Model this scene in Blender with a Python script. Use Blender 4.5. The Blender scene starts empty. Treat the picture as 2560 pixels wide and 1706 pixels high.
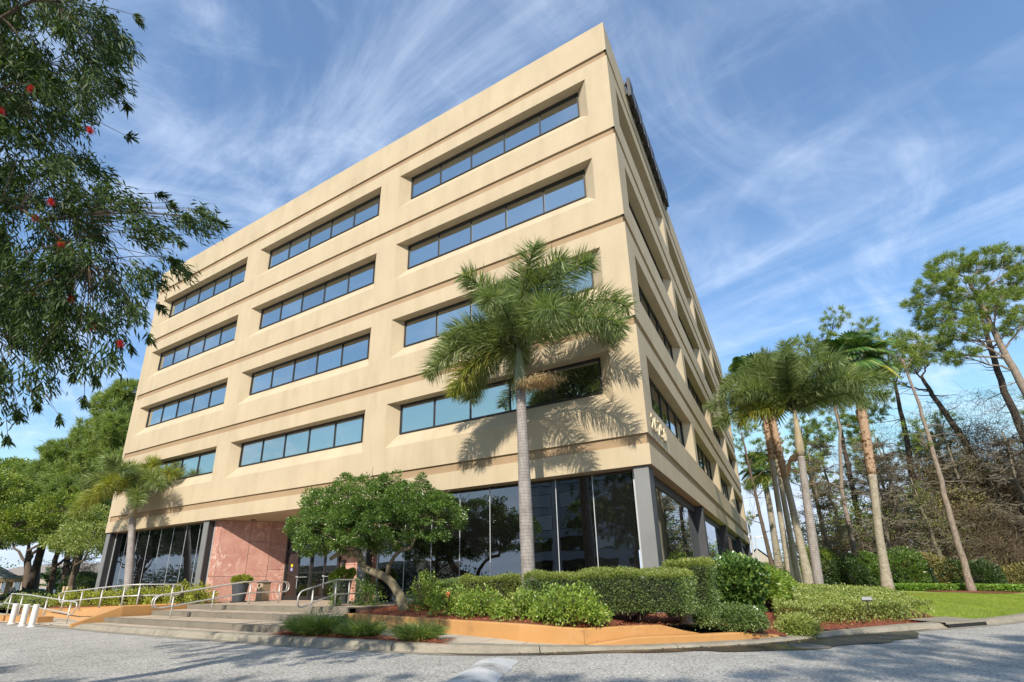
import bpy, math, random
import numpy as np
from mathutils import Vector, Matrix, Euler
R = math.radians
random.seed(7)
rng = np.random.default_rng(7)
sc = bpy.context.scene
COL = sc.collection

# ------------------------------------------------------------------ camera
cam_d = bpy.data.cameras.new('camera')
cam = bpy.data.objects.new('camera', cam_d); COL.objects.link(cam)
cam_d.sensor_width = 36.0
cam_d.lens = 36.0 * 1232.27 / 2560.0
cam_d.shift_x = (1280 - 1240.9) / 2560.0
cam_d.shift_y = (1075.3 - 853.0) / 2560.0
cam_d.clip_start = 0.05; cam_d.clip_end = 4000
_a, _b, _c = 0.306199, -0.0130007, 0.521785
_f = Vector((-math.sin(_c)*math.cos(_a), math.cos(_c)*math.cos(_a), math.sin(_a)))
_r = Vector((math.cos(_c), math.sin(_c), 0)); _u = _r.cross(_f)
_r2 = _r*math.cos(_b) + _u*math.sin(_b); _u2 = -_r*math.sin(_b) + _u*math.cos(_b)
M = Matrix((( _r2.x, _u2.x, -_f.x), (_r2.y, _u2.y, -_f.y), (_r2.z, _u2.z, -_f.z))).to_4x4()
M.translation = Vector((3.11286, -14.5455, -3.23463))
cam.matrix_world = M
sc.camera = cam

# ------------------------------------------------------------------ world, sun, exposure
SUN_DIR = Vector((0.21, -1.0, 0.745)).normalized()      # towards the sun
elev = math.asin(SUN_DIR.z); azim = math.atan2(SUN_DIR.x, SUN_DIR.y)
world = bpy.data.worlds.new('World'); sc.world = world; world.use_nodes = True
nt = world.node_tree; nt.nodes.clear()
def N(t, typ, **kw):
    n = t.nodes.new(typ)
    for k, v in kw.items(): setattr(n, k, v)
    return n
out = N(nt, 'ShaderNodeOutputWorld'); bg = N(nt, 'ShaderNodeBackground'); bg.inputs[1].default_value = 0.15
sky = N(nt, 'ShaderNodeTexSky'); sky.sky_type = 'NISHITA'; sky.sun_disc = False
sky.sun_elevation = elev; sky.sun_rotation = azim
sky.altitude = 10; sky.air_density = 1.0; sky.dust_density = 0.25; sky.ozone_density = 3.0
tc = N(nt, 'ShaderNodeTexCoord'); sep = N(nt, 'ShaderNodeSeparateXYZ'); nt.links.new(tc.outputs['Generated'], sep.inputs[0])
def mth(t, op, a, b=None, c=None):
    n = N(t, 'ShaderNodeMath', operation=op)
    for i, v in enumerate((a, b, c)):
        if v is None: continue
        if isinstance(v, (int, float)): n.inputs[i].default_value = v
        else: t.links.new(v, n.inputs[i])
    return n.outputs[0]
zc = mth(nt, 'MAXIMUM', sep.outputs[2], 0.0)
zz = mth(nt, 'ADD', zc, 0.16)
px = mth(nt, 'DIVIDE', sep.outputs[0], zz); py = mth(nt, 'DIVIDE', sep.outputs[1], zz)
cmb = N(nt, 'ShaderNodeCombineXYZ'); nt.links.new(px, cmb.inputs[0]); nt.links.new(py, cmb.inputs[1])
def cloud(rot, scl, nscale, detail, dist, lo, hi, loc=(0, 0, 0)):
    vr = N(nt, 'ShaderNodeVectorRotate', rotation_type='Z_AXIS'); vr.inputs['Angle'].default_value = R(-rot); nt.links.new(cmb.outputs[0], vr.inputs['Vector'])
    mp = N(nt, 'ShaderNodeMapping'); mp.inputs['Scale'].default_value = scl; mp.inputs['Location'].default_value = loc
    nt.links.new(vr.outputs[0], mp.inputs[0])
    no = N(nt, 'ShaderNodeTexNoise'); no.inputs['Scale'].default_value = nscale; no.inputs['Detail'].default_value = detail
    no.inputs['Roughness'].default_value = 0.62; no.inputs['Distortion'].default_value = dist
    nt.links.new(mp.outputs[0], no.inputs['Vector'])
    mr = N(nt, 'ShaderNodeMapRange'); mr.interpolation_type = 'SMOOTHSTEP'; mr.inputs[1].default_value = lo; mr.inputs[2].default_value = hi
    nt.links.new(no.outputs['Fac'], mr.inputs[0]); return mr.outputs[0]
c1 = cloud(168, (0.5, 1.35, 1), 1.6, 14, 1.5, 0.42, 0.76)
c2 = cloud(66, (0.8, 1.7, 1), 1.9, 14, 1.6, 0.43, 0.80, (3, 1, 0))
c3 = cloud(20, (0.6, 0.6, 1), 1.1, 6, 0.8, 0.33, 0.62, (7, 2, 0))
cc = mth(nt, 'MULTIPLY', mth(nt, 'ADD', mth(nt, 'MULTIPLY', c1, 0.62), mth(nt, 'MULTIPLY', c2, 0.5)), mth(nt, 'ADD', mth(nt, 'MULTIPLY', c3, 0.75), 0.25))
cc = mth(nt, 'MINIMUM', mth(nt, 'ADD', mth(nt, 'MULTIPLY', cc, 0.72), 0.06), 0.8)
hs = N(nt, 'ShaderNodeHueSaturation'); hs.inputs['Saturation'].default_value = 1.08; hs.inputs['Value'].default_value = 1.08
nt.links.new(sky.outputs[0], hs.inputs['Color'])
dk = N(nt, 'ShaderNodeMixRGB', blend_type='DARKEN'); dk.inputs[0].default_value = 1.0; dk.inputs[2].default_value = (3.35, 4.0, 4.95, 1); ti = N(nt, 'ShaderNodeMixRGB', blend_type='MULTIPLY'); ti.inputs[0].default_value = 1.0; ti.inputs[2].default_value = (0.92, 1.01, 1.01, 1); nt.links.new(hs.outputs[0], ti.inputs[1]); nt.links.new(ti.outputs[0], dk.inputs[1])
mx = N(nt, 'ShaderNodeMixRGB'); mx.inputs[2].default_value = (4.7, 5.3, 6.3, 1)
nt.links.new(cc, mx.inputs[0]); nt.links.new(dk.outputs[0], mx.inputs[1]); nt.links.new(mx.outputs[0], bg.inputs[0])
nt.links.new(bg.outputs[0], out.inputs[0])

sun_l = bpy.data.lights.new('sun', 'SUN'); sun_l.energy = 4.0; sun_l.angle = R(0.53); sun_l.color = (1.0, 0.93, 0.82)
sun = bpy.data.objects.new('sun', sun_l); COL.objects.link(sun)
sun.rotation_euler = SUN_DIR.to_track_quat('Z', 'Y').to_euler(); sun.location = (20, -60, 60)
sc.view_settings.view_transform = 'Standard'; sc.view_settings.look = 'None'
sc.view_settings.gamma = 1.0; sc.view_settings.exposure = 0.55; sc.view_settings.use_curve_mapping = False
sc.render.engine = 'CYCLES'
sc.cycles.max_bounces = 8; sc.cycles.transparent_max_bounces = 8

# ------------------------------------------------------------------ materials
def mat(name):
    m = bpy.data.materials.new(name); m.use_nodes = True; t = m.node_tree; t.nodes.clear()
    o = N(t, 'ShaderNodeOutputMaterial'); p = N(t, 'ShaderNodeBsdfPrincipled'); t.links.new(p.outputs[0], o.inputs[0])
    return m, t, p, o
def ramp(t, fac, stops):
    r = N(t, 'ShaderNodeValToRGB'); e = r.color_ramp.elements
    while len(e) < len(stops): e.new(0.5)
    for i, (p, c) in enumerate(stops): e[i].position = p; e[i].color = (*c, 1)
    t.links.new(fac, r.inputs[0]); return r.outputs[0]
def noise(t, scale, detail=5, rough=0.55, vec=None, dist=0, scl=None):
    n = N(t, 'ShaderNodeTexNoise'); n.inputs['Scale'].default_value = scale; n.inputs['Detail'].default_value = detail
    n.inputs['Roughness'].default_value = rough; n.inputs['Distortion'].default_value = dist
    g = N(t, 'ShaderNodeNewGeometry'); src = g.outputs['Position']
    if scl:
        mp = N(t, 'ShaderNodeMapping'); mp.inputs['Scale'].default_value = scl; t.links.new(src, mp.inputs[0]); src = mp.outputs[0]
    t.links.new(src, n.inputs['Vector']); return n.outputs['Fac']
def bump(t, p, h, strength, dist=0.01):
    b = N(t, 'ShaderNodeBump'); b.inputs['Strength'].default_value = strength; b.inputs['Distance'].default_value = dist
    t.links.new(h, b.inputs['Height']); t.links.new(b.outputs[0], p.inputs['Normal'])
def mixc(t, fac, a, b, typ='MIX'):
    m = N(t, 'ShaderNodeMixRGB', blend_type=typ)
    for i, v in ((0, fac), (1, a), (2, b)):
        if isinstance(v, (int, float)): m.inputs[i].default_value = v
        elif isinstance(v, tuple): m.inputs[i].default_value = (*v, 1)
        else: t.links.new(v, m.inputs[i])
    return m.outputs[0]
def simple(name, col, rough=0.6, metal=0.0, var=0.12, nscale=6.0, bs=0.1, bd=0.004, spec=0.5, bscale=None):
    m, t, p, o = mat(name)
    f = noise(t, nscale, 6)
    c = ramp(t, f, [(0.3, tuple(x*(1-var) for x in col)), (0.7, tuple(min(1, x*(1+var)) for x in col))])
    t.links.new(c, p.inputs['Base Color']); p.inputs['Roughness'].default_value = rough; p.inputs['Metallic'].default_value = metal
    p.inputs['Specular IOR Level'].default_value = spec
    if bs: bump(t, p, noise(t, bscale or nscale*8, 4), bs, bd)
    return m
def stucco(name, c, dirt=0.25):
    m, t, p, o = mat(name)
    a = noise(t, 0.55, 6, 0.6); b = noise(t, 1.4, 6, 0.6, scl=(1, 1, 0.22)); g = noise(t, 9, 5)
    col = ramp(t, a, [(0.3, tuple(x*0.93 for x in c)), (0.7, tuple(x*1.04 for x in c))])
    st = ramp(t, b, [(0.45, (1, 1, 1)), (0.75, (1-dirt*0.5, 1-dirt*0.55, 1-dirt*0.62))])
    col = mixc(t, 1.0, col, st, 'MULTIPLY')
    col = mixc(t, 0.10, col, ramp(t, g, [(0.35, (0.8, 0.8, 0.8)), (0.65, (1, 1, 1))]), 'MULTIPLY')
    sp = noise(t, 2.3, 10, 0.75)
    col = mixc(t, 1.0, col, ramp(t, sp, [(0.68, (1, 1, 1)), (0.78, (0.72, 0.66, 0.6))]), 'MULTIPLY')
    t.links.new(col, p.inputs['Base Color']); p.inputs['Roughness'].default_value = 0.9; p.inputs['Specular IOR Level'].default_value = 0.15
    bump(t, p, noise(t, 55, 4, 0.6), 0.25, 0.006)
    return m
M_ST = stucco('cream_stucco', (0.50, 0.405, 0.272), 0.24)
M_BAND = stucco('tan_stucco', (0.36, 0.25, 0.15), 0.15)
M_SIGNLET = simple('cream_letter_paint', (0.62, 0.52, 0.34), 0.6)
M_FRAME = simple('dark_bronze_metal', (0.035, 0.033, 0.032), 0.45, 0.3, 0.1, 4, 0)
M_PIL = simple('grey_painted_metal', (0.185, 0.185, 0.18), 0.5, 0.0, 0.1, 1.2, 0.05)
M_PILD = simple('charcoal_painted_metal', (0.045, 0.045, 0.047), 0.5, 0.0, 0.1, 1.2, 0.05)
M_JOINT = simple('silver_joint', (0.55, 0.56, 0.57), 0.4, 0.3, 0.05, 4, 0)
M_ROOF = simple('roof_membrane', (0.35, 0.34, 0.32), 0.9)
def glassmat(name, dark, refl, base, edge, wav=0.012, fr=0.25):
    m, t, p, o = mat(name); t.nodes.remove(p)
    d = N(t, 'ShaderNodeBsdfDiffuse'); d.inputs[0].default_value = (*dark, 1)
    g = N(t, 'ShaderNodeBsdfGlossy'); g.inputs[0].default_value = (*refl, 1); g.inputs['Roughness'].default_value = 0.008
    lw = N(t, 'ShaderNodeLayerWeight'); lw.inputs[0].default_value = fr
    mr = N(t, 'ShaderNodeMapRange'); mr.inputs[3].default_value = base; mr.inputs[4].default_value = edge
    t.links.new(lw.outputs['Fresnel'], mr.inputs[0])
    oi = N(t, 'ShaderNodeObjectInfo')
    t.links.new(mixc(t, oi.outputs['Random'], tuple(x*0.3 for x in dark), tuple(x*1.6 for x in dark)), d.inputs[0])
    t.links.new(mth(t, 'ADD', base-0.05, mth(t, 'MULTIPLY', oi.outputs['Random'], 0.09)), mr.inputs[3])
    b = N(t, 'ShaderNodeBump'); b.inputs['Strength'].default_value = 0.35; b.inputs['Distance'].default_value = wav
    t.links.new(noise(t, 0.9, 2, 0.4), b.inputs['Height']); t.links.new(b.outputs[0], g.inputs['Normal'])
    ms = N(t, 'ShaderNodeMixShader'); t.links.new(mr.outputs[0], ms.inputs[0]); t.links.new(d.outputs[0], ms.inputs[1]); t.links.new(g.outputs[0], ms.inputs[2])
    t.links.new(ms.outputs[0], o.inputs[0]); return m
M_GLU = glassmat('blue_coated_glass', (0.03, 0.045, 0.045), (0.80, 0.82, 0.78), 0.64, 1.0)
M_GLD = glassmat('dark_tinted_glass', (0.006, 0.006, 0.006), (0.82, 0.90, 0.96), 0.20, 0.95, 0.010)
M_GLS = glassmat('side_mirror_glass', (0.01, 0.012, 0.012), (0.9, 0.95, 1.0), 0.35, 1.0, 0.006)
M_CARG = glassmat('car_glass', (0.01, 0.012, 0.014), (0.8, 0.9, 1.0), 0.15, 1.0, 0.0)
# pink marble
M_MAR, t, p, o = mat('pink_marble')
a = noise(t, 0.9, 8, 0.65); v = noise(t, 1.1, 7, 0.6, dist=1.6)
vein = mth(t, 'ABSOLUTE', mth(t, 'SUBTRACT', v, 0.5))
v2 = noise(t, 2.0, 6, 0.6, dist=2.2); vein2 = mth(t, 'ABSOLUTE', mth(t, 'SUBTRACT', v2, 0.52))
msk = noise(t, 0.7, 3)
c = ramp(t, a, [(0.3, (0.36, 0.165, 0.125)), (0.55, (0.45, 0.235, 0.18)), (0.75, (0.52, 0.31, 0.245))])
vf = mth(t, 'MULTIPLY', ramp(t, vein, [(0.0, (1, 1, 1)), (0.022, (0, 0, 0))]), ramp(t, msk, [(0.42, (0, 0, 0)), (0.6, (1, 1, 1))]))
vf2 = mth(t, 'MULTIPLY', ramp(t, vein2, [(0.0, (0.9, 0.9, 0.9)), (0.016, (0, 0, 0))]), ramp(t, msk, [(0.35, (1, 1, 1)), (0.55, (0, 0, 0))]))
c = mixc(t, vf, c, (0.72, 0.56, 0.46)); c = mixc(t, vf2, c, (0.66, 0.46, 0.36))
oi = N(t, 'ShaderNodeObjectInfo'); c = mixc(t, 1.0, c, mixc(t, oi.outputs['Random'], (0.86, 0.84, 0.84), (1.12, 1.1, 1.1)), 'MULTIPLY')
t.links.new(c, p.inputs['Base Color']); p.inputs['Roughness'].default_value = 0.28
# concrete family
def concrete(name, c, stain=0.45, nscale=1.2, aggr=60, dark=(0.12, 0.11, 0.09)):
    m, t, p, o = mat(name)
    a = noise(t, nscale, 8, 0.65); g = noise(t, aggr, 3, 0.6)
    col = ramp(t, a, [(0.28, tuple(x*0.72 for x in c)), (0.5, c), (0.72, tuple(min(1, x*1.15) for x in c))])
    s = noise(t, nscale*2.7, 9, 0.72, scl=(1, 1, 2.5))
    sf = ramp(t, s, [(0.5, (0, 0, 0)), (0.78, (stain, stain, stain))])
    col = mixc(t, sf, col, dark)
    col = mixc(t, 0.35, col, ramp(t, g, [(0.3, (0.62, 0.62, 0.62)), (0.6, (1.15, 1.15, 1.15))]), 'MULTIPLY')
    t.links.new(col, p.inputs['Base Color']); p.inputs['Roughness'].default_value = 0.88; p.inputs['Specular IOR Level'].default_value = 0.2
    bump(t, p, g, 0.3, 0.004); return m
M_CON = concrete('riser_concrete', (0.20, 0.175, 0.135), 0.55)
M_KERB = concrete('kerb_concrete', (0.29, 0.255, 0.195), 0.75, 1.6, 45)
M_TILE = concrete('beige_paving', (0.46, 0.37, 0.27), 0.10, 1.0, 90, (0.3, 0.22, 0.14))
M_GROUT = simple('dark_grout', (0.16, 0.12, 0.085), 0.9)
M_WALK = concrete('sidewalk_paving', (0.48, 0.41, 0.31), 0.12, 0.8, 90, (0.3, 0.22, 0.14))
def orangem():
    m, t, p, o = mat('orange_painted_render')
    a = noise(t, 0.9, 6, 0.6); b = noise(t, 4, 8, 0.7, scl=(1, 1, 0.5))
    col = ramp(t, a, [(0.3, (0.44, 0.22, 0.070)), (0.7, (0.50, 0.265, 0.092))])
    col = mixc(t, ramp(t, b, [(0.6, (0, 0, 0)), (0.85, (0.6, 0.6, 0.6))]), col, (0.52, 0.34, 0.17))
    ch = noise(t, 5.5, 6, 0.6); col = mixc(t, ramp(t, ch, [(0.70, (0, 0, 0)), (0.72, (0.7, 0.7, 0.7))]), col, (0.55, 0.46, 0.34))
    dz = noise(t, 2.2, 10, 0.75); col = mixc(t, ramp(t, dz, [(0.56, (0, 0, 0)), (0.72, (0.55, 0.55, 0.55))]), col, (0.22, 0.12, 0.06))
    t.links.new(col, p.inputs['Base Color']); p.inputs['Roughness'].default_value = 0.7; bump(t, p, noise(t, 30, 5), 0.25, 0.006); return m
M_ORG = orangem()
# asphalt (old, light, exposed aggregate)
M_ASP, t, p, o = mat('old_asphalt')
a = noise(t, 0.35, 7, 0.6); g = noise(t, 24, 8, 0.78); g2 = noise(t, 90, 3, 0.6); s = noise(t, 2.2, 8, 0.7)
col = ramp(t, a, [(0.3, (0.38, 0.36, 0.32)), (0.7, (0.49, 0.465, 0.42))])
col = mixc(t, 1.0, col, ramp(t, g, [(0.36, (0.25, 0.25, 0.25)), (0.5, (0.92, 0.92, 0.92)), (0.64, (1.65, 1.65, 1.6))]), 'MULTIPLY')
col = mixc(t, 0.7, col, ramp(t, g2, [(0.36, (0.55, 0.55, 0.55)), (0.6, (1.25, 1.25, 1.25))]), 'MULTIPLY')
col = mixc(t, 0.5, col, ramp(t, s, [(0.35, (0.7, 0.7, 0.7)), (0.6, (1, 1, 1))]), 'MULTIPLY')
crk = noise(t, 0.42, 7, 0.62, dist=0.5); crk = mth(t, 'ABSOLUTE', mth(t, 'SUBTRACT', crk, 0.53))
col = mixc(t, ramp(t, crk, [(0.0, (0.75, 0.75, 0.75)), (0.0035, (0, 0, 0))]), col, (0.06, 0.055, 0.05))
oil = noise(t, 1.1, 9, 0.8, scl=(0.5, 1.6, 1)); col = mixc(t, ramp(t, oil, [(0.60, (0, 0, 0)), (0.72, (0.5, 0.5, 0.5))]), col, (0.13, 0.12, 0.11))
sp2 = noise(t, 7.5, 3, 0.5); col = mixc(t, ramp(t, sp2, [(0.70, (0, 0, 0)), (0.74, (0.45, 0.45, 0.45))]), col, (0.12, 0.11, 0.10))
t.links.new(col, p.inputs['Base Color']); p.inputs['Roughness'].default_value = 0.85; p.inputs['Specular IOR Level'].default_value = 0.3
bump(t, p, g, 0.6, 0.01)
M_WET, t, p, o = mat('wet_asphalt')
g = noise(t, 60, 6, 0.7); a = noise(t, 1.3, 5)
t.links.new(ramp(t, g, [(0.35, (0.018, 0.015, 0.012)), (0.65, (0.075, 0.062, 0.045))]), p.inputs['Base Color'])
t.links.new(ramp(t, a, [(0.4, (0.25, 0.25, 0.25)), (0.65, (0.6, 0.6, 0.6))]), p.inputs['Roughness']); bump(t, p, g, 0.3, 0.005)
M_WHITEPAINT, t, p, o = mat('worn_white_paint')
g = noise(t, 60, 6, 0.7); a = noise(t, 1.7, 8, 0.65)
col = ramp(t, a, [(0.36, (0.24, 0.23, 0.22)), (0.5, (0.52, 0.52, 0.50)), (0.75, (0.66, 0.66, 0.64))])
col = mixc(t, 0.6, col, ramp(t, g, [(0.32, (0.45, 0.45, 0.45)), (0.55, (1.1, 1.1, 1.1))]), 'MULTIPLY')
t.links.new(col, p.inputs['Base Color']); p.inputs['Roughness'].default_value = 0.8; bump(t, p, g, 0.5, 0.008)
M_MULCH, t, p, o = mat('red_mulch')
g = noise(t, 28, 8, 0.75); a = noise(t, 1.5, 5)
col = ramp(t, g, [(0.32, (0.045, 0.014, 0.008)), (0.5, (0.26, 0.07, 0.032)), (0.7, (0.46, 0.15, 0.07))])
t.links.new(mixc(t, 0.5, col, ramp(t, a, [(0.3, (0.6, 0.55, 0.5)), (0.7, (1.1, 1.05, 1.0))]), 'MULTIPLY'), p.inputs['Base Color']); p.inputs['Roughness'].default_value = 0.95
bump(t, p, g, 1.0, 0.04)
M_CHIP, t, p, o = mat('mulch_chip')
gi = N(t, 'ShaderNodeNewGeometry')
t.links.new(ramp(t, gi.outputs['Random Per Island'], [(0.0, (0.10, 0.03, 0.016)), (0.5, (0.40, 0.105, 0.045)), (0.9, (0.50, 0.19, 0.09)), (1.0, (0.55, 0.38, 0.22))]), p.inputs['Base Color']); p.inputs['Roughness'].default_value = 0.9
M_GRASS, t, p, o = mat('lawn_grass')
a = noise(t, 0.35, 6, 0.6); g = noise(t, 26, 7, 0.75)
col = ramp(t, a, [(0.3, (0.17, 0.25, 0.03)), (0.7, (0.28, 0.34, 0.055))])
col = mixc(t, ramp(t, noise(t, 0.9, 8, 0.7), [(0.5, (0, 0, 0)), (0.72, (0.7, 0.7, 0.7))]), col, (0.33, 0.31, 0.10))
t.links.new(mixc(t, 0.8, col, ramp(t, g, [(0.3, (0.5, 0.5, 0.4)), (0.62, (1.3, 1.3, 1.2))]), 'MULTIPLY'), p.inputs['Base Color']); p.inputs['Roughness'].default_value = 0.9
bump(t, p, g, 0.8, 0.05)
M_DGRASS = simple('shaded_groundcover', (0.05, 0.075, 0.022), 0.9, 0, 0.4, 3, 0.6, 0.04, 0.2, 20)
def leafm(name, c1, c2, c3=None, trans=0.35, rough=0.45, spec=0.5, clump=1.2):
    m, t, p, o = mat(name)
    gi = N(t, 'ShaderNodeNewGeometry')
    st = [(0.0, c1), (0.75, c2), (1.0, c3 or c2)]
    c = ramp(t, gi.outputs['Random Per Island'], st)
    c = mixc(t, 0.6, c, ramp(t, noise(t, clump, 3), [(0.35, (0.72, 0.78, 0.75)), (0.65, (1.18, 1.12, 1.0))]), 'MULTIPLY')
    t.links.new(c, p.inputs['Base Color']); p.inputs['Roughness'].default_value = rough; p.inputs['Specular IOR Level'].default_value = spec
    tr = N(t, 'ShaderNodeBsdfTranslucent')
    t.links.new(mixc(t, 1.0, c, (1.5, 1.5, 0.6), 'MULTIPLY'), tr.inputs[0])
    ms = N(t, 'ShaderNodeMixShader'); ms.inputs[0].default_value = trans
    t.links.new(p.outputs[0], ms.inputs[1]); t.links.new(tr.outputs[0], ms.inputs[2]); t.links.new(ms.outputs[0], o.inputs[0])
    return m
L_BOTTLE = leafm('bottlebrush_leaf', (0.026, 0.050, 0.014), (0.060, 0.10, 0.024), (0.11, 0.16, 0.05), 0.28, 0.5, 0.25)
L_FOX = leafm('foxtail_leaf', (0.09, 0.14, 0.045), (0.22, 0.285, 0.11), (0.44, 0.48, 0.26), 0.32, 0.45, 0.35, 0.8)
L_FOXY = leafm('foxtail_leaf_yellowing', (0.16, 0.22, 0.04), (0.32, 0.34, 0.06), (0.50, 0.40, 0.10), 0.32, 0.4, 0.5, 1.5)
L_YAU = leafm('yaupon_leaf', (0.07, 0.14, 0.026), (0.13, 0.23, 0.045), (0.27, 0.34, 0.09), 0.3, 0.3, 0.7, 1.0)
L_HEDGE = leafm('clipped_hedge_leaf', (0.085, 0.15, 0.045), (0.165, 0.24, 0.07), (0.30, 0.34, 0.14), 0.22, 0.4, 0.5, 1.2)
L_HEDGET = leafm('pale_hedge_leaf', (0.15, 0.22, 0.045), (0.26, 0.30, 0.07), (0.38, 0.37, 0.12), 0.3, 0.4, 0.5, 1.2)
L_LIME = leafm('lime_shrub_leaf', (0.14, 0.24, 0.035), (0.26, 0.36, 0.06), (0.44, 0.48, 0.13), 0.35, 0.35, 0.5, 1.5)
L_BIG = leafm('viburnum_leaf', (0.055, 0.115, 0.026), (0.11, 0.20, 0.045), (0.28, 0.36, 0.08), 0.22, 0.25, 0.8, 1.2)
L_GC = leafm('groundcover_leaf', (0.16, 0.22, 0.045), (0.30, 0.36, 0.085), (0.46, 0.47, 0.20), 0.25, 0.4, 0.5, 0.9)
L_BRIGHT = leafm('bright_groundcover_leaf', (0.13, 0.24, 0.03), (0.20, 0.34, 0.045), (0.25, 0.38, 0.07), 0.3, 0.4, 0.5, 0.9)
L_LIR = leafm('liriope_blade', (0.11, 0.19, 0.04), (0.22, 0.31, 0.08), (0.50, 0.48, 0.22), 0.3, 0.35, 0.6, 2.5)
L_CROT = leafm('variegated_leaf', (0.16, 0.22, 0.03), (0.38, 0.40, 0.05), (0.58, 0.56, 0.14), 0.3, 0.4, 0.4, 2.0)
L_PINE = leafm('pine_needle', (0.11, 0.18, 0.035), (0.22, 0.30, 0.055), (0.36, 0.38, 0.09), 0.25, 0.5, 0.3, 0.35)
L_PINEL = leafm('soft_pine_needle', (0.14, 0.22, 0.06), (0.27, 0.35, 0.10), (0.42, 0.44, 0.17), 0.3, 0.5, 0.3, 0.35)
L_OAK = leafm('oak_leaf', (0.12, 0.19, 0.035), (0.25, 0.32, 0.055), (0.40, 0.42, 0.10), 0.3, 0.45, 0.4, 0.4)
L_DRY = leafm('dry_vine_leaf', (0.15, 0.12, 0.05), (0.28, 0.24, 0.09), (0.34, 0.36, 0.12), 0.2, 0.7, 0.2, 0.5)
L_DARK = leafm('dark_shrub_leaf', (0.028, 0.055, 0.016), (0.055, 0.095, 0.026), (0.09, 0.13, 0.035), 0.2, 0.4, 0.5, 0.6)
L_FAN = leafm('fan_palm_leaf', (0.05, 0.12, 0.028), (0.09, 0.19, 0.04), (0.25, 0.28, 0.09), 0.2, 0.3, 0.6, 0.6)
L_RED = leafm('red_stamen', (0.34, 0.015, 0.03), (0.52, 0.04, 0.06), (0.62, 0.14, 0.14), 0.3, 0.5)
L_FALL = leafm('fallen_leaf', (0.30, 0.18, 0.06), (0.55, 0.42, 0.10), (0.62, 0.52, 0.30), 0.1, 0.6)
L_STRAW = leafm('dry_inflorescence', (0.30, 0.19, 0.09), (0.46, 0.32, 0.16), (0.55, 0.42, 0.24), 0.1, 0.7)
L_ORB = leafm('orange_boot_fibre', (0.34, 0.20, 0.12), (0.48, 0.30, 0.18), (0.60, 0.45, 0.32), 0.05, 0.8)
def barkm(name, c1, c2, scl=(6, 6, 1.2), b=0.6, bd=0.02):
    m, t, p, o = mat(name)
    f = noise(t, 1.5, 8, 0.7, scl=scl)
    t.links.new(ramp(t, f, [(0.3, c1), (0.7, c2)]), p.inputs['Base Color']); p.inputs['Roughness'].default_value = 0.9; p.inputs['Specular IOR Level'].default_value = 0.15
    bump(t, p, f, b, bd); return m
B_BRN = barkm('brown_bark', (0.06, 0.045, 0.033), (0.19, 0.145, 0.105))
B_DRK = barkm('dark_bark', (0.028, 0.022, 0.018), (0.095, 0.075, 0.058))
B_PINE = barkm('pine_bark', (0.13, 0.10, 0.08), (0.36, 0.29, 0.23), (8, 8, 3))
B_YAU = barkm('yaupon_bark', (0.10, 0.085, 0.055), (0.30, 0.25, 0.16), (5, 5, 3), 0.5)
B_TWIG = barkm('grey_twig', (0.11, 0.095, 0.07), (0.25, 0.215, 0.16))
B_VINE = barkm('brown_vine', (0.07, 0.055, 0.038), (0.25, 0.19, 0.12))
B_WASH = barkm('fan_palm_bark', (0.20, 0.17, 0.13), (0.42, 0.37, 0.28), (4, 4, 6), 0.5)
B_WASHR = barkm('fibrous_boot_bark', (0.22, 0.12, 0.07), (0.52, 0.38, 0.26), (5, 5, 9), 0.8, 0.04)
# ringed royal-type trunk
B_RING, t, p, o = mat('ringed_palm_trunk')
g = N(t, 'ShaderNodeNewGeometry'); sp_ = N(t, 'ShaderNodeSeparateXYZ'); t.links.new(g.outputs['Position'], sp_.inputs[0])
nz = noise(t, 2.0, 4); hz = mth(t, 'ADD', mth(t, 'MULTIPLY', sp_.outputs[2], 11.0), mth(t, 'MULTIPLY', nz, 0.7))
fr = mth(t, 'FRACT', hz); ring = ramp(t, fr, [(0.0, (0.35, 0.33, 0.32)), (0.14, (0.95, 0.95, 0.95)), (0.9, (1, 1, 1)), (1.0, (0.6, 0.6, 0.6))])
base = ramp(t, noise(t, 3.0, 7, 0.65), [(0.3, (0.26, 0.225, 0.20)), (0.7, (0.40, 0.36, 0.33))])
vs = ramp(t, noise(t, 3, 5, 0.7, scl=(9, 9, 1.2)), [(0.35, (0.72, 0.70, 0.68)), (0.6, (1.05, 1.05, 1.05))])
t.links.new(mixc(t, 1.0, mixc(t, 1.0, base, ring, 'MULTIPLY'), vs, 'MULTIPLY'), p.inputs['Base Color']); p.inputs['Roughness'].default_value = 0.8; bump(t, p, fr, 0.35, 0.02)
B_SHAFT = barkm('green_crownshaft', (0.10, 0.14, 0.08), (0.28, 0.30, 0.19), (3, 3, 0.8), 0.1)
B_RACH = barkm('green_rachis', (0.06, 0.08, 0.03), (0.14, 0.16, 0.06), (3, 3, 0.8), 0.0)
B_SHAFTB = barkm('tan_crownshaft', (0.24, 0.19, 0.12), (0.42, 0.36, 0.24), (3, 3, 0.8), 0.1)
M_STEEL = simple('galvanised_rail', (0.56, 0.54, 0.49), 0.42, 0.35, 0.12, 9, 0.05)
M_BOLL = simple('white_bollard_paint', (0.74, 0.72, 0.67), 0.5, 0, 0.08, 7, 0.1)
M_POT = simple('slate_pot', (0.060, 0.068, 0.078), 0.55, 0, 0.15, 5, 0.1)
M_SAND, t, p, o = mat('pebble_aggregate')
t.links.new(ramp(t, noise(t, 70, 3, 0.7), [(0.35, (0.22, 0.15, 0.09)), (0.6, (0.55, 0.42, 0.27))]), p.inputs['Base Color']); p.inputs['Roughness'].default_value = 0.9
M_BLACK = simple('black_plastic', (0.02, 0.02, 0.022), 0.4, 0, 0.1, 5, 0)
M_SOIL = simple('soil', (0.05, 0.035, 0.025), 0.95, 0, 0.3, 20, 0.5)
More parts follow.
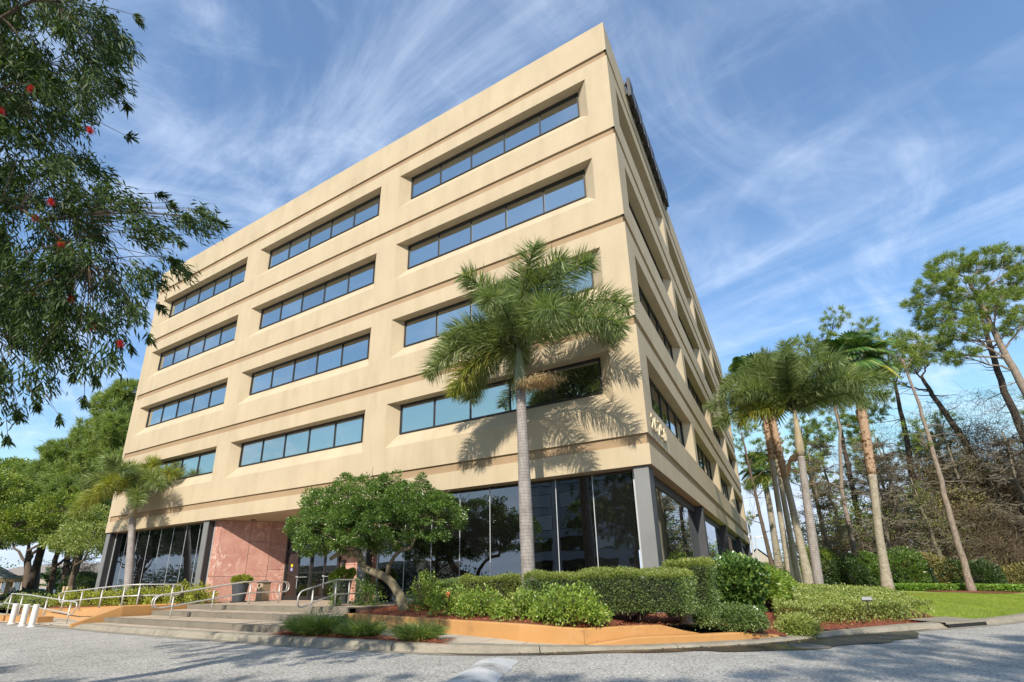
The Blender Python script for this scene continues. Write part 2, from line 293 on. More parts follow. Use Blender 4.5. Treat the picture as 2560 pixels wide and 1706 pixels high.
M_YELLOW = simple('yellow_sticker', (0.75, 0.58, 0.03), 0.5, 0, 0.02, 5, 0)
M_WOOD = simple('pale_wood', (0.55, 0.40, 0.22), 0.7, 0, 0.2, 10, 0.2)
M_SHING = simple('grey_shingle', (0.21, 0.235, 0.215), 0.9, 0, 0.2, 9, 0.5)
M_ROOFB = simple('taupe_roof', (0.24, 0.20, 0.16), 0.8, 0, 0.1, 3, 0.2)
M_WALLB = simple('beige_wall', (0.40, 0.34, 0.28), 0.85, 0, 0.08, 2, 0.1)
M_WHITE = simple('white_paint', (0.72, 0.72, 0.72), 0.35, 0, 0.03, 2, 0)
M_TEAL = simple('teal_car_paint', (0.10, 0.26, 0.29), 0.3, 0.2, 0.05, 2, 0)
M_SILV = simple('silver_car_paint', (0.40, 0.42, 0.44), 0.3, 0.5, 0.05, 2, 0)
M_BLUEC = simple('blue_car_paint', (0.05, 0.12, 0.30), 0.3, 0.2, 0.05, 2, 0)
M_TYRE = simple('tyre_rubber', (0.02, 0.02, 0.02), 0.8, 0, 0.1, 8, 0)
M_RIM = simple('wheel_rim', (0.5, 0.5, 0.5), 0.3, 0.8, 0.05, 8, 0)
M_TOWER = simple('grey_precast', (0.30, 0.30, 0.31), 0.85, 0, 0.08, 0.6, 0.1)
M_TANB = simple('tan_precast', (0.42, 0.34, 0.24), 0.85, 0, 0.08, 0.6, 0.1)
M_SKIN = simple('skin', (0.42, 0.25, 0.17), 0.6, 0, 0.05, 5, 0)
M_JEANS = simple('blue_denim', (0.07, 0.15, 0.33), 0.85, 0, 0.15, 8, 0)
M_SHIRTY = simple('yellow_shirt', (0.62, 0.38, 0.02), 0.85, 0, 0.1, 8, 0)
M_SHIRTD = simple('dark_grey_top', (0.075, 0.07, 0.085), 0.85, 0, 0.1, 8, 0)
M_DARKT = simple('black_trousers', (0.02, 0.02, 0.022), 0.85, 0, 0.1, 8, 0)
M_HAIR = simple('dark_hair', (0.03, 0.02, 0.015), 0.6, 0, 0.1, 8, 0)
M_LAMPG = simple('lamp_housing', (0.55, 0.55, 0.52), 0.5, 0.2, 0.05, 8, 0)
M_STUMP = simple('cut_wood', (0.45, 0.34, 0.22), 0.8, 0, 0.2, 12, 0.2)
M_DRAIN = simple('drain_slot_shade', (0.01, 0.01, 0.01), 0.9, 0, 0.1, 5, 0)

# ------------------------------------------------------------------ mesh helpers
class MB:
    """collects polygons; build() links them as ONE object"""
    def __init__(s): s.v = []; s.f = []
    def add(s, vs, fs):
        o = len(s.v); s.v += [tuple(map(float, q)) for q in vs]; s.f += [tuple(i+o for i in f) for f in fs]; return s
    def quad(s, a, b, c, d): return s.add([a, b, c, d], [(0, 1, 2, 3)])
    def box(s, a, b):
        x0, y0, z0 = a; x1, y1, z1 = b
        return s.add([(x0,y0,z0),(x1,y0,z0),(x1,y1,z0),(x0,y1,z0),(x0,y0,z1),(x1,y0,z1),(x1,y1,z1),(x0,y1,z1)],
              [(0,3,2,1),(4,5,6,7),(0,1,5,4),(1,2,6,5),(2,3,7,6),(3,0,4,7)])
    def prism(s, poly, z0, z1):
        """poly: (x, y) list; z0/z1 number or list"""
        n = len(poly); zb = z0 if isinstance(z0, (list, tuple)) else [z0]*n; zt = z1 if isinstance(z1, (list, tuple)) else [z1]*n
        vs = [(x, y, zb[i]) for i, (x, y) in enumerate(poly)] + [(x, y, zt[i]) for i, (x, y) in enumerate(poly)]
        fs = [tuple(range(n))[::-1], tuple(range(n, 2*n))] + [(i, (i+1) % n, n+(i+1) % n, n+i) for i in range(n)]
        return s.add(vs, fs)
    def tube(s, pts, rad, n=8, cap=True):
        pts = [Vector(q) for q in pts]; k = len(pts)
        rad = rad if isinstance(rad, (list, tuple)) else [rad]*k
        vs = []; ref = None
        for i in range(k):
            t = (pts[min(i+1, k-1)] - pts[max(i-1, 0)]); t = t.normalized() if t.length > 1e-9 else Vector((0, 0, 1))
            if ref is None: ref = t.orthogonal().normalized()
            a = (ref - t*ref.dot(t)); a = a.normalized() if a.length > 1e-6 else t.orthogonal().normalized(); ref = a
            b = t.cross(a)
            for j in range(n):
                an = 2*math.pi*j/n; vs.append(pts[i] + (a*math.cos(an) + b*math.sin(an))*rad[i])
        fs = [(i*n+j, i*n+(j+1) % n, (i+1)*n+(j+1) % n, (i+1)*n+j) for i in range(k-1) for j in range(n)]
        if cap: fs += [tuple(range(n))[::-1], tuple(range((k-1)*n, k*n))]
        return s.add(vs, fs)
    def lathe(s, prof, cx, cy, n=24):
        vs = [(cx+r*math.cos(2*math.pi*j/n), cy+r*math.sin(2*math.pi*j/n), z) for r, z in prof for j in range(n)]
        fs = [(i*n+j, i*n+(j+1) % n, (i+1)*n+(j+1) % n, (i+1)*n+j) for i in range(len(prof)-1) for j in range(n)]
        fs += [tuple(range(n))[::-1], tuple(range((len(prof)-1)*n, len(prof)*n))]
        return s.add(vs, fs)
    def build(s, name, m, parent=None, smooth=False):
        o0 = Vector(parent.location) if parent is not None and parent.get('_own') is None else Vector((0, 0, 0))
        o0 = base_of(parent)
        me = bpy.data.meshes.new(name); me.from_pydata([(x-o0.x, y-o0.y, z-o0.z) for x, y, z in s.v], [], s.f)
        me.materials.append(m)
        if smooth: me.polygons.foreach_set('use_smooth', [True]*len(me.polygons))
        return link(name, me, parent)
def base_of(parent):
    v = Vector((0, 0, 0))
    while parent is not None: v += Vector(parent.location); parent = parent.parent
    return v
def link(name, me, parent=None):
    o = bpy.data.objects.new(name, me); COL.objects.link(o)
    if parent is not None: o.parent = parent
    return o
def tag(o, label=None, cat=None, group=None, kind=None):
    if label: o['label'] = label
    if cat: o['category'] = cat
    if group: o['group'] = group
    if kind: o['kind'] = kind
    return o
def thing(name, loc, label, cat, group=None, rz=0):
    o = bpy.data.objects.new(name, None); COL.objects.link(o); o.location = loc; o.rotation_euler = (0, 0, rz); o.empty_display_size = 0.2
    return tag(o, label, cat, group)
def struct(name, mb, m, smooth=False):
    o = mb.build(name, m, None, smooth); o['kind'] = 'structure'; return o
def copy_tree(o, parent=None):
    c = o.copy(); COL.objects.link(c); c.parent = parent
    for ch in o.children: copy_tree(ch, c)
    return c
def npmesh(name, V, F, m, parent=None, smooth=False):
    """V (n,3) array, F (k,3|4) int array"""
    o0 = np.array(base_of(parent)) if parent is not None else 0.0
    V = np.asarray(V, np.float32) - (o0 if parent is not None else 0.0)
    F = np.asarray(F, np.int32); k = F.shape[1]
    me = bpy.data.meshes.new(name)
    me.vertices.add(len(V)); me.vertices.foreach_set('co', np.ascontiguousarray(V, np.float32).ravel())
    me.loops.add(F.size); me.loops.foreach_set('vertex_index', F.ravel())
    me.polygons.add(len(F)); me.polygons.foreach_set('loop_start', np.arange(len(F), dtype=np.int32)*k)
    me.polygons.foreach_set('loop_total', np.full(len(F), k, np.int32))
    if smooth: me.polygons.foreach_set('use_smooth', np.ones(len(F), bool))
    me.materials.append(m); me.update(calc_edges=True)
    return link(name, me, parent)
def unit(a): return a/np.maximum(np.linalg.norm(a, axis=1, keepdims=True), 1e-9)
def rdir(n): return unit(rng.normal(size=(n, 3)))
def leaves(P, D, L, W, fold=0.15, nrm=None, taper=0.45):
    """rhombic folded leaves at P pointing along D"""
    n = len(P); D = unit(D); L = np.broadcast_to(np.asarray(L, float).reshape(-1, 1), (n, 1)); W = np.broadcast_to(np.asarray(W, float).reshape(-1, 1), (n, 1))
    if nrm is None: nrm = rdir(n)
    S = unit(np.cross(D, nrm)); Nn = np.cross(S, D)
    mid = P + D*L*taper
    V = np.empty((n, 4, 3)); V[:, 0] = P; V[:, 1] = mid + S*W*0.5 + Nn*W*fold; V[:, 2] = P + D*L; V[:, 3] = mid - S*W*0.5 + Nn*W*fold
    b = (np.arange(n)*4)[:, None]
    F = np.concatenate([b+np.array([[0, 1, 2]]), b+np.array([[0, 2, 3]])])
    return V.reshape(-1, 3), F
def needles(P, D, L, W):
    n = len(P); D = unit(D); S = unit(np.cross(D, rdir(n)))
    L = np.broadcast_to(np.asarray(L, float).reshape(-1, 1), (n, 1))
    V = np.empty((n, 3, 3)); V[:, 0] = P - S*W*0.5; V[:, 1] = P + S*W*0.5; V[:, 2] = P + D*L
    F = (np.arange(n)*3)[:, None] + np.array([[0, 1, 2]])
    return V.reshape(-1, 3), F
def join(parts):
    Vs, Fs, o = [], [], 0
    for V, F in parts: Vs.append(V); Fs.append(F+o); o += len(V)
    return np.concatenate(Vs), np.concatenate(Fs)
def ball(n, c, r, hollow=0.0):
    """random points in ellipsoid; returns points and unit outward vectors"""
    d = rdir(n); u = (hollow + (1-hollow)*rng.random((n, 1)))**(1/2.0)
    return np.array(c) + d*u*np.array(r), d
def lump(P, amp, s):
    """cheap smooth displacement field"""
    q = P*s
    return amp*(np.sin(q[:, 0]*1.7+q[:, 1]*2.3) + np.sin(q[:, 1]*1.9-q[:, 2]*2.7+1.3) + np.sin(q[:, 2]*2.1+q[:, 0]*1.1+4.0))[:, None]/2.0

# ------------------------------------------------------------------ ground heights
ROAD = -4.45
K = [(-60, -6.0), (-40, -6.0), (-24.5, -6.0), (-19.2, -6.02), (-14.9, -6.33), (-10, -6.44), (-6.5, -6.47), (-5.57, -6.38), (-3.64, -6.33), (-2.5, -6.2), (-1.6, -5.75),
     (-0.9, -5.15), (-0.37, -4.72), (0.31, -4.27), (0.92, -3.72), (1.55, -3.08), (2.22, -2.38), (2.72, -1.62), (3.3, -0.6), (3.97, 0.5), (4.98, 1.75), (6.33, 3.5), (7.55, 5.1), (9.1, 7.8), (11.5, 13), (16, 22), (26, 38), (45, 62), (80, 100), (160, 180)]
KA = np.array(K)
def kdist(x, y):
    """distance to the kerb line, positive on the building side"""
    x = np.asarray(x, float); y = np.asarray(y, float); best = np.full(x.shape, 1e9); sgn = np.ones(x.shape)
    for a, b in zip(KA[:-1], KA[1:]):
        d = b-a; t = np.clip(((x-a[0])*d[0]+(y-a[1])*d[1])/(d@d), 0, 1)
        qx, qy = x-(a[0]+t*d[0]), y-(a[1]+t*d[1]); dd = np.hypot(qx, qy)
        cr = d[0]*qy - d[1]*qx; m = dd < best; best = np.where(m, dd, best); sgn = np.where(m, np.sign(cr), sgn)
    return best*sgn
def sst(a, b, x):
    t = np.clip((x-a)/(b-a), 0, 1); return t*t*(3-2*t)
def H(x, y):
    d = kdist(x, y)
    h = -4.38 + 0.03*sst(0.2, 0.4, d) + 0.33*sst(0.3, 3.2, d) + 0.26*sst(2, 14, d)
    lf = sst(-34, -44, np.asarray(x, float)); h = h*(1-lf) + (-4.25)*lf
    bump_ = np.where((x < 3.0) & (x > -1.0), -4.07 - 0.22*sst(1.3, 2.4, np.asarray(x, float)), -9)
    return np.where((d > 0.5) & (d < 2.5), np.maximum(h, bump_), h)
def Hs(x, y): return float(H(np.array([x]), np.array([y]))[0])
def terrain(name, xs, ys, keep, m):
    X, Y = np.meshgrid(xs, ys); Z = H(X, Y); nx = len(xs)
    V = np.stack([X.ravel(), Y.ravel(), Z.ravel()], 1)
    V[:, 2] += 0.02*np.sin(V[:, 0]*2.1)*np.sin(V[:, 1]*1.7)
    cx = (X[:-1, :-1]+X[1:, 1:])/2; cy = (Y[:-1, :-1]+Y[1:, 1:])/2; k = keep(cx, cy, kdist(cx, cy))
    j, i = np.nonzero(k); b = j*nx+i
    F = np.stack([b, b+1, b+nx+1, b+nx], 1)
    o = npmesh(name, V, F, m, None, True); o['kind'] = 'structure'; return o
def bedmask(x, y):
    # planted, mulched bed right of the building corner
    return (x > -1.0) & (y < 14) & (x < 7.0 - 0.30*np.maximum(0, y-4.5)) & ((y < 3.6) | (x < 6.7))
fx = np.concatenate([np.arange(-1.0, 14.01, 0.25), np.array([16, 19, 23, 28, 35, 45, 60, 90, 140, 220, 400, 900])])
fy = np.concatenate([np.arange(-6.5, 20.01, 0.25), np.array([22, 25, 30, 36, 45, 60, 80, 110, 160, 260, 500, 1200])])
foot = lambda x, y: (x < -0.3) & (y > -0.3) & (y < 38)
terrain('lawn', fx, fy, lambda x, y, d: (d > 0.15) & ~bedmask(x, y) & ~foot(x, y), M_GRASS)
terrain('planting_bed_soil', fx, fy, lambda x, y, d: (d > np.where((x < 2.1) & (y < 0), 0.72, 0.30)) &  bedmask(x, y) & ~foot(x, y), M_MULCH)
gx = np.concatenate([np.array([-900, -500, -300, -200, -150, -120, -100]), np.arange(-90, -0.9, 4.45)]); gx[-1] = -1.0
gy = np.concatenate([np.array([-6.0, -4, -2, 0.0]), np.arange(3, 60, 5), np.array([80, 120, 200, 400, 1200])])
struct_l = terrain('far_ground', gx, gy, lambda x, y, d: (d > 0.0) & ((y > 36) | (x < -36)), M_DGRASS)
mb = MB(); mb.quad((-2500, -2500, ROAD-0.02), (2500, -2500, ROAD-0.02), (2500, 2500, ROAD-0.02), (-2500, 2500, ROAD-0.02)); struct('ground', mb, M_DGRASS)
# road sheet: everything on the camera's side of the kerb
xs = [k[0] for k in K]
mb = MB()
for (x0, y0), (x1, y1) in zip(K[:-1], K[1:]):
    mb.add([(x0, y0+0.1, ROAD), (x0, min(y0, -6)-80, ROAD), (x1, min(y1, -6)-80, ROAD), (x1, y1+0.1, ROAD)], [(0, 1, 2, 3)])
mb.add([(-200, -5.9, ROAD), (-200, -86, ROAD), (-60, -86, ROAD), (-60, -5.9, ROAD)], [(0, 1, 2, 3)])
struct('road', mb, M_ASP)

# ------------------------------------------------------------------ kerb in cast lengths with joints
def offset_pt(i, d):
    a = KA[max(i-1, 0)]; b = KA[min(i+1, len(KA)-1)]; t = (b-a)/np.linalg.norm(b-a); return KA[i] + np.array([-t[1], t[0]])*d
# resample kerb between -24.5 and 60
def resample(pts, step):
    out_ = [np.array(pts[0], float)]; acc = 0
    for a, b in zip(pts[:-1], pts[1:]):
        a = np.array(a, float); b = np.array(b, float); L = np.linalg.norm(b-a); n = max(1, int(round(L/step)))
        for i in range(1, n+1): out_.append(a+(b-a)*i/n)
    return out_
RS = resample([k for k in K if -24.6 < k[0] < 50], 0.5)
def sm(pts, it=2):
    P = np.array(pts)
    for _ in range(it): P[1:-1] = 0.25*P[:-2]+0.5*P[1:-1]+0.25*P[2:]
    return P
RS = sm(RS, 3)
TG = np.gradient(RS, axis=0); TG /= np.linalg.norm(TG, axis=1, keepdims=True); NR = np.stack([-TG[:, 1], TG[:, 0]], 1)
def kerb_h(x):
    if x < -19.0: return 0.02 + 0.0*x
    if x < -18.3: return 0.02 + 0.13*(x+19.0)/0.7
    if x < -2.2: return 0.15
    if x < 0.0: return 0.15 - 0.09*(x+2.2)/2.2
    if x < 3.0: return 0.06
    if x < 5.5: return 0.06 + 0.07*(x-3)/2.5
    return 0.13
kerb = bpy.data.objects.new('kerb', None); COL.objects.link(kerb); kerb['kind'] = 'structure'
seg = 6; i0 = 0
def kerb_piece(a, b):
    mb = MB(); rows = []
    for i in range(a, b+1):
        p, n = RS[i], NR[i]; tt = 0.012 if i == a else (-0.012 if i == b else 0); p = p + TG[i]*tt
        h = kerb_h(p[0])
        prof = [(-0.02, -0.02), (0.03, h*0.55), (0.06, h*0.9), (0.10, h), (0.27, h+0.012), (0.27, -0.1)]
        rows.append([(p[0]+n[0]*d, p[1]+n[1]*d, ROAD+z) for d, z in prof])
    m = len(rows[0])
    vs = [q for r_ in rows for q in r_]
    fs = [(i*m+j, (i+1)*m+j, (i+1)*m+j+1, i*m+j+1) for i in range(len(rows)-1) for j in range(m-1)]
    fs += [tuple(range(m))[::-1], tuple(range((len(rows)-1)*m, len(rows)*m))]
    mb.add(vs, [f[::-1] for f in fs]); return mb
while i0 < len(RS)-1:
    i1 = min(i0+seg, len(RS)-1)
    # storm inlet gap near (6.8, 4.1)
    pm = RS[(i0+i1)//2]
    kerb_piece(i0, i1).build('kerb_length', M_KERB, kerb, False); i0 = i1
# concrete gutter pan (right part) and wet stain
def strip(name, x0, x1, d0, d1, z, m, taper=True):
    idx = [i for i in range(len(RS)) if x0 <= RS[i][0] <= x1]; vs = []; n = len(idx)
    for k_, i in enumerate(idx):
        s_ = math.sin(math.pi*k_/(n-1))**0.5 if taper else 1
        w = d1*(s_ if taper else 1)*(1+0.12*math.sin(k_*1.7)+0.1*math.sin(k_*0.63+1) if taper else 1)
        a = RS[i]-NR[i]*d0; b = RS[i]-NR[i]*(d0+w)
        vs += [(a[0], a[1], z), (b[0], b[1], z)]
    mb = MB(); mb.add(vs, [(2*i, 2*i+1, 2*i+3, 2*i+2) for i in range(n-1)]); return struct(name, mb, m)
strip('gutter', -30, 40, -0.02, 0.30, ROAD+0.006, M_KERB, False)
strip('wet_gutter_stain', -3.4, 6.0, -0.01, 0.50, ROAD+0.010, M_WET)
strip('wet_road_stain', 0.9, 5.4, 0.20, 1.05, ROAD+0.014, M_WET)
# fallen leaves along the wet gutter
n = 130; ii = rng.integers(0, len(RS), 4000); ii = ii[(RS[ii][:, 0] > -1.5) & (RS[ii][:, 0] < 5.5)][:n]; n = len(ii)
P = np.concatenate([RS[ii]-NR[ii]*(0.03+0.4*rng.random((n, 1))**1.6), np.full((n, 1), ROAD+0.022)], 1) + np.concatenate([TG[ii]*rng.normal(0, .2, (n, 1)), np.zeros((n, 1))], 1)
D = rdir(n); D[:, 2] = 0.08
V, F = leaves(P, D, 0.05+0.05*rng.random(n), 0.04, 0.1, np.tile([0, 0.1, 1.0], (n, 1)))
o = npmesh('fallen_leaves', V, F, L_FALL); tag(o, 'small yellow and brown leaves lying in the wet gutter', 'leaves', kind='stuff')

# road hump, white painted
t_ = thing('speed_hump', (-1.2, -6.3, ROAD), 'worn white painted hump running from the kerb across the road', 'speed hump')
mb = MB(); rows = []
for k_ in range(15):
    f = k_/14; cx, cy = -1.50+f*1.55, -6.45-f*4.6; w = 0.34*(1 if k_ else 0.9); hh = 0.085*min(1, k_/1.5+0.15)
    dx, dy = 0.96, 0.28
    rows.append([(cx+dx*s*w*(1+0.04*math.sin(k_*2.1+s)), cy+dy*s*w, ROAD+0.004+hh*max(0, 1-s*s)**0.8) for s in (-1, -.8, -.5, -.2, .2, .5, .8, 1)])
m = 8; vs = [q for r_ in rows for q in r_]
mb.add(vs, [(i*m+j, (i+1)*m+j, (i+1)*m+j+1, i*m+j+1) for i in range(14) for j in range(m-1)])
mb.build('painted_ridge', M_WHITEPAINT, t_, True)
t_ = thing('manhole_cover', (3.15, -2.45, ROAD), 'flat grey round iron cover in the wet road by the right kerb', 'manhole cover')
mb = MB(); mb.lathe([(0.30, ROAD+0.016), (0.30, ROAD+0.026), (0.27, ROAD+0.030)], 3.15, -2.45, 24); mb.build('lid', simple('worn_iron', (0.16, 0.155, 0.15), 0.6, 0.3, 0.2, 20, 0.3), t_)
mb = MB(); mb.lathe([(0.36, ROAD+0.012), (0.36, ROAD+0.02), (0.31, ROAD+0.022)], 3.15, -2.45, 24); mb.build('rim', M_CON, t_)

# ------------------------------------------------------------------ entrance steps
ZT = [-3.80, -3.97, -4.14, -4.30]
E0 = [((-18.18, -2.62), (-8.6, -3.22)), ((-18.25, -3.87), (-7.75, -4.55)), ((-18.3, -5.38), (-8.2, -5.83)), ((-18.4, -6.0), (-6.6, -6.6))]
steps = bpy.data.objects.new('entrance_steps', None); COL.objects.link(steps); steps['kind'] = 'structure'
def lerp2(a, b, t): return (a[0]+(b[0]-a[0])*t, a[1]+(b[1]-a[1])*t)
back = ((-18.18, 0.42), (-8.6, 0.42))
LIM = [(-21.9, -8.3), (-18.25, -8.3)]
# risers
for k in range(3):
    (a, b) = E0[k]; zt = ZT[k]; zb = ZT[k+1]
    mb = MB(); a2, b2 = (a[0], a[1]+0.32), (b[0], b[1]+0.32)
    mb.prism([a, b, b2, a2], zb-0.1, zt); mb.build('riser', M_CON, steps)
def tiles(parent, qa, qb, qc, qd, nu, nv, z, m=M_TILE, th=0.03, gap=0.011, z2=None, name='paving_tile'):
    """qa-qb front edge, qd-qc back edge; grid nu x nv of slabs"""
    for i in range(nu):
        for j in range(nv):
            def P(u, v):
                a = lerp2(qa, qb, u); b = lerp2(qd, qc, u); return lerp2(a, b, v)
            L = max(0.1, math.dist(qa, qb)/nu); Wd = max(0.1, math.dist(qa, qd)/nv)
            gu, gv = gap/L/nu, gap/Wd/nv
            u0, u1, v0, v1 = i/nu+gu, (i+1)/nu-gu, j/nv+gv, (j+1)/nv-gv
            dz = rng.normal(0, 0.0012)
            zf = lambda v: (z if z2 is None else z+(z2-z)*v)
            poly = [P(u0, v0), P(u1, v0), P(u1, v1), P(u0, v1)]; zz_ = [zf(v0), zf(v0), zf(v1), zf(v1)]
            MB().prism(poly, [q-th for q in zz_], [q+dz for q in zz_]).build(name, m, parent)
# landing slab and tiles
mb = MB(); mb.prism([(-21.95, -2.55), (-18.18, -2.55), (-8.6, -3.15), (-8.6, 0.42), (-11.6, 0.5), (-13.8, 3.1), (-19.7, 3.1), (-21.95, 0.5)], -4.5, -3.835)
o = mb.build('landing_bed', M_GROUT, steps)
nose = lambda p, d: (p[0], p[1]+d)
tiles(steps, nose(E0[0][0], 0.33), nose(E0[0][1], 0.33), (-8.6, 0.42), (-18.18, 0.42), 16, 5, ZT[0]+0.004)
tiles(steps, (-21.7, -0.3), (-18.19, -0.3), (-18.19, 0.42), (-21.7, 0.42), 6, 1, ZT[0]+0.004)
tiles(steps, (-21.75, 0.43), (-11.7, 0.43), (-13.9, 2.95), (-19.55, 2.95), 14, 4, ZT[0]+0.004)
for k in (1, 2, 3):
    a, b = E0[k]; c_, d_ = E0[k-1][1], E0[k-1][0]
    z = ZT[k]
    if k == 3:
        mb = MB(); mb.prism([nose(a, .27), nose(b, .27), nose(c_, 0.02), nose(d_, 0.02)], -4.6, z-0.03); mb.build('tread_bed', M_GROUT, steps)
        tiles(steps, nose(a, 0.27), nose(b, 0.27), nose(c_, -0.002), nose(d_, -0.002), 17, 1, z+0.002)
    else:
        mb = MB(); mb.prism([nose(a, .325), nose(b, .325), nose(c_, 0.02), nose(d_, 0.02)], -4.6, z-0.03); mb.build('tread_bed', M_GROUT, steps)
        tiles(steps, nose(a, 0.325), nose(b, 0.325), nose(c_, -0.002), nose(d_, -0.002), 16, 1, z+0.004)
# cheek wall on the left of the steps, ramp wall, ramp
t_ = thing('ramp_wall', (-18.5, -4.7, -4.4), 'orange painted ramp and sloping cheek wall left of the entrance steps', 'ramp wall')
mb = MB(); mb.prism([(-18.22, -2.45), (-18.50, -2.45), (-18.75, -4.72), (-18.45, -4.78)], -4.5, [-3.785, -3.785, -3.79, -3.79])
mb.prism([(-18.45, -4.78), (-18.75, -4.72), (-19.15, -6.02), (-18.85, -6.08)], -4.6, [-3.79, -3.79, -4.33, -4.33]); mb.build('cheek', M_ORG, t_)
mb = MB()
mb.add([(-18.75, -4.70, -3.80), (-20.5, -4.45, -3.86), (-23, -4.2, -3.94), (-25.6, -4.05, -4.06), (-27.2, -3.95, -4.2),
        (-19.15, -6.0, -4.40), (-20.6, -5.0, -4.37), (-23, -4.45, -4.34), (-25.6, -4.2, -4.33), (-27.2, -4.0, -4.33),
        (-18.75, -4.70, -4.6), (-27.2, -3.95, -4.6)],
       [(0, 5, 6, 1), (1, 6, 7, 2), (2, 7, 8, 3), (3, 8, 9, 4)])
mb.build('flared_side', M_ORG, t_, True)
mb = MB(); mb.prism([(-18.5, -4.6), (-18.5, -2.9), (-27.5, -2.9), (-27.5, -3.9), (-25.6, -4.0), (-23, -4.15), (-20.5, -4.4)], -4.6, [-3.81, -3.81, -4.22, -4.22, -4.09, -3.97, -3.88]); mb.build('ramp_surface', M_TILE, t_)
mb = MB(); mb.prism([(-18.5, -2.9), (-18.5, -2.7), (-29, -2.7), (-29, -2.9)], -4.6, [-3.74, -3.74, -4.05, -4.05]); mb.prism([(-29, -2.9), (-29, -2.7), (-36, -1.9), (-36, -2.1)], -4.6, [-4.05, -4.05, -4.12, -4.12]); mb.build('upstand', M_ORG, t_)
# left mulch bed behind ramp
mb = MB(); mb.prism([(-18.4, -2.7), (-18.4, -0.3), (-21.9, -0.3), (-21.9, 0.5), (-36, 0.5), (-36, -1.9), (-29, -2.7)], -4.6, [-3.80, -3.80, -3.80, -3.8, -3.85, -4.15, -4.08]); struct('left_planting_bed', mb, M_MULCH)
# left apron (pavement at street level)
apron = bpy.data.objects.new('left_pavement', None); COL.objects.link(apron); apron['kind'] = 'structure'
mb = MB(); mb.prism([(-19.1, -5.9), (-19.1, -4.6), (-27, -3.9), (-36, -2.0), (-46, -2.0), (-46, -5.9)], -4.6, -4.425); mb.build('slab_bed', M_GROUT, apron)
tiles(apron, (-24.6, -5.82), (-19.0, -5.82), (-19.0, -4.3), (-24.6, -4.0), 6, 2, ROAD+0.045, M_WALK, z2=-4.33)
tiles(apron, (-36, -5.9), (-24.62, -5.82), (-24.62, -4.0), (-36, -3.2), 9, 2, ROAD+0.045, M_WALK, z2=-4.33)
# low orange kerb blocks beside the bollards
t_ = thing('low_block_wall', (-24, -5.9, -4.4), 'low orange block kerb behind the white bollards', 'kerb wall')
for x0 in (-27.6, -25.9, -24.2): MB().box((x0, -5.75, -4.44), (x0+1.5, -5.25, -4.18)).build('block', M_ORG, t_)
# right sidewalk between kerb and orange planter wall
walk = bpy.data.objects.new('sidewalk', None); COL.objects.link(walk); walk['kind'] = 'structure'
WA = [(-9.95, -2.93), (-7.66, -3.48), (-4.54, -4.16), (-2.1, -4.62), (-0.72, -4.42)]
mb = MB(); mb.prism([(-8.3, -6.2), (-2.7, -5.95), (-1.75, -5.5), (-1.0, -4.85), (-0.72, -4.42), (-2.1, -4.62), (-4.54, -4.16), (-7.66, -3.48), (-8.2, -3.5)], -4.6, [-4.335, -4.335, -4.36, -4.40, -4.43, -4.37, -4.335, -4.335, -4.335]); mb.build('slab_bed', M_GROUT, walk)
fr_ = [(-8.3, -6.18), (-7.1, -6.2), (-5.9, -6.15), (-4.7, -6.1), (-3.6, -6.06), (-2.6, -5.92), (-1.75, -5.48), (-1.05, -4.86)]
bk_ = [(-8.2, -3.62), (-7.0, -3.62), (-5.9, -3.87), (-4.8, -4.11), (-3.7, -4.33), (-2.7, -4.52), (-1.9, -4.59), (-0.80, -4.45)]
zs_ = [-4.30, -4.30, -4.30, -4.30, -4.31, -4.325, -4.36, -4.385]
for i in range(7):
    g = 0.014
    a = lerp2(fr_[i], fr_[i+1], g); b = lerp2(fr_[i], fr_[i+1], 1-g); c_ = lerp2(bk_[i], bk_[i+1], 1-g); d_ = lerp2(bk_[i], bk_[i+1], g)
    m1 = lerp2(a, d_, 0.495); m2 = lerp2(b, c_, 0.495); m3 = lerp2(a, d_, 0.505); m4 = lerp2(b, c_, 0.505)
    z0, z1 = zs_[i], zs_[i+1]
    MB().prism([a, b, m2, m1], -4.36-0.06, [z0, z1, z1, z0]).build('paving_slab', M_WALK, walk)
    MB().prism([m3, m4, c_, d_], -4.36-0.06, [z0, z1, z1, z0]).build('paving_slab', M_WALK, walk)
# orange planter wall
t_ = thing('planter_wall', (-4.5, -4.1, -4.35), 'long low orange painted planter wall in front of the mulch bed', 'planter wall')
def wallstrip(pts, ztop, zbot, w, nm='wall', par=None):
    mb = MB(); P_ = [np.array(p) for p in pts]; n = len(P_)
    T_ = [(P_[min(i+1, n-1)]-P_[max(i-1, 0)]) for i in range(n)]; T_ = [q/np.linalg.norm(q) for q in T_]
    vs = []
    for i in range(n):
        nx_, ny_ = -T_[i][1], T_[i][0]; p = P_[i]; q = p + np.array([nx_, ny_])*w; b_ = 0.025
        vs += [(p[0], p[1], zbot[i]), (p[0], p[1], ztop[i]-b_), (p[0]+nx_*b_, p[1]+ny_*b_, ztop[i]), (q[0]-nx_*b_, q[1]-ny_*b_, ztop[i]), (q[0], q[1], ztop[i]-b_), (q[0], q[1], zbot[i])]
    fs = [(i*6+j, (i+1)*6+j, (i+1)*6+j+1, i*6+j+1) for i in range(n-1) for j in range(5)]
    fs += [tuple(range(6)), tuple(range((n-1)*6, n*6))[::-1]]
    mb.add(vs, fs); return mb.build(nm, M_ORG, par)
wallstrip([WA[0], WA[1]], [-3.96, -3.965], [-4.5]*2, 0.2, 'wall_section', t_)
wallstrip([(-7.62, -3.489), WA[2]], [-3.965, -3.99], [-4.5]*2, 0.2, 'wall_section', t_)
wallstrip([(-4.50, -4.168), WA[3], (-1.25, -4.60), (-0.74, -4.42)], [-3.99, -4.01, -4.05, -4.08], [-4.5]*4, 0.2, 'wall_section', t_)
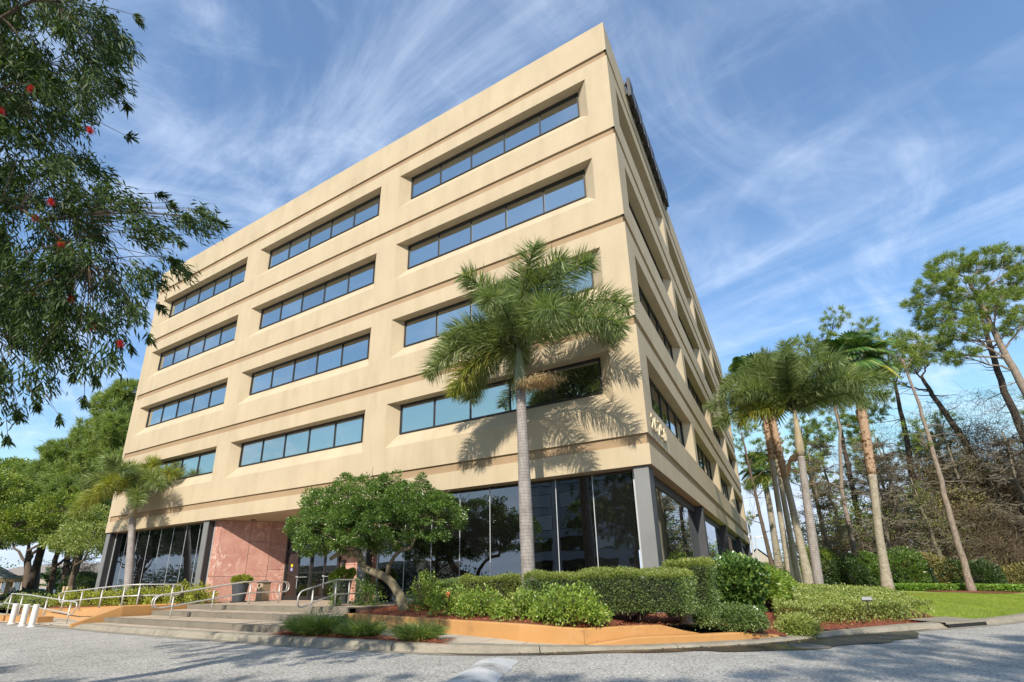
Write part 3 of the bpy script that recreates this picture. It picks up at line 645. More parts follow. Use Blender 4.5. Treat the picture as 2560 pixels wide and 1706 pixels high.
KB = [RS[i]+NR[i]*0.50 for i in range(len(RS)) if -0.55 < RS[i][0] < 2.35]
zz_ = [-4.08 + 0.03*math.sin(i*0.5) if i < len(KB)-4 else -4.07-0.085*(i-len(KB)+5) for i in range(len(KB))]
wallstrip(KB, zz_, [-4.6]*len(KB), 0.2, 'upper_wall', t_)
KC = [RS[i]+NR[i]*0.275 for i in range(len(RS)) if -0.62 < RS[i][0] < 3.15]
nn = len(KC); zz_ = [-4.36+0.12*min(1, i/2.2) if i < nn-3 else -4.24-0.045*(i-nn+4) for i in range(nn)]
wallstrip(KC, zz_, [-4.6]*nn, 0.22, 'lower_wall', t_)
# mulch bed behind wall A
mb = MB(); nx_ = 30; ny_ = 10; rows = []
WT = [-4.0, -4.0, -4.03, -4.05, -4.12]
for i in range(nx_+1):
    x = -9.9+(9.6)*i/nx_
    y0 = np.interp(x, [p[0] for p in WA]+[-0.2], [p[1] for p in WA]+[-4.0])+0.12; z0 = np.interp(x, [p[0] for p in WA]+[-0.2], WT+[-4.10])
    rows.append([(x, y0+(0.4-y0)*j/ny_, z0 + (-3.83-z0)*min(1, j/ny_*1.6) + 0.02*math.sin(i*1.3+j)) for j in range(ny_+1)])
m = ny_+1; vs = [q for r_ in rows for q in r_]
mb.add(vs, [(i*m+j, (i+1)*m+j, (i+1)*m+j+1, i*m+j+1) for i in range(nx_) for j in range(ny_)])
struct('mulch_bed', mb, M_MULCH, True)
MB().quad
mb = MB(); mb.prism([(-8.2, -6.17), (-2.9, -6.05), (-3.3, -5.86), (-4.2, -5.75), (-5.1, -5.82), (-5.8, -5.6), (-7.0, -5.5), (-8.0, -5.6)], -4.4, -4.285); struct('mulch_strip', mb, M_MULCH)
# mulch chips
def chips(name, P, zf, label, L=0.05):
    n = len(P); D = rdir(n); D[:, 2] *= 0.35
    V, F = leaves(P, D, L*(0.5+rng.random(n)), 0.012, 0.05, unit(np.stack([rng.normal(0, .3, n), rng.normal(0, .3, n), np.ones(n)], 1)))
    return tag(npmesh(name, V, F, M_CHIP), label, 'mulch', kind='stuff')
def samp(n, poly_fn, x0, x1, y0, y1):
    x = rng.uniform(x0, x1, n); y = rng.uniform(y0, y1, n); k = poly_fn(x, y); return x[k], y[k]
WX = [p[0] for p in WA]; WY = [p[1] for p in WA]
x, y = samp(26000, lambda x, y: (y > np.interp(x, WX, WY)+0.22) & (y < -0.3), -9.4, -0.8, -4.6, 0)
y0 = np.interp(x, WX, WY)+0.12; z0 = np.interp(x, WX, WT); z = z0+(-3.83-z0)*np.minimum(1, (y-y0)/(0.4-y0)*1.6)
PC1 = np.stack([x, y, z+0.012+0.03*rng.random(len(x))], 1)
x, y = samp(42000, lambda x, y: bedmask(x, y) & (kdist(x, y) > 0.45) & (kdist(x, y) < 3.5), -0.9, 7, -4.6, 5)
PC2 = np.stack([x, y, H(x, y)+0.01+0.03*rng.random(len(x))], 1)
x, y = samp(5200, lambda x, y: y > -6.12, -8.1, -3.0, -6.15, -5.6)
PC3 = np.stack([x, y, np.full(len(x), -4.27)+0.02*rng.random(len(x))], 1)
x, y = samp(5000, lambda x, y: y < -0.5, -33, -18.6, -2.6, -0.5)
PC4 = np.stack([x, y, np.full(len(x), -3.80)+0.05*rng.random(len(x))-0.02*np.maximum(0, -20-x)*0.5], 1)
chips('mulch_chips', np.concatenate([PC1, PC2, PC3]), None, 'loose red bark chips covering the planting beds beside the kerb')
# mulch rings in the lawn
for nm, cx, cy, rr, lab in (('mulch_ring', 8.2, 19.2, 1.6, 'round patch of red mulch at the foot of the orange fan palm'), ('mulch_ring', 12.3, 26.8, 2.2, 'round patch of red mulch under the lone slender pine')):
    mb = MB(); pts = [(cx+rr*math.cos(a)*(1+.08*math.sin(3*a)), cy+rr*0.9*math.sin(a)) for a in np.linspace(0, 2*math.pi, 25)[:-1]]
    hh = [Hs(*q)+0.025 for q in pts]; mb.add([(cx, cy, Hs(cx, cy)+0.07)]+[(q[0], q[1], hh[i]) for i, q in enumerate(pts)], [(0, i+1, (i+1) % 24+1) for i in range(24)])
    tag(mb.build(nm, M_MULCH), lab, 'mulch')

# ------------------------------------------------------------------ office building
W_, L_ = 33.0, 38.5
ZR, B0 = 18.62, 17.10
BT = {0: 17.10, 1: 13.113, 2: 9.113, 3: 5.113, 4: 1.113}; BW = 0.33; ZB = 0.14
bld = thing('office_building', (-16, 0, -3.8), 'five storey cream stucco office building with long bands of recessed blue windows', 'office building')
FC = [(-32.06, -22.55), (-21.36, -11.76), (-10.55, -0.94)]       # window bays, front
SC = [(1.03+9.35*i, 1.03+9.35*i+8.65) for i in range(4)]            # window bays, side
REC = 0.40; SPL = 0.455
mb = MB()
def F2(u, z, d): return (u, d, z)            # front: u = x, depth d towards +y
def S2(u, z, d): return (-d, u, z)           # side: u = y, depth towards -x
def face(P, u0, u1, z0, z1, d=0.0, flip=False):
    q = [P(u0, z0, d), P(u1, z0, d), P(u1, z1, d), P(u0, z1, d)]
    mb.add(q, [(0, 1, 2, 3)])
for P, U0, U1, OP in ((F2, -W_, 0.0, FC), (S2, 0.0, L_, SC)):
    # vertical strips of wall: solid zones
    zones = [(ZB, BT[4]-BW)]
    for k in (4, 3, 2, 1):
        top = (BT[k-1]-BW)
        b = BT[k]; zb, zt = b+1.063, b+2.99
        zones.append((b, zb)); zones.append((zt, top))
        us = [U0]+[u for o_ in OP for u in o_]+[U1]
        for i in range(0, len(us), 2): face(P, us[i], us[i+1], zb, zt)
        for (u0, u1) in OP:
            i0_, i1_ = u0+SPL, u1-SPL; ib, it = b+1.68, b+2.974
            mb.add([P(u0, zb, 0), P(u1, zb, 0), P(i1_, ib, REC), P(i0_, ib, REC)], [(0, 1, 2, 3)])
            mb.add([P(u0, zt, 0), P(i0_, it, REC), P(i1_, it, REC), P(u1, zt, 0)], [(0, 1, 2, 3)])
            mb.add([P(u0, zb, 0), P(i0_, ib, REC), P(i0_, it, REC), P(u0, zt, 0)], [(0, 1, 2, 3)])
            mb.add([P(u1, zb, 0), P(u1, zt, 0), P(i1_, it, REC), P(i1_, ib, REC)], [(0, 1, 2, 3)])
    zones.append((B0, ZR))
    for z0, z1 in zones: face(P, U0, U1, z0, z1)
    # returns at the band recess
    for k in range(5):
        zt = BT[k]; zb = zt-BW
        mb.add([P(U0, zt, 0), P(U1, zt, 0), P(U1, zt, 0.1), P(U0, zt, 0.1)], [(0, 1, 2, 3)])
        mb.add([P(U0, zb, 0), P(U1, zb, 0), P(U1, zb, 0.1), P(U0, zb, 0.1)], [(0, 1, 2, 3)])
# plain rear and far side walls, parapet, soffit
mb.box((-W_, L_-0.3, ZB), (-0.3, L_, ZR)); mb.box((-W_, 0.01, ZB), (-W_+0.25, L_-0.3, ZR))
mb.box((-W_+0.25, 0.14, ZR-0.9), (-0.14, 0.40, ZR-0.002)); mb.box((-0.40, 0.40, ZR-0.9), (-0.14, L_-0.3, ZR-0.002))
mb.add([(-W_, 0, ZR), (0, 0, ZR), (0, L_, ZR), (-0.42, L_, ZR), (-0.42, 0.42, ZR), (-W_, 0.42, ZR)], [(0, 1, 2, 3, 4, 5)])
mb.add([(-W_, 0, ZB), (0, 0, ZB), (0, L_, ZB), (-2, L_, ZB), (-2, 3.3, ZB), (-W_, 3.3, ZB)], [(0, 5, 4, 3, 2, 1)])
mb.build('wall', M_ST, bld)
for k in range(5):
    zt = BT[k]; zb = zt-BW; mb = MB(); r_ = 0.07
    mb.quad((-W_+0.002, r_, zb-.01), (-r_, r_, zb-.01), (-r_, r_, zt+.01), (-W_+0.002, r_, zt+.01)); mb.quad((-r_, r_, zb-.01), (-r_, L_-.002, zb-.01), (-r_, L_-.002, zt+.01), (-r_, r_, zt+.01))
    mb.build('accent_band', M_BAND, bld)
mb = MB(); mb.box((-W_+0.3, 0.45, ZR-1.0), (-0.45, L_-0.3, ZR-0.85)); mb.build('roof', M_ROOF, bld)
for z in (BT[4]+1.2, BT[3]+1.2, BT[2]+1.2, BT[1]+1.2):
    pass
mb = MB(); mb.box((-W_+0.6, 0.62, 0.18), (-0.62, L_-0.6, ZR-1.1)); mb.build('dark_interior', M_BLACK, bld)
# windows
def pane_mesh(w, h, m, nm):
    me = bpy.data.meshes.new(nm); me.from_pydata([(0, 0, 0), (w, 0, 0), (w, 0, h), (0, 0, h), (0, .012, 0), (w, .012, 0), (w, .012, h), (0, .012, h)], [],
        [(0, 1, 2, 3), (4, 7, 6, 5), (0, 4, 5, 1), (1, 5, 6, 2), (2, 6, 7, 3), (3, 7, 4, 0)]); me.materials.append(m); return me
def window(origin, side, width, zb, zt, npane, m, d, fw=0.055, mw=0.05, shared={}):
    """origin: (x, y) of the left end of the opening as seen; side False=front, True=side"""
    h = zt-zb; w = (width-2*fw-(npane-1)*mw)/npane
    mb = MB(); y0, y1 = -0.05, 0.03
    mb.box((0, y0, 0), (fw, y1, h)); mb.box((width-fw, y0, 0), (width, y1, h)); mb.box((fw, y0, 0), (width-fw, y1, fw)); mb.box((fw, y0, h-0.09), (width-fw, y1, h))
    for i in range(1, npane):
        x = fw+i*(w+mw)-mw; mb.box((x, y0+0.01, fw), (x+mw, y1, h-0.09))
    key = (round(width, 3), round(h, 3), npane)
    if ('f',)+key not in shared:
        me = bpy.data.meshes.new('window'); me.from_pydata(mb.v, [], mb.f); me.materials.append(M_FRAME); shared[('f',)+key] = me
        shared[('p',)+key] = pane_mesh(w, h-fw-0.09, m, 'pane')
    o = link('window', shared[('f',)+key], bld)
    base = base_of(bld)
    if not side: o.location = (origin-base.x, d-base.y, zb-base.z)
    else: o.location = (-d-base.x, origin-base.y, zb-base.z); o.rotation_euler = (0, 0, R(90))
    for i in range(npane):
        p_ = link('pane', shared[('p',)+key], o); p_.location = (fw+i*(w+mw), 0.0, fw); p_.rotation_euler = (rng.normal(0, .0012), 0, rng.normal(0, .0015))
    return o
for k in (1, 2, 3, 4):
    for (u0, u1) in FC: window(u0+SPL, False, u1-u0-2*SPL, BT[k]+1.68, BT[k]+2.974, 5, M_GLU, REC)
    for (u0, u1) in SC: window(u0+SPL, True, u1-u0-2*SPL, BT[k]+1.68, BT[k]+2.974, 5, M_GLS, REC)
# ground floor glazing, front
def gpane(x0, x1, y, z0, z1, m=M_GLD):
    o = link('ground_floor_pane', pane_mesh(x1-x0, z1-z0, m, 'ground_floor_pane'), bld); b = base_of(bld); o.location = (x0-b.x, y-b.y, z0-b.z); return o
YG = 0.45
for (xa, xb, n) in ((-32.45, -22.35, 8), (-10.90, -0.72, 8)):
    w = (xb-xa)/n
    for i in range(n):
        gpane(xa+i*w+0.012, xa+(i+1)*w-0.012, YG, -3.75, 0.10)
        if i: MB().box((xa+i*w-0.012, YG-0.012, -3.75), (xa+i*w+0.012, YG+0.01, 0.10)).build('glass_joint', M_JOINT, bld)
    mb = MB(); mb.box((xa-0.1, YG-0.03, -4.2), (xb+0.1, YG+0.1, -3.75)); mb.build('glazing_sill', M_PIL, bld)
    MB().box((xa-0.10, YG-0.02, -3.75), (xa-0.03, YG+0.05, 0.13)).build('glazing_jamb', M_JOINT, bld); MB().box((xb+0.03, YG-0.02, -3.75), (xb+0.10, YG+0.05, 0.13)).build('glazing_jamb', M_JOINT, bld)
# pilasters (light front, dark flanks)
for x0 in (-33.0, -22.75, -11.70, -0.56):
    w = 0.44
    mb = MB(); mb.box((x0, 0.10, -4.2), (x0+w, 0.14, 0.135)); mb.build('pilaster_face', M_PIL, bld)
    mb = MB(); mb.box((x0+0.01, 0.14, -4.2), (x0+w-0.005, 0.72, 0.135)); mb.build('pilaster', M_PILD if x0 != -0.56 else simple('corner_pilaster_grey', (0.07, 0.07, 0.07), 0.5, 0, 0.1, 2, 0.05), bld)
# ground floor glazing, side
XS = -0.36
for i in range(4):
    y0, y1 = (0.75 if i == 0 else 0.85+9.35*i), 0.30+9.35*(i+1)
    n = 6; w = (y1-y0)/n
    for j in range(n):
        o = link('ground_floor_pane', pane_mesh(w-0.024, 3.55, M_GLS, 'ground_floor_pane'), bld); b = base_of(bld)
        o.location = (XS-b.x, y0+j*w+0.012-b.y, -3.75-b.z); o.rotation_euler = (0, 0, R(90))
    mb = MB(); mb.box((XS-0.08, y0, -0.20), (XS+0.04, y1, 0.135)); mb.build('glazing_header', M_FRAME, bld)
    mb = MB(); mb.box((XS-0.08, y0, -4.2), (XS+0.04, y1, -3.75)); mb.build('glazing_sill', M_PILD, bld)
for i in range(1, 5):
    yc = 0.35+9.35*i
    mb = MB(); mb.box((XS-0.2, yc, -4.2), (-0.04, yc+0.45, 0.135)); mb.build('side_column', M_PILD, bld)
# entrance recess : splayed marble walls of slabs
def marble(A, B, nz, cols, jit=0.0):
    A = np.array(A, float); B = np.array(B, float); d = B-A; Ln = np.linalg.norm(d); t = d/Ln; nrm = np.array([t[1], -t[0]])
    mb = MB(); bk = A+(-nrm)*0.03; bk2 = B+(-nrm)*0.03
    mb.quad((bk[0], bk[1], -3.8), (bk2[0], bk2[1], -3.8), (bk2[0], bk2[1], 0.14), (bk[0], bk[1], 0.14)); mb.build('marble_joint_backing', M_GROUT, bld)
    for i in range(len(cols)-1):
        zs = nz[i % len(nz)]
        for j in range(len(zs)-1):
            g = 0.009; pr = rng.normal(0, .0012)
            a = A+t*(cols[i]*Ln+g); b = A+t*(cols[i+1]*Ln-g); z0, z1 = zs[j]+g, zs[j+1]-g
            a2, b2 = a-nrm*0.028, b-nrm*0.028; a = a+nrm*pr; b = b+nrm*pr
            MB().prism([tuple(a), tuple(b), tuple(b2), tuple(a2)], z0, z1).build('marble_slab', M_MAR, bld)
marble((-22.20, 0.40), (-21.75, 0.46), [[-3.798, -2.62, 0.13]], [0, 1])
marble((-21.75, 0.46), (-19.68, 3.02), [[-3.798, -2.62, 0.135], [-3.798, -2.62, -0.9, 0.135], [-3.798, -2.3, -1.0, 0.135]], [0, 0.42, 0.72, 1.0])
marble((-15.80, 3.02), (-13.9, 3.02), [[-3.798, -2.2, -0.9, 0.135]], [0, 0.5, 1.0])
marble((-13.9, 3.02), (-11.75, 0.46), [[-3.798, -2.2, -0.9, 0.135]], [0, 0.33, 0.66, 1.0])
marble((-11.75, 0.46), (-11.0, 0.44), [[-3.798, -2.2, -0.9, 0.135]], [0, 1])
# doors : four leaves with transom lights
dd = [-19.64+0.96*i for i in range(5)]
mb = MB(); yd = 2.95
for x in (dd[0], dd[2], dd[4]): mb.box((x-0.05, yd-0.06, -3.8), (x+0.05, yd+0.06, 0.13))
mb.box((dd[0]+0.05, yd-0.06, -1.42), (dd[4]-0.05, yd+0.06, -1.30)); mb.box((dd[0]+.05, yd-0.06, -0.95), (dd[4]-.05, yd+0.06, -0.87)); mb.build('entrance_frame', M_FRAME, bld)
for i in range(4):
    x0, x1 = dd[i]+0.055, dd[i+1]-0.055
    if i in (0, 2): x1 = dd[i+1]-0.008
    else: x0 = dd[i]+0.008
    mb = MB(); fw = 0.06
    mb.box((x0, yd-0.03, -3.78), (x0+fw, yd+0.03, -1.43)); mb.box((x1-fw, yd-0.03, -3.78), (x1, yd+0.03, -1.43))
    mb.box((x0+fw, yd-0.03, -3.78), (x1-fw, yd+0.03, -3.60)); mb.box((x0+fw, yd-0.03, -1.52), (x1-fw, yd+0.03, -1.43)); mb.box((x0+fw, yd-0.03, -2.52), (x1-fw, yd+0.03, -2.47))
    door = mb.build('door', M_FRAME, bld)
    for z0, z1 in ((-3.60, -2.52), (-2.47, -1.52)):
        MB().box((x0+fw, yd-0.004, z0), (x1-fw, yd+0.004, z1)).build('door_glass', M_GLD, door)
    if i in (0, 2): hx = x1-0.03
    else: hx = x0+0.03
    mb = MB(); mb.lathe([(0.012, -2.72), (0.03, -2.70), (0.03, -2.66), (0.012, -2.64)], hx, yd-0.05, 10)
    mb.build('handle', M_JOINT, door)
    if i in (1, 3):
        mb = MB(); xx0, xx1 = x0+0.08, x1-0.12; mb.tube([(xx0, yd-0.03, -3.25), (xx0, yd-0.09, -3.22), (xx0, yd-0.09, -2.78), (xx0+0.05, yd-0.09, -2.70), (xx1, yd-0.09, -2.70)], 0.014, 8); mb.build('pull_bar', M_JOINT, door)
    for z0, z1 in ((-1.30, -0.95), (-0.87, 0.12)):
        MB().box((x0, yd-0.004, z0), (x1, yd+0.004, z1)).build('transom_glass', M_GLD, bld)
    if i == 0:
        mb = MB(); mb.lathe([(0.001, -2.02), (0.075, -2.02), (0.075, -2.019)], 0, 0, 16)
        st = MB(); cx = (x0+x1)/2-0.06; pts = [(cx+0.085*math.cos(a), yd-0.007, -2.10+0.085*math.sin(a)) for a in np.linspace(0, 2*math.pi, 17)[:-1]]
        st.add(pts, [tuple(range(16))]); st.build('yellow_sticker', M_YELLOW, door)
        st = MB(); st.quad((cx-0.07, yd-0.006, -2.38), (cx+0.07, yd-0.006, -2.38), (cx+0.07, yd-0.006, -2.22), (cx-0.07, yd-0.006, -2.22)); st.build('lilac_sticker', simple('lilac_sticker', (0.35, 0.33, 0.6), 0.5, 0, 0.02, 5, 0), door)
mb = MB(); mb.box((-15.62, 2.93, -2.28), (-15.42, 3.0, -1.96)); mb.build('entry_keypad', M_BLACK, bld)
for x, y in ((-20.3, 1.2), (-16.4, 1.4)):
    mb = MB(); mb.lathe([(0.11, 0.10), (0.11, 0.136), (0.09, 0.137)], x, y, 18); mb.build('soffit_downlight', M_BLACK, bld)
# street number 2 6 7 5 0 on the side wall
digits = {'2': [[(0.0, .36), (.02, .43), (.10, .47), (.2, .45), (.25, .37), (.22, .27), (.02, .03), (.0, .0), (.27, .0)]],
          '6': [[(.24, .42), (.15, .47), (.06, .42), (.01, .28), (.01, .12), (.07, .02), (.16, .0), (.24, .05), (.26, .15), (.21, .25), (.12, .27), (.03, .2)]],
          '7': [[(.0, .46), (.27, .46), (.14, .2), (.09, .0)]],
          '5': [[(.24, .46), (.04, .46), (.02, .26), (.12, .29), (.22, .24), (.26, .14), (.2, .03), (.1, .0), (.0, .05)]],
          '0': [[(.13, .47), (.05, .43), (.01, .3), (.01, .16), (.05, .04), (.13, .0), (.21, .04), (.25, .16), (.25, .3), (.21, .43), (.13, .47)]]}
yy = 0.46
for ch in '26750':
    mb = MB()
    for st in digits[ch]:
        for a, b in zip(st[:-1], st[1:]):
            d = np.array(b)-np.array(a); L = np.linalg.norm(d); d = d/L; n_ = np.array([-d[1], d[0]])*0.028; a_ = np.array(a)-d*0.015; b_ = np.array(b)+d*0.015
            q = [a_-n_, b_-n_, b_+n_, a_+n_]
            vs = [(0.035, yy+p_[0], 1.38+p_[1]*0.98) for p_ in q]+[(0.075, yy+p_[0], 1.38+p_[1]*0.98) for p_ in q]
            mb.add(vs, [(0, 1, 2, 3), (7, 6, 5, 4), (0, 4, 5, 1), (1, 5, 6, 2), (2, 6, 7, 3), (3, 7, 4, 0)])
        mb.tube([(0.0, yy+st[0][0], 1.38+st[0][1]*.98), (0.05, yy+st[0][0], 1.38+st[0][1]*.98)], 0.01, 6)
    mb.build('number_digit', M_SIGNLET, bld); yy += 0.445
# roof edge sign seen edge on, roof ladder
t_ = thing('roof_sign', (0.2, 7, 18.0), 'dark channel letter sign standing off the parapet on the right wall', 'sign')
mb = MB(); mb.box((0.05, 2.9, 17.85), (0.11, 11.3, 17.98)); mb.box((0.05, 2.9, 18.45), (0.11, 11.3, 18.58))
for y in np.arange(3.0, 11.4, 1.04): mb.box((0.0, y, 17.88), (0.05, y+0.06, 17.95)); mb.box((0.0, y, 18.48), (0.05, y+0.06, 18.55))
mb.build('mounting_rail', M_FRAME, t_)
y = 3.0; k = 0
while y < 11.0:
    w = (0.62, 0.8, 0.55, 0.72)[k % 4]; h = 1.05 if k in (0, 9) else 0.80 + 0.07*(k % 3)
    mb = MB(); mb.box((0.115, y, 17.8), (0.26, y+w, 17.8+h)); mb.build('channel_letter', M_FRAME, t_); y += w+0.14; k += 1
mb = MB()
for y in (36.2, 36.7): mb.tube([(-0.25, y, 17.7), (-0.25, y, 20.1)], 0.035, 6)
for z in np.arange(18.0, 20.1, 0.3): mb.tube([(-0.25, 36.2, z), (-0.25, 36.7, z)], 0.02, 6)
mb.build('roof_ladder', M_WHITE, bld)

# ------------------------------------------------------------------ handrails
def arc(p, q, c, n=5):
    """quadratic curve p -> q with control c"""
    p, q, c = Vector(p), Vector(q), Vector(c)
    return [p*(1-t)**2 + c*2*t*(1-t) + q*t*t for t in [i/n for i in range(n+1)]]
def rail_loop(top, bot, ext0, ext1, r=0.022):
    """closed rail: top line and lower line joined by rounded ends"""
    t0, t1, b0, b1 = Vector(top[0]), Vector(top[-1]), Vector(bot[0]), Vector(bot[-1])
    m0 = (t0+b0)/2 + Vector(ext0); m1 = (t1+b1)/2 + Vector(ext1)
    up = [Vector(q) for q in top]; dn = [Vector(q) for q in bot]
    a = arc(t1, m1, t1+Vector(ext1)); b = arc(m1, b1, b1+Vector(ext1)); c = arc(b0, m0, b0+Vector(ext0)); d = arc(m0, t0, t0+Vector(ext0))
    pts = up + a[1:] + b[1:] + dn[::-1][1:] + c[1:] + d[1:]
    return pts
def handrail(loc, label, top, bot, ext0, ext1, posts, r=0.024, off=(0, 0, 0), group='metal handrails by the entrance'):
    t_ = thing('handrail', loc, label, 'handrail', group)
    MB().tube(rail_loop(top, bot, ext0, ext1), r, 8, False).build('rail', M_STEEL, t_, True)
    for (x, y, zb, zt) in posts:
        o_ = Vector(off)
        mb = MB(); mb.tube([(x+o_.x, y+o_.y, zb-0.02), (x+o_.x, y+o_.y, zt-0.10)], r*1.12, 10); mb.build('post', M_STEEL, t_, True)
        mb = MB(); mb.tube([(x+o_.x, y+o_.y, zt-0.11), (x+o_.x*0.5, y+o_.y*0.5, zt-0.06), (x, y, zt-0.005)], r*0.55, 6); mb.build('bracket', M_STEEL, t_, True)
    return t_
# rail on the stairs (double loop)
for dx in (-0.045,):
    pass
xb = -15.2
tp = [(xb, -0.45, -2.965), (xb, -1.95, -2.965), (xb, -2.3, -2.985), (xb, -4.85, -3.36), (xb, -5.1, -3.39)]
bt = [(xb, -0.45, -3.36), (xb, -1.95, -3.375), (xb, -2.3, -3.40), (xb, -4.85, -3.77), (xb, -5.1, -3.80)]
po = [(xb, -0.661, -3.80, -2.965), (xb, -1.97, -3.80, -2.965), (xb, -3.40, -3.97, -3.15), (xb, -4.78, -4.14, -3.35)]
h1 = handrail((xb, -3, -3.8), 'double rounded steel handrail coming down the middle of the entrance steps', tp, bt, (0, 0.24, 0), (0, -0.26, -0.02), po)
MB().tube(rail_loop([(q[0]-0.11, q[1]-0.02, q[2]) for q in tp], [(q[0]-0.11, q[1]-0.02, q[2]) for q in bt], (0, 0.24, 0), (0, -0.26, -0.02)), 0.024, 8, False).build('rail', M_STEEL, h1, True)
# right end of the steps
xd = -9.72
tp = [(xd, -1.85, -2.98), (xd, -2.75, -2.985), (xd, -3.95, -3.29)]; bt = [(xd, -1.85, -3.42), (xd, -2.75, -3.43), (xd, -3.95, -3.76)]
handrail((xd, -3, -3.8), 'short rounded steel handrail beside the right planter pot', tp, bt, (0, 0.22, 0), (0, -0.2, -0.05), [(xd, -2.15, -3.80, -2.98), (xd, -2.72, -3.80, -2.985), (xd, -3.62, -3.97, -3.2)])
# ramp rail
tp = [(-25.2, -4.25, -3.26), (-23.17, -4.3, -3.19), (-21.42, -4.3, -3.10), (-19.6, -4.3, -3.03), (-18.9, -4.1, -3.01), (-18.72, -2.9, -3.02)]
bt = [(-25.0, -4.25, -3.68), (-23.17, -4.3, -3.58), (-21.42, -4.3, -3.50), (-19.6, -4.3, -3.44), (-18.9, -4.1, -3.42), (-18.72, -2.9, -3.43)]
handrail((-22, -4.3, -3.9), 'long steel handrail rising along the orange ramp in front of the yellow shrubs', tp, bt, (-0.3, 0, -0.04), (0.02, 0.28, 0),
         [(-24.95, -4.25, -4.12, -3.26), (-23.15, -4.3, -3.98, -3.19), (-21.42, -4.3, -3.92, -3.10), (-19.67, -4.3, -3.86, -3.035), (-18.85, -4.15, -3.82, -3.01), (-18.72, -3.0, -3.80, -3.02)])
# lower left rail across the pavement
tp = [(-29.0, -4.8, -3.30), (-26.2, -5.05, -3.36), (-23.2, -5.3, -3.50), (-20.4, -5.5, -3.63)]
bt = [(-29.6, -4.8, -3.72), (-26.2, -5.05, -3.80), (-23.2, -5.3, -3.93), (-21.0, -5.45, -4.03)]
handrail((-24, -5.2, -4.4), 'steel handrail sloping down behind the white bollards at the left edge', tp, bt, (-0.35, 0.1, 0), (0.3, -0.03, -0.12),
         [(-29.0, -4.8, -4.36, -3.30), (-27.2, -4.95, -4.38, -3.33), (-23.7, -5.25, -4.40, -3.48), (-20.95, -5.45, -4.40, -3.61)])
# bollards
for (x, y), lab in (((-24.0, -6.1), 'leftmost of the three white round bollards, at the picture edge'), ((-22.15, -6.35), 'middle one of the three white round bollards'), ((-21.1, -6.42), 'rightmost of the three white round bollards')):
    t_ = thing('bollard', (x, y, ROAD), lab, 'bollard', 'white bollards by the pavement')
    MB().lathe([(0.095, ROAD), (0.095, -3.70), (0.088, -3.685), (0.06, -3.675)], x, y, 20).build('post', M_BOLL, t_, False)
    MB().lathe([(0.13, ROAD+0.002), (0.13, ROAD+0.02), (0.096, ROAD+0.045)], x, y, 20).build('base_collar', M_BOLL, t_, False)
# rubbish bin with pebble sides
t_ = thing('litter_bin', (-18.95, 1.45, -3.8), 'square pebble sided litter bin with dark lid against the pink marble', 'bin')
bx0, by0 = -19.12, 1.05
MB().box((bx0, by0, -3.76), (bx0+0.42, by0+0.42, -2.98)).build('body', M_SAND, t_)
MB().box((bx0-0.02, by0-0.02, -3.798), (bx0+0.44, by0+0.44, -3.75)).build('base', M_SAND, t_)
mb = MB(); mb.box((bx0-0.015, by0-0.015, -2.98), (bx0+0.435, by0+0.435, -2.90)); mb.box((bx0+0.08, by0+0.08, -2.90), (bx0+0.34, by0+0.34, -2.86)); mb.build('lid', M_BLACK, t_)
MB().box((bx0+0.10, by0-0.012, -3.14), (bx0+0.24, by0-0.002, -3.02)).build('opening', M_BLACK, t_)
for sx in (0.06, 0.30): MB().box((bx0+sx, by0-0.008, -3.7), (bx0+sx+0.02, by0+0.0, -3.2)).build('corner_strip', M_SAND, t_)
# potted shrubs
def potted(x, y, r, h, fh, lab, m):
    t_ = thing('potted_shrub', (x, y, -3.795), lab, 'potted plant', 'potted shrubs flanking the entrance')
    z = -3.79
    MB().lathe([(r*0.9, z), (r*0.98, z+0.03), (r*0.98, z+0.05)], x, y, 28).build('saucer', M_POT, t_)
    MB().lathe([(r*0.72, z+0.05), (r*0.98, z+h-0.04), (r*1.03, z+h-0.03), (r*1.03, z+h), (r*0.95, z+h), (r*0.93, z+h-0.05)], x, y, 28).build('pot', M_POT, t_)
    MB().lathe([(0.01, z+h-0.07), (r*0.92, z+h-0.06)], x, y, 20).build('soil', M_SOIL, t_)
    n = 9000; P, d = ball(n, (x, y, z+h+fh*0.45), (r*1.15, r*1.15, fh*0.6), 0.25); P = P + lump(P, 0.07, 6)
    k = P[:, 2] > z+h-0.02; P, d = P[k], d[k]
    k = np.sin(P[:, 0]*23+P[:, 2]*17)+np.sin(P[:, 1]*19-P[:, 2]*21) > -0.4; P, d = P[k], d[k]
    V, F = leaves(P, d+rdir(len(P))*0.7, 0.07, 0.032); tag(npmesh('foliage', V, F, m, t_), None)
    mb = MB()
    for i in range(9):
        a = i*0.7; mb.tube([(x, y, z+h-0.06), (x+r*0.3*math.cos(a), y+r*0.3*math.sin(a), z+h+fh*0.3), (x+r*0.6*math.cos(a), y+r*0.6*math.sin(a), z+h+fh*0.7)], 0.008, 5)
    tag(mb.build('stems', B_BRN, t_), None, None, None, 'stuff')
potted(-18.75, -0.05, 0.36, 0.78, 0.38, 'dark round pot with a yellowish shrub left of the bin', L_CROT)
potted(-11.55, -0.75, 0.36, 0.80, 0.42, 'tall slate pot with a bright lime shrub behind the short handrail', L_LIME)

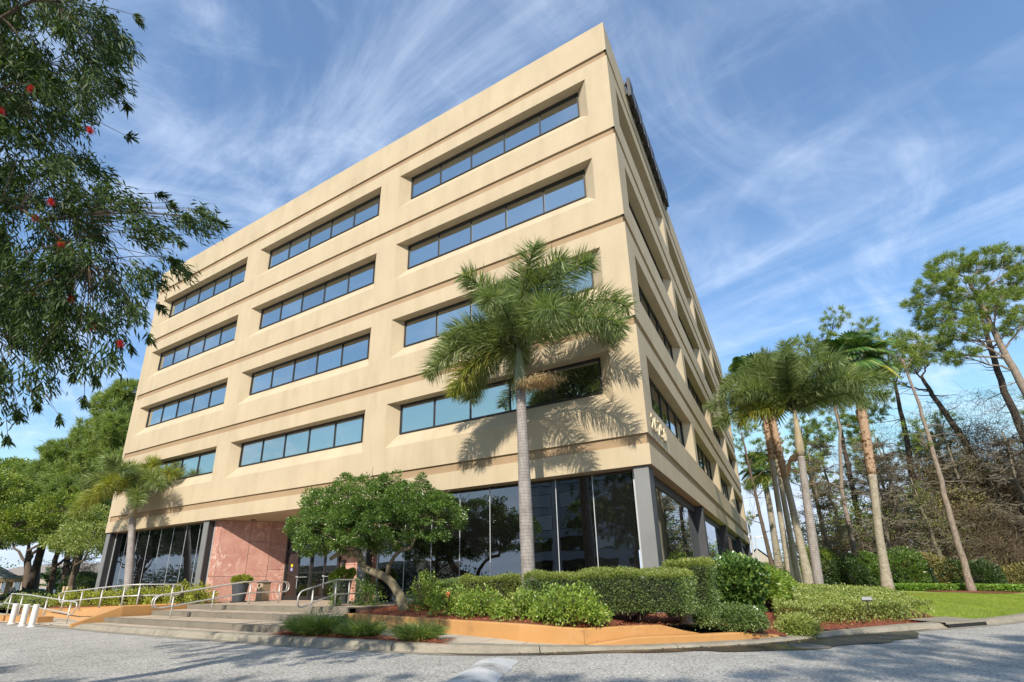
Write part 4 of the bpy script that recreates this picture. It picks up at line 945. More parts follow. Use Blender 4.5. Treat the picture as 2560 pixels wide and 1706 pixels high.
# ------------------------------------------------------------------ palms
def frond(P0, az, el, L, droop, lw, ll, n, col, parent, twist=0.0, hang=0.5, ring=True, nm='frond'):
    """plumose frond: curved rachis with leaflets standing all round it"""
    k = 22; pts = [np.array(P0, float)]; d = np.array([math.cos(az)*math.cos(el), math.sin(az)*math.cos(el), math.sin(el)])
    side = np.array([-math.sin(az), math.cos(az), 0])
    for i in range(k):
        s = i/k; d = d + np.array([0, 0, -1.0])*droop*(0.35+1.4*s)/k + side*twist/k; d /= np.linalg.norm(d); pts.append(pts[-1]+d*L/k)
    A = np.array(pts); T = unit(np.gradient(A, axis=0))
    u = 0.13 + 0.87*rng.random(n)**0.9; x = u*k; i = np.minimum(x.astype(int), k-1); f = (x-i)[:, None]
    P = A[i]*(1-f)+A[i+1]*f; t = T[i]
    up = np.cross(t, side); an = rng.uniform(0, 2*np.pi, n) if ring else rng.choice([0.15, math.pi-0.15], n)+rng.normal(0, .25, n)
    if ring: an = np.where(rng.random(n) < 0.3, rng.normal(0, .7, n)+rng.choice([0, math.pi], n), an)
    S = np.broadcast_to(side, (n, 3)); r_ = S*np.cos(an)[:, None] + up*np.sin(an)[:, None]
    fwd = (0.22+0.38*u)[:, None]
    D = unit(r_ + t*fwd + rng.normal(0, .12, (n, 3)))
    ln = ll*(0.55+0.6*np.sin(np.pi*np.clip(u*0.95, 0, 1))**0.6)*(0.8+0.35*rng.random(n))
    ln = ln*np.where(u > 0.93, 0.8, 1)
    # two segment leaflet, tip hanging
    D2 = unit(D + t*0.25 + np.array([0, 0, -1.0])*hang*0.45)
    W = lw*(0.8+0.4*rng.random(n)); Sd = unit(np.cross(D, rdir(n)))
    V = np.empty((n, 5, 3)); V[:, 0] = P-Sd*W[:, None]*0.3; V[:, 1] = P+Sd*W[:, None]*0.3
    m_ = P+D*ln[:, None]*0.5; V[:, 2] = m_+Sd*W[:, None]*0.5; V[:, 3] = m_-Sd*W[:, None]*0.5; V[:, 4] = m_+D2*ln[:, None]*0.5
    b = (np.arange(n)*5)[:, None]
    F = np.concatenate([b+np.array([[0, 1, 2]]), b+np.array([[0, 2, 3]]), b+np.array([[3, 2, 4]])])
    o = npmesh(nm, V.reshape(-1, 3), F, col, parent)
    MB().tube([tuple(q) for q in A[::2]], [0.028*(1-j/len(A[::2]))+0.008 for j in range(len(A[::2]))], 5).build('rachis', B_RACH, o)
    return o
def foxtail(name, base, lean, zshaft, zcrown, r, fr, label, shaft, ll=0.50, nl=620):
    t_ = thing(name, base, label, 'palm tree', 'foxtail palms with feathery bushy fronds')
    bx, by, bz = base; top = (bx+lean[0], by+lean[1]); hh = zshaft-bz
    pts, rad = [], []
    nseg = 64
    for i in range(nseg+1):
        f = i/nseg; pts.append((bx+(top[0]-bx)*f**1.15*hh/(zcrown-bz), by+(top[1]-by)*f**1.15*hh/(zcrown-bz), bz-0.1+(hh+0.1)*f))
        rr = r*(1.14-0.3*f if f > 0.04 else 1.25-2*f); rr = rr*(1+0.08*math.exp(-((f-0.42)/0.2)**2)); rad.append(rr*(1.0+(0.022 if i % 2 else 0)))
    MB().tube(pts, rad, 20).build('trunk', B_RING, t_, True)
    a = pts[-1]; b = (top[0], top[1], zcrown)
    k = [Vector(a).lerp(Vector(b), f) for f in (0, .12, .3, .55, .8, 1.0)]
    MB().tube([tuple(q) for q in k], [r*0.95, r*1.06, r*1.02, r*0.78, r*0.55, r*0.42], 16).build('crownshaft', shaft, t_, True)
    for i, f in enumerate(fr):
        az, el, L, dr = f[:4]; col = f[4] if len(f) > 4 else L_FOX
        st = (b[0]+0.12*math.cos(R(az)), b[1]+0.12*math.sin(R(az)), zcrown-0.15+rng.normal(0, .08))
        frond(st, R(az), R(el), L*0.96, dr, 0.024, ll, nl, col, t_, rng.normal(0, .12))
    return t_
# azimuths: 0=+x (right along the facade), 90 = away from camera, -90 towards camera
FA = [(150, 66, 3.6, 1.1), (100, 80, 3.5, .8), (60, 62, 3.8, 1.3), (5, 44, 4.0, 1.75), (-15, 22, 4.0, 1.45), (-45, 12, 3.7, 1.0), (30, 38, 3.7, 1.5), (185, 46, 3.9, 2.1, L_FOX),
      (205, 24, 3.4, 1.7, L_FOX), (-150, 50, 2.7, 1.9, L_FOX), (-118, 66, 2.9, 1.5, L_FOX), (172, 14, 2.7, 2.1, L_FOX), (-170, 5, 2.9, 1.9, L_FOXY), (-80, 40, 3.0, 1.7, L_FOX), (-62, 70, 3.3, 1.2, L_FOX), (120, 30, 3.3, 1.5), (-5, 62, 3.7, 1.5), (-30, 60, 3.3, 1.7), (170, 55, 3.2, 1.6)]
pA = foxtail('foxtail_palm', (-3.12, -2.05, -3.86), (-0.12, 0.05), 2.45, 4.05, 0.172, FA, 'tallest foxtail palm, standing alone in front of the building corner', B_SHAFT, 0.66, 760)
FB = [(-20, 5, 3.0, 1.2, L_FOX), (170, 60, 3.3, 1.2, L_FOXY), (120, 78, 2.5, .9, L_FOXY), (20, 50, 3.0, 1.5, L_FOXY), (-10, 26, 3.6, 1.2), (190, 30, 4.0, 1.6, L_FOXY), (210, 12, 3.8, 1.5, L_FOXY), (-60, 34, 2.7, 2.1, L_FOXY), (-120, 46, 2.8, 1.9), (-30, 55, 2.8, 1.6), (150, 22, 3.0, 1.5), (60, 40, 2.8, 1.4), (-90, 64, 2.6, 1.3)]
foxtail('foxtail_palm', (-26.4, -1.05, -3.84), (-1.75, 0.05), 0.55, 2.1, 0.18, FB, 'foxtail palm with yellowing fronds at the far left end of the facade', B_SHAFTB, 0.64, 700)
FCC = [(a, min(82, e+9), L, d*0.82, *c) for (a, e, L, d, *c) in [(180, 62, 3.6, 1.2), (140, 72, 3.7, 1.1), (60, 60, 3.8, 1.2), (20, 42, 4.1, 1.5), (-10, 26, 4.0, 1.5, L_FOX), (-25, 5, 3.8, 1.1), (185, 30, 4.2, 1.6), (200, 14, 4.0, 1.8, L_FOX), (-100, 55, 3.3, 1.6, L_FOX), (-140, 35, 3.4, 1.9), (-60, 40, 3.5, 1.7), (100, 45, 3.6, 1.3), (-150, 4, 3.0, 1.5, L_FOXY), (0, 65, 3.7, 1.2), (-75, 75, 3.4, 1.0), (-45, 22, 3.7, 1.6), (195, 50, 3.7, 1.7), (-170, 68, 3.4, 1.4), (35, 20, 3.8, 1.4), (80, 30, 3.6, 1.4), (215, 35, 3.8, 1.6)]]
foxtail('foxtail_palm', (3.95, 11.9, -3.95), (0.45, 0.0), 2.35, 4.75, 0.17, FCC, 'big foxtail palm on the right, rising from low ground cover', B_SHAFTB, 0.72, 820)
# hanging dry flower stalk of the front palm
mb = MB(); mb.tube([(-3.2, -2.2, 2.5), (-2.75, -2.35, 2.62), (-2.45, -2.4, 2.6)], [0.03, 0.025, 0.015], 6); o = mb.build('flower_stalk', L_STRAW, pA)
n = 1500; a = rng.random((n, 1)); P = np.array([-2.85, -2.35, 2.55])+np.concatenate([rng.normal(0.35, .34, (n, 1)), rng.normal(0, .18, (n, 1)), rng.normal(-0.05, .06, (n, 1))], 1)
D = rdir(n)*0.5+np.array([0.3, 0, -0.5]); V, F = leaves(P, D, 0.22, 0.014); npmesh('dry_strands', V, F, L_STRAW, o)
# fan palms
def fanleaf(P0, az, el, pl, rad, m, parent, droop=0.4):
    d = np.array([math.cos(az)*math.cos(el), math.sin(az)*math.cos(el), math.sin(el)]); side = np.array([-math.sin(az), math.cos(az), 0]); up = np.cross(d, side)*-1
    C = np.array(P0)+d*pl; d2 = d + np.array([0, 0, -droop]); d2 /= np.linalg.norm(d2); nn_ = 26; V = []; Fc = []
    for i in range(nn_):
        a = (i/(nn_-1)-0.5)*R(250); L = rad*(0.72+0.28*math.cos(a*0.75))
        dr = d2*math.cos(a)+side*math.sin(a); dr /= np.linalg.norm(dr); w = L*0.065; s_ = np.cross(dr, up); s_ /= max(1e-6, np.linalg.norm(s_))
        q = [C, C+dr*L*0.55+s_*w, C+dr*L*0.62+up*0.02, C+dr*L*0.55-s_*w, C+dr*L*0.9+np.array([0, 0, -0.18*L])+s_*w*0.4, C+dr*L+np.array([0, 0, -0.32*L])]
        b = len(V); V += [C, q[1]+up*0.03, q[3]+up*0.03, q[4], q[5], q[2]-up*0.03]
        Fc += [(b, b+1, b+5), (b, b+5, b+2), (b+1, b+3, b+5), (b+5, b+3, b+2), (b+3, b+4, b+2)]
    o = npmesh('fan_leaf', np.array(V), np.array(Fc), m, parent)
    MB().tube([tuple(P0), tuple(C)], [0.03, 0.018], 5).build('leaf_stalk', B_SHAFT, o)
def fanpalm(base, pts, r0, r1, nleaf, rad, label, split=0.55, tops=None, boots=True, skirt=0.2, dens=1):
    t_ = thing('fan_palm', base, label, 'palm tree', 'fan palms behind the right ground cover')
    k = len(pts); P = [Vector(q) for q in pts]
    # resample
    Q = []; 
    for i in range(k-1):
        for j in range(8): Q.append(P[i].lerp(P[i+1], j/8))
    Q.append(P[-1]); n = len(Q)
    rad_ = [(r0*(1-i/n)+r1*(i/n))*(1+0.95*math.exp(-(i/n)/0.07)) for i in range(n)]
    cut = int(n*split)
    MB().tube([tuple(q) for q in Q[:cut+1]], rad_[:cut+1], 16).build('trunk', B_WASH, t_, True)
    MB().tube([tuple(q) for q in Q[cut:]], [x*1.06 for x in rad_[cut:]], 16).build('fibrous_trunk', B_WASHR, t_, True)
    if boots:
        nb = 260*dens; ii = rng.integers(cut, n-1, nb); PP = np.array([tuple(Q[i]) for i in ii])+rng.normal(0, .03, (nb, 3)); a = rng.uniform(0, 2*np.pi, nb)
        Dd = np.stack([np.cos(a), np.sin(a), np.full(nb, 0.9)], 1); rr = np.array([rad_[i] for i in ii])[:, None]
        PP = PP + np.stack([np.cos(a), np.sin(a), 0*a], 1)*rr*0.9; V, F = leaves(PP, Dd, 0.20, 0.11, 0.2, np.stack([np.cos(a), np.sin(a), np.zeros(nb)], 1)); tag(npmesh('leaf_boots', V, F, L_ORB, t_), None, None, None, 'stuff')
    C = np.array(Q[-1])
    for i in range(nleaf):
        az = i*2.4+rng.normal(0, .15); el = R(78-110*(i/nleaf)+rng.normal(0, 6)); fanleaf(C+np.array([0, 0, rng.normal(0, .1)]), az, el, rad*rng.uniform(0.75, 1.05), rad*rng.uniform(0.85, 1.05), L_FAN if el > R(-12) else L_FOXY, t_, 0.3 if el > 0.5 else 0.6)
    return t_
fanpalm((7.5, 20.8, -3.82), [(7.42, 20.8, -3.85), (7.62, 20.8, -0.7), (7.95, 20.8, 2.4), (8.1, 20.8, 4.6), (8.35, 20.8, 8.4), (8.4, 20.8, 9.6)], 0.18, 0.25, 30, 1.35, 'fan palm with peeling orange bark at the edge of the lawn', 0.42)
fanpalm((2.9, 17.4, -3.85), [(2.9, 17.4, -3.9), (2.97, 17.4, 0.3), (3.05, 17.4, 3.5), (3.1, 17.4, 5.6), (3.2, 17.4, 8.2)], 0.14, 0.13, 22, 1.25, 'leftmost and thinnest trunk of the three clustered fan palms', 0.5)
fanpalm((3.7, 17.6, -3.85), [(3.75, 17.6, -3.9), (3.62, 17.6, 1.1), (3.52, 17.6, 3.3), (3.5, 17.6, 5.5), (3.5, 17.6, 7.8)], 0.17, 0.16, 22, 1.25, 'fan palm with a torn orange leaf sheath, right of the clustered three', 0.42)
fanpalm((3.25, 19.9, -3.85), [(3.25, 19.9, -3.9), (3.3, 19.9, 1.6), (3.35, 19.9, 4.8), (3.4, 19.9, 8.6)], 0.15, 0.13, 18, 1.2, 'middle one of the three clustered fan palms, mostly hidden between two trunks', 0.8)
o = [q for q in bpy.data.objects if q.name == 'fan_palm.002'][0]
V, F = leaves(np.array([[3.7, 17.3, 3.0], [3.75, 17.25, 3.3], [3.65, 17.3, 2.3], [3.8, 17.3, 2.9]]), np.array([[.55, -.1, .55], [.8, 0, .05], [.25, -.1, .9], [.4, 0, -.3]]), [1.3, .9, 1.2, .7], [.34, .3, .3, .2], 0.2, np.tile([0, -1, 0.2], (4, 1)))
npmesh('torn_leaf_sheath', V, F, L_ORB, o)
fanpalm((1.85, 47.0, -3.8), [(1.8, 47, -3.85), (2.0, 47, 4.9), (1.95, 47, 7.9), (1.9, 47, 8.8)], 0.32, 0.24, 24, 1.5, 'distant fan palm whose head shows just right of the building end', 0.95, boots=False)

# ------------------------------------------------------------------ hedges and shrubs
def boxshell(n, a, b, r=0.12, top_bias=1.0):
    """points on the rounded surface of box a..b (no underside), outward normals"""
    a = np.array(a, float); b = np.array(b, float); s = b-a
    ar = np.array([s[1]*s[2], s[1]*s[2], s[0]*s[2], s[0]*s[2], s[0]*s[1]*top_bias]); k = rng.choice(5, n, p=ar/ar.sum())
    u = rng.random((n, 3)); P = a+u*s; Nn = np.zeros((n, 3))
    for i, (ax, v) in enumerate(((0, 0), (0, 1), (1, 0), (1, 1), (2, 1))):
        m = k == i; P[m, ax] = (b if v else a)[ax]; Nn[m, ax] = 1 if v else -1
    c = (a+b)/2; q = np.clip(P, a+r, b-r); d = P-q; ln = np.linalg.norm(d, axis=1, keepdims=True); dd = np.where(ln > 1e-6, d/np.maximum(ln, 1e-6), Nn)
    return q+dd*r, dd
def xf(P, Nn, loc, ang):
    c, s = math.cos(ang), math.sin(ang); Rm = np.array([[c, -s, 0], [s, c, 0], [0, 0, 1]]); return P@Rm.T+np.array(loc), Nn@Rm.T
def foliage(P, Nn, L, W, m, nm, parent, jit=0.05, spread=0.8, inset=0.0):
    n = len(P); P = P - Nn*(rng.random((n, 1))**1.5)*inset + rng.normal(0, jit, (n, 3))
    V, F = leaves(P, Nn+rdir(n)*spread+np.array([0, 0, 0.25]), L*(0.6+0.7*rng.random(n)), W, 0.15)
    return npmesh(nm, V, F, m, parent)
def twigs(centre, spread, h, n, parent, m=B_BRN, r=0.008):
    mb = MB()
    for i in range(n):
        a = rng.uniform(0, 6.28); b = rng.uniform(0.3, 1)
        x, y, z = centre; mb.tube([(x, y, z-0.05), (x+spread*b*.4*math.cos(a), y+spread*b*.4*math.sin(a), z+h*.45), (x+spread*b*math.cos(a), y+spread*b*math.sin(a), z+h)], [r*1.4, r, r*.5], 5)
    return tag(mb.build('stems', m, parent), None, None, None, 'stuff')
def hedge(label, size, loc, ang, n, L, W, m, mtop=None, core=None, lumpy=0.05, inset=0.14, name='clipped_hedge', r=0.16, group=None, spread=0.8):
    t_ = thing(name, loc, label, 'hedge', group)
    a = (-size[0]/2, -size[1]/2, 0); b = (size[0]/2, size[1]/2, size[2])
    P, Nn = boxshell(n, a, b, r)
    P[:, 2] += np.where(P[:, 2] < 0.14, rng.random(n)*0.1, 0)
    P, Nn = xf(P, Nn, loc, ang); P = P + Nn*(lump(P, lumpy*1.3, 2.2)+lump(P+5, lumpy*0.7, 7.0)) - Nn*(np.clip(0.45-(P[:, 2:3]-loc[2])/size[2], 0, 1)*0.10)
    if mtop:
        k = (P[:, 2]-loc[2] > size[2]*0.78+rng.normal(0, .06, n)) & (Nn[:, 2] > 0.2); foliage(P[k], Nn[k], L, W, mtop, 'top_foliage', t_, 0.02, spread, 0.05)  # leaves on the top take a second, paler leaf material
        foliage(P[~k], Nn[~k], L, W, m, 'foliage', t_, 0.03, spread, inset)
    else: foliage(P, Nn, L, W, m, 'foliage', t_, 0.03, spread, inset)
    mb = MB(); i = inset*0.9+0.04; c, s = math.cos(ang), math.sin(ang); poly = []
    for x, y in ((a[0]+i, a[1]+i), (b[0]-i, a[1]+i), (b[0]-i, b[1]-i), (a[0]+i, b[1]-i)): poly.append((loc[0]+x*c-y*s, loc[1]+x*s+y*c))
    mb.prism(poly, loc[2]+0.12, loc[2]+size[2]-i); mb.build('shade_core', M_CORE, t_)
    mb = MB()
    for k in range(int(size[0]*6)):
        x = rng.uniform(a[0]+.1, b[0]-.1); y = rng.uniform(a[1]+.05, b[1]-.1); X, Y = loc[0]+x*c-y*s, loc[1]+x*s+y*c
        mb.tube([(X, Y, loc[2]-.05), (X+rng.normal(0, .05), Y+rng.normal(0, .05), loc[2]+0.3)], 0.012, 5)
    tag(mb.build('stems', B_BRN, t_), None, None, None, 'stuff'); return t_
M_CORE = simple('inner_shade', (0.016, 0.018, 0.009), 0.95, 0, 0.5, 30, 0.5, 0.02)  # near-black solid, painted as the shade inside the foliage
def moundshell(n, c, r, zmin=-0.15):
    d = rdir(int(n*1.8)); d = d[d[:, 2] > zmin][:n]; P = np.array(c)+d*np.array(r); return P, unit(d/np.array(r))
def shrub(label, c, r, n, L, W, m, name='shrub', open_=0.35, core=0.7, group=None, spread=0.8, stems=10, cat='shrub', lmp=0.09, inset=0.3, f=3.0):
    base = (c[0], c[1], c[2]); t_ = thing(name, base, label, cat, group)
    P, Nn = moundshell(n, (c[0], c[1], c[2]+r[2]*0.30), (r[0], r[1], r[2]*0.70), -0.6); P = P + Nn*lump(P, lmp, f)
    if open_ > 0:
        q = np.sin(P[:, 0]*7.3+P[:, 2]*5.1)+np.sin(P[:, 1]*6.7-P[:, 2]*8.9)+np.sin(P[:, 0]*3.1+P[:, 1]*4.7); k = q > -2.2+open_*2.2; P, Nn = P[k], Nn[k]
    P[:, 2] = np.maximum(P[:, 2], c[2]+0.03)
    foliage(P, Nn, L, W, m, 'foliage', t_, 0.04, spread, inset)
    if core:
        mb = MB(); mb.lathe([(0.05, c[2]+r[2]*.12), (r[0]*core*.55, c[2]+r[2]*.25), (r[0]*core*.6, c[2]+r[2]*.42), (r[0]*core*.35, c[2]+r[2]*.6), (0.03, c[2]+r[2]*.64)], c[0], c[1], 14); o = mb.build('shade_core', M_CORE, t_, True)
    if stems: twigs(c, r[0]*0.7, r[2]*0.75, stems, t_)
    return t_
# front long clipped hedge, three stretches
HG = 'clipped small leaved hedges by the ground floor glass'
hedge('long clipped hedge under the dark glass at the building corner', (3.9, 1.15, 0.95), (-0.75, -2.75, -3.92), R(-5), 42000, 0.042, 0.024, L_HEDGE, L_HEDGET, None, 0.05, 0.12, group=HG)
hedge('clipped hedge stretch just left of the tallest palm trunk', (1.7, 1.0, 0.93), (-4.35, -1.95, -3.9), R(-4), 15000, 0.042, 0.024, L_HEDGET, L_HEDGET, None, 0.05, 0.12, group=HG)
hedge('dark low clipped hedge to the right of the leaning small tree', (2.0, 0.9, 0.78), (-6.05, -1.35, -3.88), R(-2), 15000, 0.042, 0.024, L_DARK, L_HEDGE, None, 0.05, 0.12, group=HG)
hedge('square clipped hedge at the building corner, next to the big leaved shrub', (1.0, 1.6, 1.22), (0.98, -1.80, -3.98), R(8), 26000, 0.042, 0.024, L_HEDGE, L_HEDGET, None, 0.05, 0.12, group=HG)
# big leaf viburnum block
hedge('tall glossy large leaved shrub block right of the building corner', (1.0, 1.4, 1.20), (1.85, -0.85, -4.02), R(10), 10500, 0.115, 0.065, L_BIG, None, None, 0.09, 0.25, name='viburnum_hedge', r=0.3, spread=0.9)
hedge('lower rounded large leaved shrub row behind the tall glossy block', (1.1, 5.0, 0.92), (2.25, 4.3, -3.92), R(-3), 16000, 0.11, 0.06, L_LIME, None, None, 0.1, 0.25, name='viburnum_hedge', r=0.35, spread=0.9)
hedge('dark square clipped bush before the clustered fan palms', (1.5, 1.2, 1.1), (2.15, 12.6, -3.88), R(0), 9000, 0.07, 0.04, L_DARK, None, None, 0.05, 0.15, name='dark_hedge', r=0.2)
# loose lime shrubs in front of the hedge
LG = 'loose lime green shrubs on the mulch bed'
for (x, y, z, rx, ry, rz, n), lab in (((-1.25, -4.05, -4.0, 0.92, 0.5, 0.68, 5600), 'widest loose lime green shrub, right of the palm trunk foot'),
    ((-2.55, -3.6, -3.98, 0.6, 0.45, 0.62, 3000), 'loose lime green shrub hiding the foot of the tallest palm'),
    ((-3.75, -3.35, -3.97, 0.68, 0.45, 0.68, 3600), 'loose lime green shrub left of the tallest palm foot'),
    ((-4.95, -3.15, -3.95, 0.6, 0.45, 0.72, 2300), 'loose lime green shrub carrying a single orange flower')):
    shrub(lab, (x, y, z), (rx, ry, rz), n, 0.075, 0.04, L_LIME, 'lime_shrub', 0.55, 0.35, LG, 1.0, 26, 'shrub', 0.16, 0.4, 4.0)
for (x, y, z, rx, ry, rz, n), lab in (((-9.3, -1.75, -3.87, 0.62, 0.45, 1.0, 1900), 'sparse upright green shrub left of the leaning tree foot'), ((-6.5, -2.25, -3.9, 0.58, 0.45, 1.05, 2000), 'sparse upright green shrub just right of the leaning tree foot'), ((-10.1, -2.35, -3.86, 0.3, 0.3, 0.72, 500), 'small straggly plant growing through the short handrail')):
    shrub(lab, (x, y, z), (rx, ry, rz), n, 0.075, 0.04, L_LIME if n > 1950 else L_YAU, 'green_shrub', 0.35, 0, 'sparse shrubs around the leaning tree', 1.0, 22, 'shrub', 0.12, 0.45)
o = [q for q in bpy.data.objects if q.name.startswith('lime_shrub')][3]
P = np.tile([[-4.75, -3.5, -3.42]], (60, 1))+rng.normal(0, .025, (60, 3)); V, F = leaves(P, rdir(60), 0.05, 0.03); npmesh('orange_flower', V, F, leafm('orange_petal', (0.6, 0.2, 0.06), (0.7, 0.3, 0.12), None, 0.3), o)
# low mounded shrubs before the square hedge and along the mulch
for (x, y, rx, ry, rz, n), lab in (((1.80, -1.80, 0.66, 0.42, 0.46, 12000), 'low round dark green shrub above the orange kerb, below the glossy block'),
    ((1.2, -2.45, 0.32, 0.28, 0.40, 3000), 'small tuft of clipped shrub beside the cut tree stump'),
    ((2.95, -0.55, 0.40, 0.40, 0.42, 5000), 'low rounded shrub nearest the kerb on the right mulch')):
    shrub(lab, (x, y, Hs(x, y)-0.02), (rx, ry, rz), n, 0.05, 0.028, L_HEDGE if n != 5000 else L_GC, 'low_shrub', 0.05, 0.85, 'low round shrubs above the kerb', 0.9, 8, 'shrub', 0.05, 0.12)
# tree stump
t_ = thing('tree_stump', (0.98, -2.85, -4.0), 'pale cut tree stump between the two clipped hedges', 'tree stump')
MB().lathe([(0.15, -4.05), (0.12, -3.95), (0.11, -3.65), (0.10, -3.635)], 0.98, -2.85, 14).build('bark', B_BRN, t_); MB().lathe([(0.10, -3.635), (0.098, -3.625)], 0.98, -2.85, 14).build('cut_face', M_STUMP, t_)
# right ground cover: a continuous low mass of small leaved plants
x = rng.uniform(0.5, 8.5, 420000); y = rng.uniform(-3.2, 14, 420000)
xr = 3.0+0.42*(y+1.2)                                            # right edge along the kerb
d = kdist(x, y)
edge = 0.72+0.14*np.sin(x*3.1+y*1.7)+0.08*np.sin(x*7.0-y*5.0)
k = (d > edge) & (x < 6.6-0.30*np.maximum(0, y-4.5)+0.15*np.sin(y*3)) & (x > 2.5+0.03*y) & ~((x < 3.0) & (y < -0.3)) & ~((np.abs(x-2.0) < 1.0) & (y < 0.4)) & bedmask(x, y)
k &= ~((np.abs(x-2.35) < .7) & (y > 1.6) & (y < 7))
# bare mulch gaps
k &= ~(((x-2.75)**2+(y+0.75)**2) < 0.30**2) & ~(((x-4.3)**2+(y-2.3)**2) < 0.22**2)
x, y, d = x[k], y[k], d[k]; n = len(x)
h = 0.47*np.minimum(1, ((d-0.40)/0.35))**0.6 + 0.06*np.sin(x*4.1+1)*np.sin(y*3.3) + 0.04*np.sin(x*11)*np.sin(y*9)
z = H(x, y) + h*np.where(rng.random(n) < 0.6, 1, rng.random(n))
P = np.stack([x, y, z], 1); P += rng.normal(0, .03, (n, 3)); keep = rng.random(n) < np.clip(1.25-0.055*(y+3), 0.35, 1); P = P[keep]; n = len(P)
L = 0.050*(1+0.06*np.maximum(0, P[:, 1])); D = rdir(n)*0.9+np.array([0, 0, 0.8]); V, F = leaves(P, D, L*(0.7+0.6*rng.random(n)), 0.028*(1+0.05*np.maximum(0, P[:, 1])), 0.15)
# taller L array for width
t_ = npmesh('ground_cover', V, F, L_GC); tag(t_, 'broad low yellow green ground cover plants around the right foxtail palm', 'ground cover', kind='stuff')
# landscape flood light in the ground cover
t_ = thing('flood_light', (4.62, 1.85, -3.85), 'small pale landscape flood light poking out of the right ground cover', 'flood light')
t_.location.z = -3.95
MB().tube([(4.62, 1.85, -4.0), (4.62, 1.85, -3.72)], 0.014, 8).build('stake', M_FRAME, t_)
mb = MB(); mb.add([(4.51, 1.75, -3.70), (4.74, 1.75, -3.70), (4.74, 1.95, -3.74), (4.51, 1.95, -3.74), (4.53, 1.77, -3.62), (4.72, 1.77, -3.62), (4.72, 1.93, -3.67), (4.53, 1.93, -3.67)], [(0, 3, 2, 1), (4, 5, 6, 7), (0, 1, 5, 4), (1, 2, 6, 5), (2, 3, 7, 6), (3, 0, 4, 7)]); mb.build('housing', M_TOWER, t_)
# storm drain in the right kerb
t_ = thing('storm_drain', (6.9, 4.2, ROAD), 'storm drain opening in the kerb before the right lawn', 'drain')
ja = [i for i in range(len(RS)) if 6.2 < RS[i][0] < 7.7]
A0, A1 = RS[ja[0]], RS[ja[-1]]; nn0 = NR[ja[len(ja)//2]]; tt0 = TG[ja[len(ja)//2]]
def lp(u, w, z): p = A0+(A1-A0)*u-nn0*w; return (p[0], p[1], z)
mb = MB(); mb.add([lp(0, -.3, -4.30), lp(1, -.3, -4.30), lp(1, .06, -4.31), lp(0, .06, -4.31), lp(0, -.9, -4.27), lp(1, -.9, -4.27), lp(1, .06, -4.355), lp(0, .06, -4.355)], [(4, 5, 1, 0), (0, 1, 2, 3), (3, 2, 6, 7)]); mb.build('concrete_hood', M_KERB, t_)
mb = MB(); mb.add([lp(0.04, .05, -4.352), lp(.96, .05, -4.352), lp(.96, .07, ROAD+0.008), lp(0.04, .07, ROAD+0.008)], [(0, 1, 2, 3)]); mb.build('opening', M_DRAIN, t_)  # flat black face stands in for the shade inside the slot
# liriope clumps
def liriope(label, c, rx, ry, n, bl=0.42):
    t_ = thing('grass_clump', c, label, 'ornamental grass', 'clumps of strappy grass beside the kerb')
    u = rng.random((n, 1))**0.5; a = rng.uniform(0, 6.283, (n, 1)); P = np.array(c)+np.concatenate([u*np.cos(a)*rx*0.62, u*np.sin(a)*ry*0.55, np.zeros((n, 1))], 1)
    out_ = np.concatenate([np.cos(a)*(0.25+u*0.55), np.sin(a)*(0.25+u*0.55), np.ones((n, 1))*1.0], 1)+rng.normal(0, .2, (n, 3)); out_[:, 2] = np.abs(out_[:, 2])+0.3; D = unit(out_+np.array([0, 0, 0.5]))
    ln = bl*1.35*(0.6+0.6*rng.random((n, 1))); S = unit(np.cross(D, rdir(n)))*0.0075; k = 5; V = np.empty((n, 2*k, 3)); q = P.copy(); d = D.copy()
    for i in range(k):
        w = (1-(i/(k-0.6))**2); V[:, 2*i] = q-S*w; V[:, 2*i+1] = q+S*w
        d = unit(d+np.array([0, 0, -0.36])); q = q+d*ln/k; q[:, 2] = np.maximum(q[:, 2], c[2]+0.01)
    b = (np.arange(n)*2*k)[:, None]; F = np.concatenate([b+np.array([[2*i, 2*i+1, 2*i+3, 2*i+2]]) for i in range(k-1)])
    npmesh('blades', V.reshape(-1, 3), F, L_LIR, t_)
liriope('largest strappy grass clump at the foot of the steps', (-6.95, -5.72, -4.29), 1.05, 0.62, 3800, 0.52)
liriope('striped pale grass clump in the middle of the kerb strip', (-5.5, -5.72, -4.29), 0.62, 0.48, 1700, 0.42)
liriope('small round bright grass clump standing alone by the kerb', (-3.85, -5.82, -4.29), 0.62, 0.45, 1700, 0.42)
# variegated shrub row on the left bed
CG = 'yellow variegated shrubs behind the ramp'
for i in range(9):
    x = -20.2-1.55*i; y = -0.95-0.06*i; lab = ['yellow variegated shrub nearest the left marble pilaster', 'second yellow variegated shrub from the right end of the row', 'third yellow variegated shrub from the right end of the row', 'fourth yellow variegated shrub, right of the left palm trunk', 'yellow variegated shrub directly behind the left palm trunk', 'yellow variegated shrub just left of the left palm trunk', 'yellow variegated shrub below the leftmost pilaster', 'yellow variegated shrub below the two wooden posts', 'leftmost yellow variegated shrub at the bed end'][i]
    shrub(lab, (x, y, -3.84-0.03*i), (0.82, 0.5, 0.80+0.05*math.sin(i*2)), 1500, 0.10, 0.055, L_CROT, 'variegated_shrub', 0.3, 0.55, CG, 0.9, 10, 'shrub', 0.14, 0.35)
for x, lab in ((-34.0, 'loose yellow green shrub at the left, above the far pavement'), (-36.0, 'leftmost loose yellow green shrub behind the handrail loop')):
    shrub(lab, (x, -2.2, -4.1), (1.0, 0.7, 0.75), 1400, 0.10, 0.055, L_GC, 'variegated_shrub', 0.3, 0.55, CG, 0.9, 10)
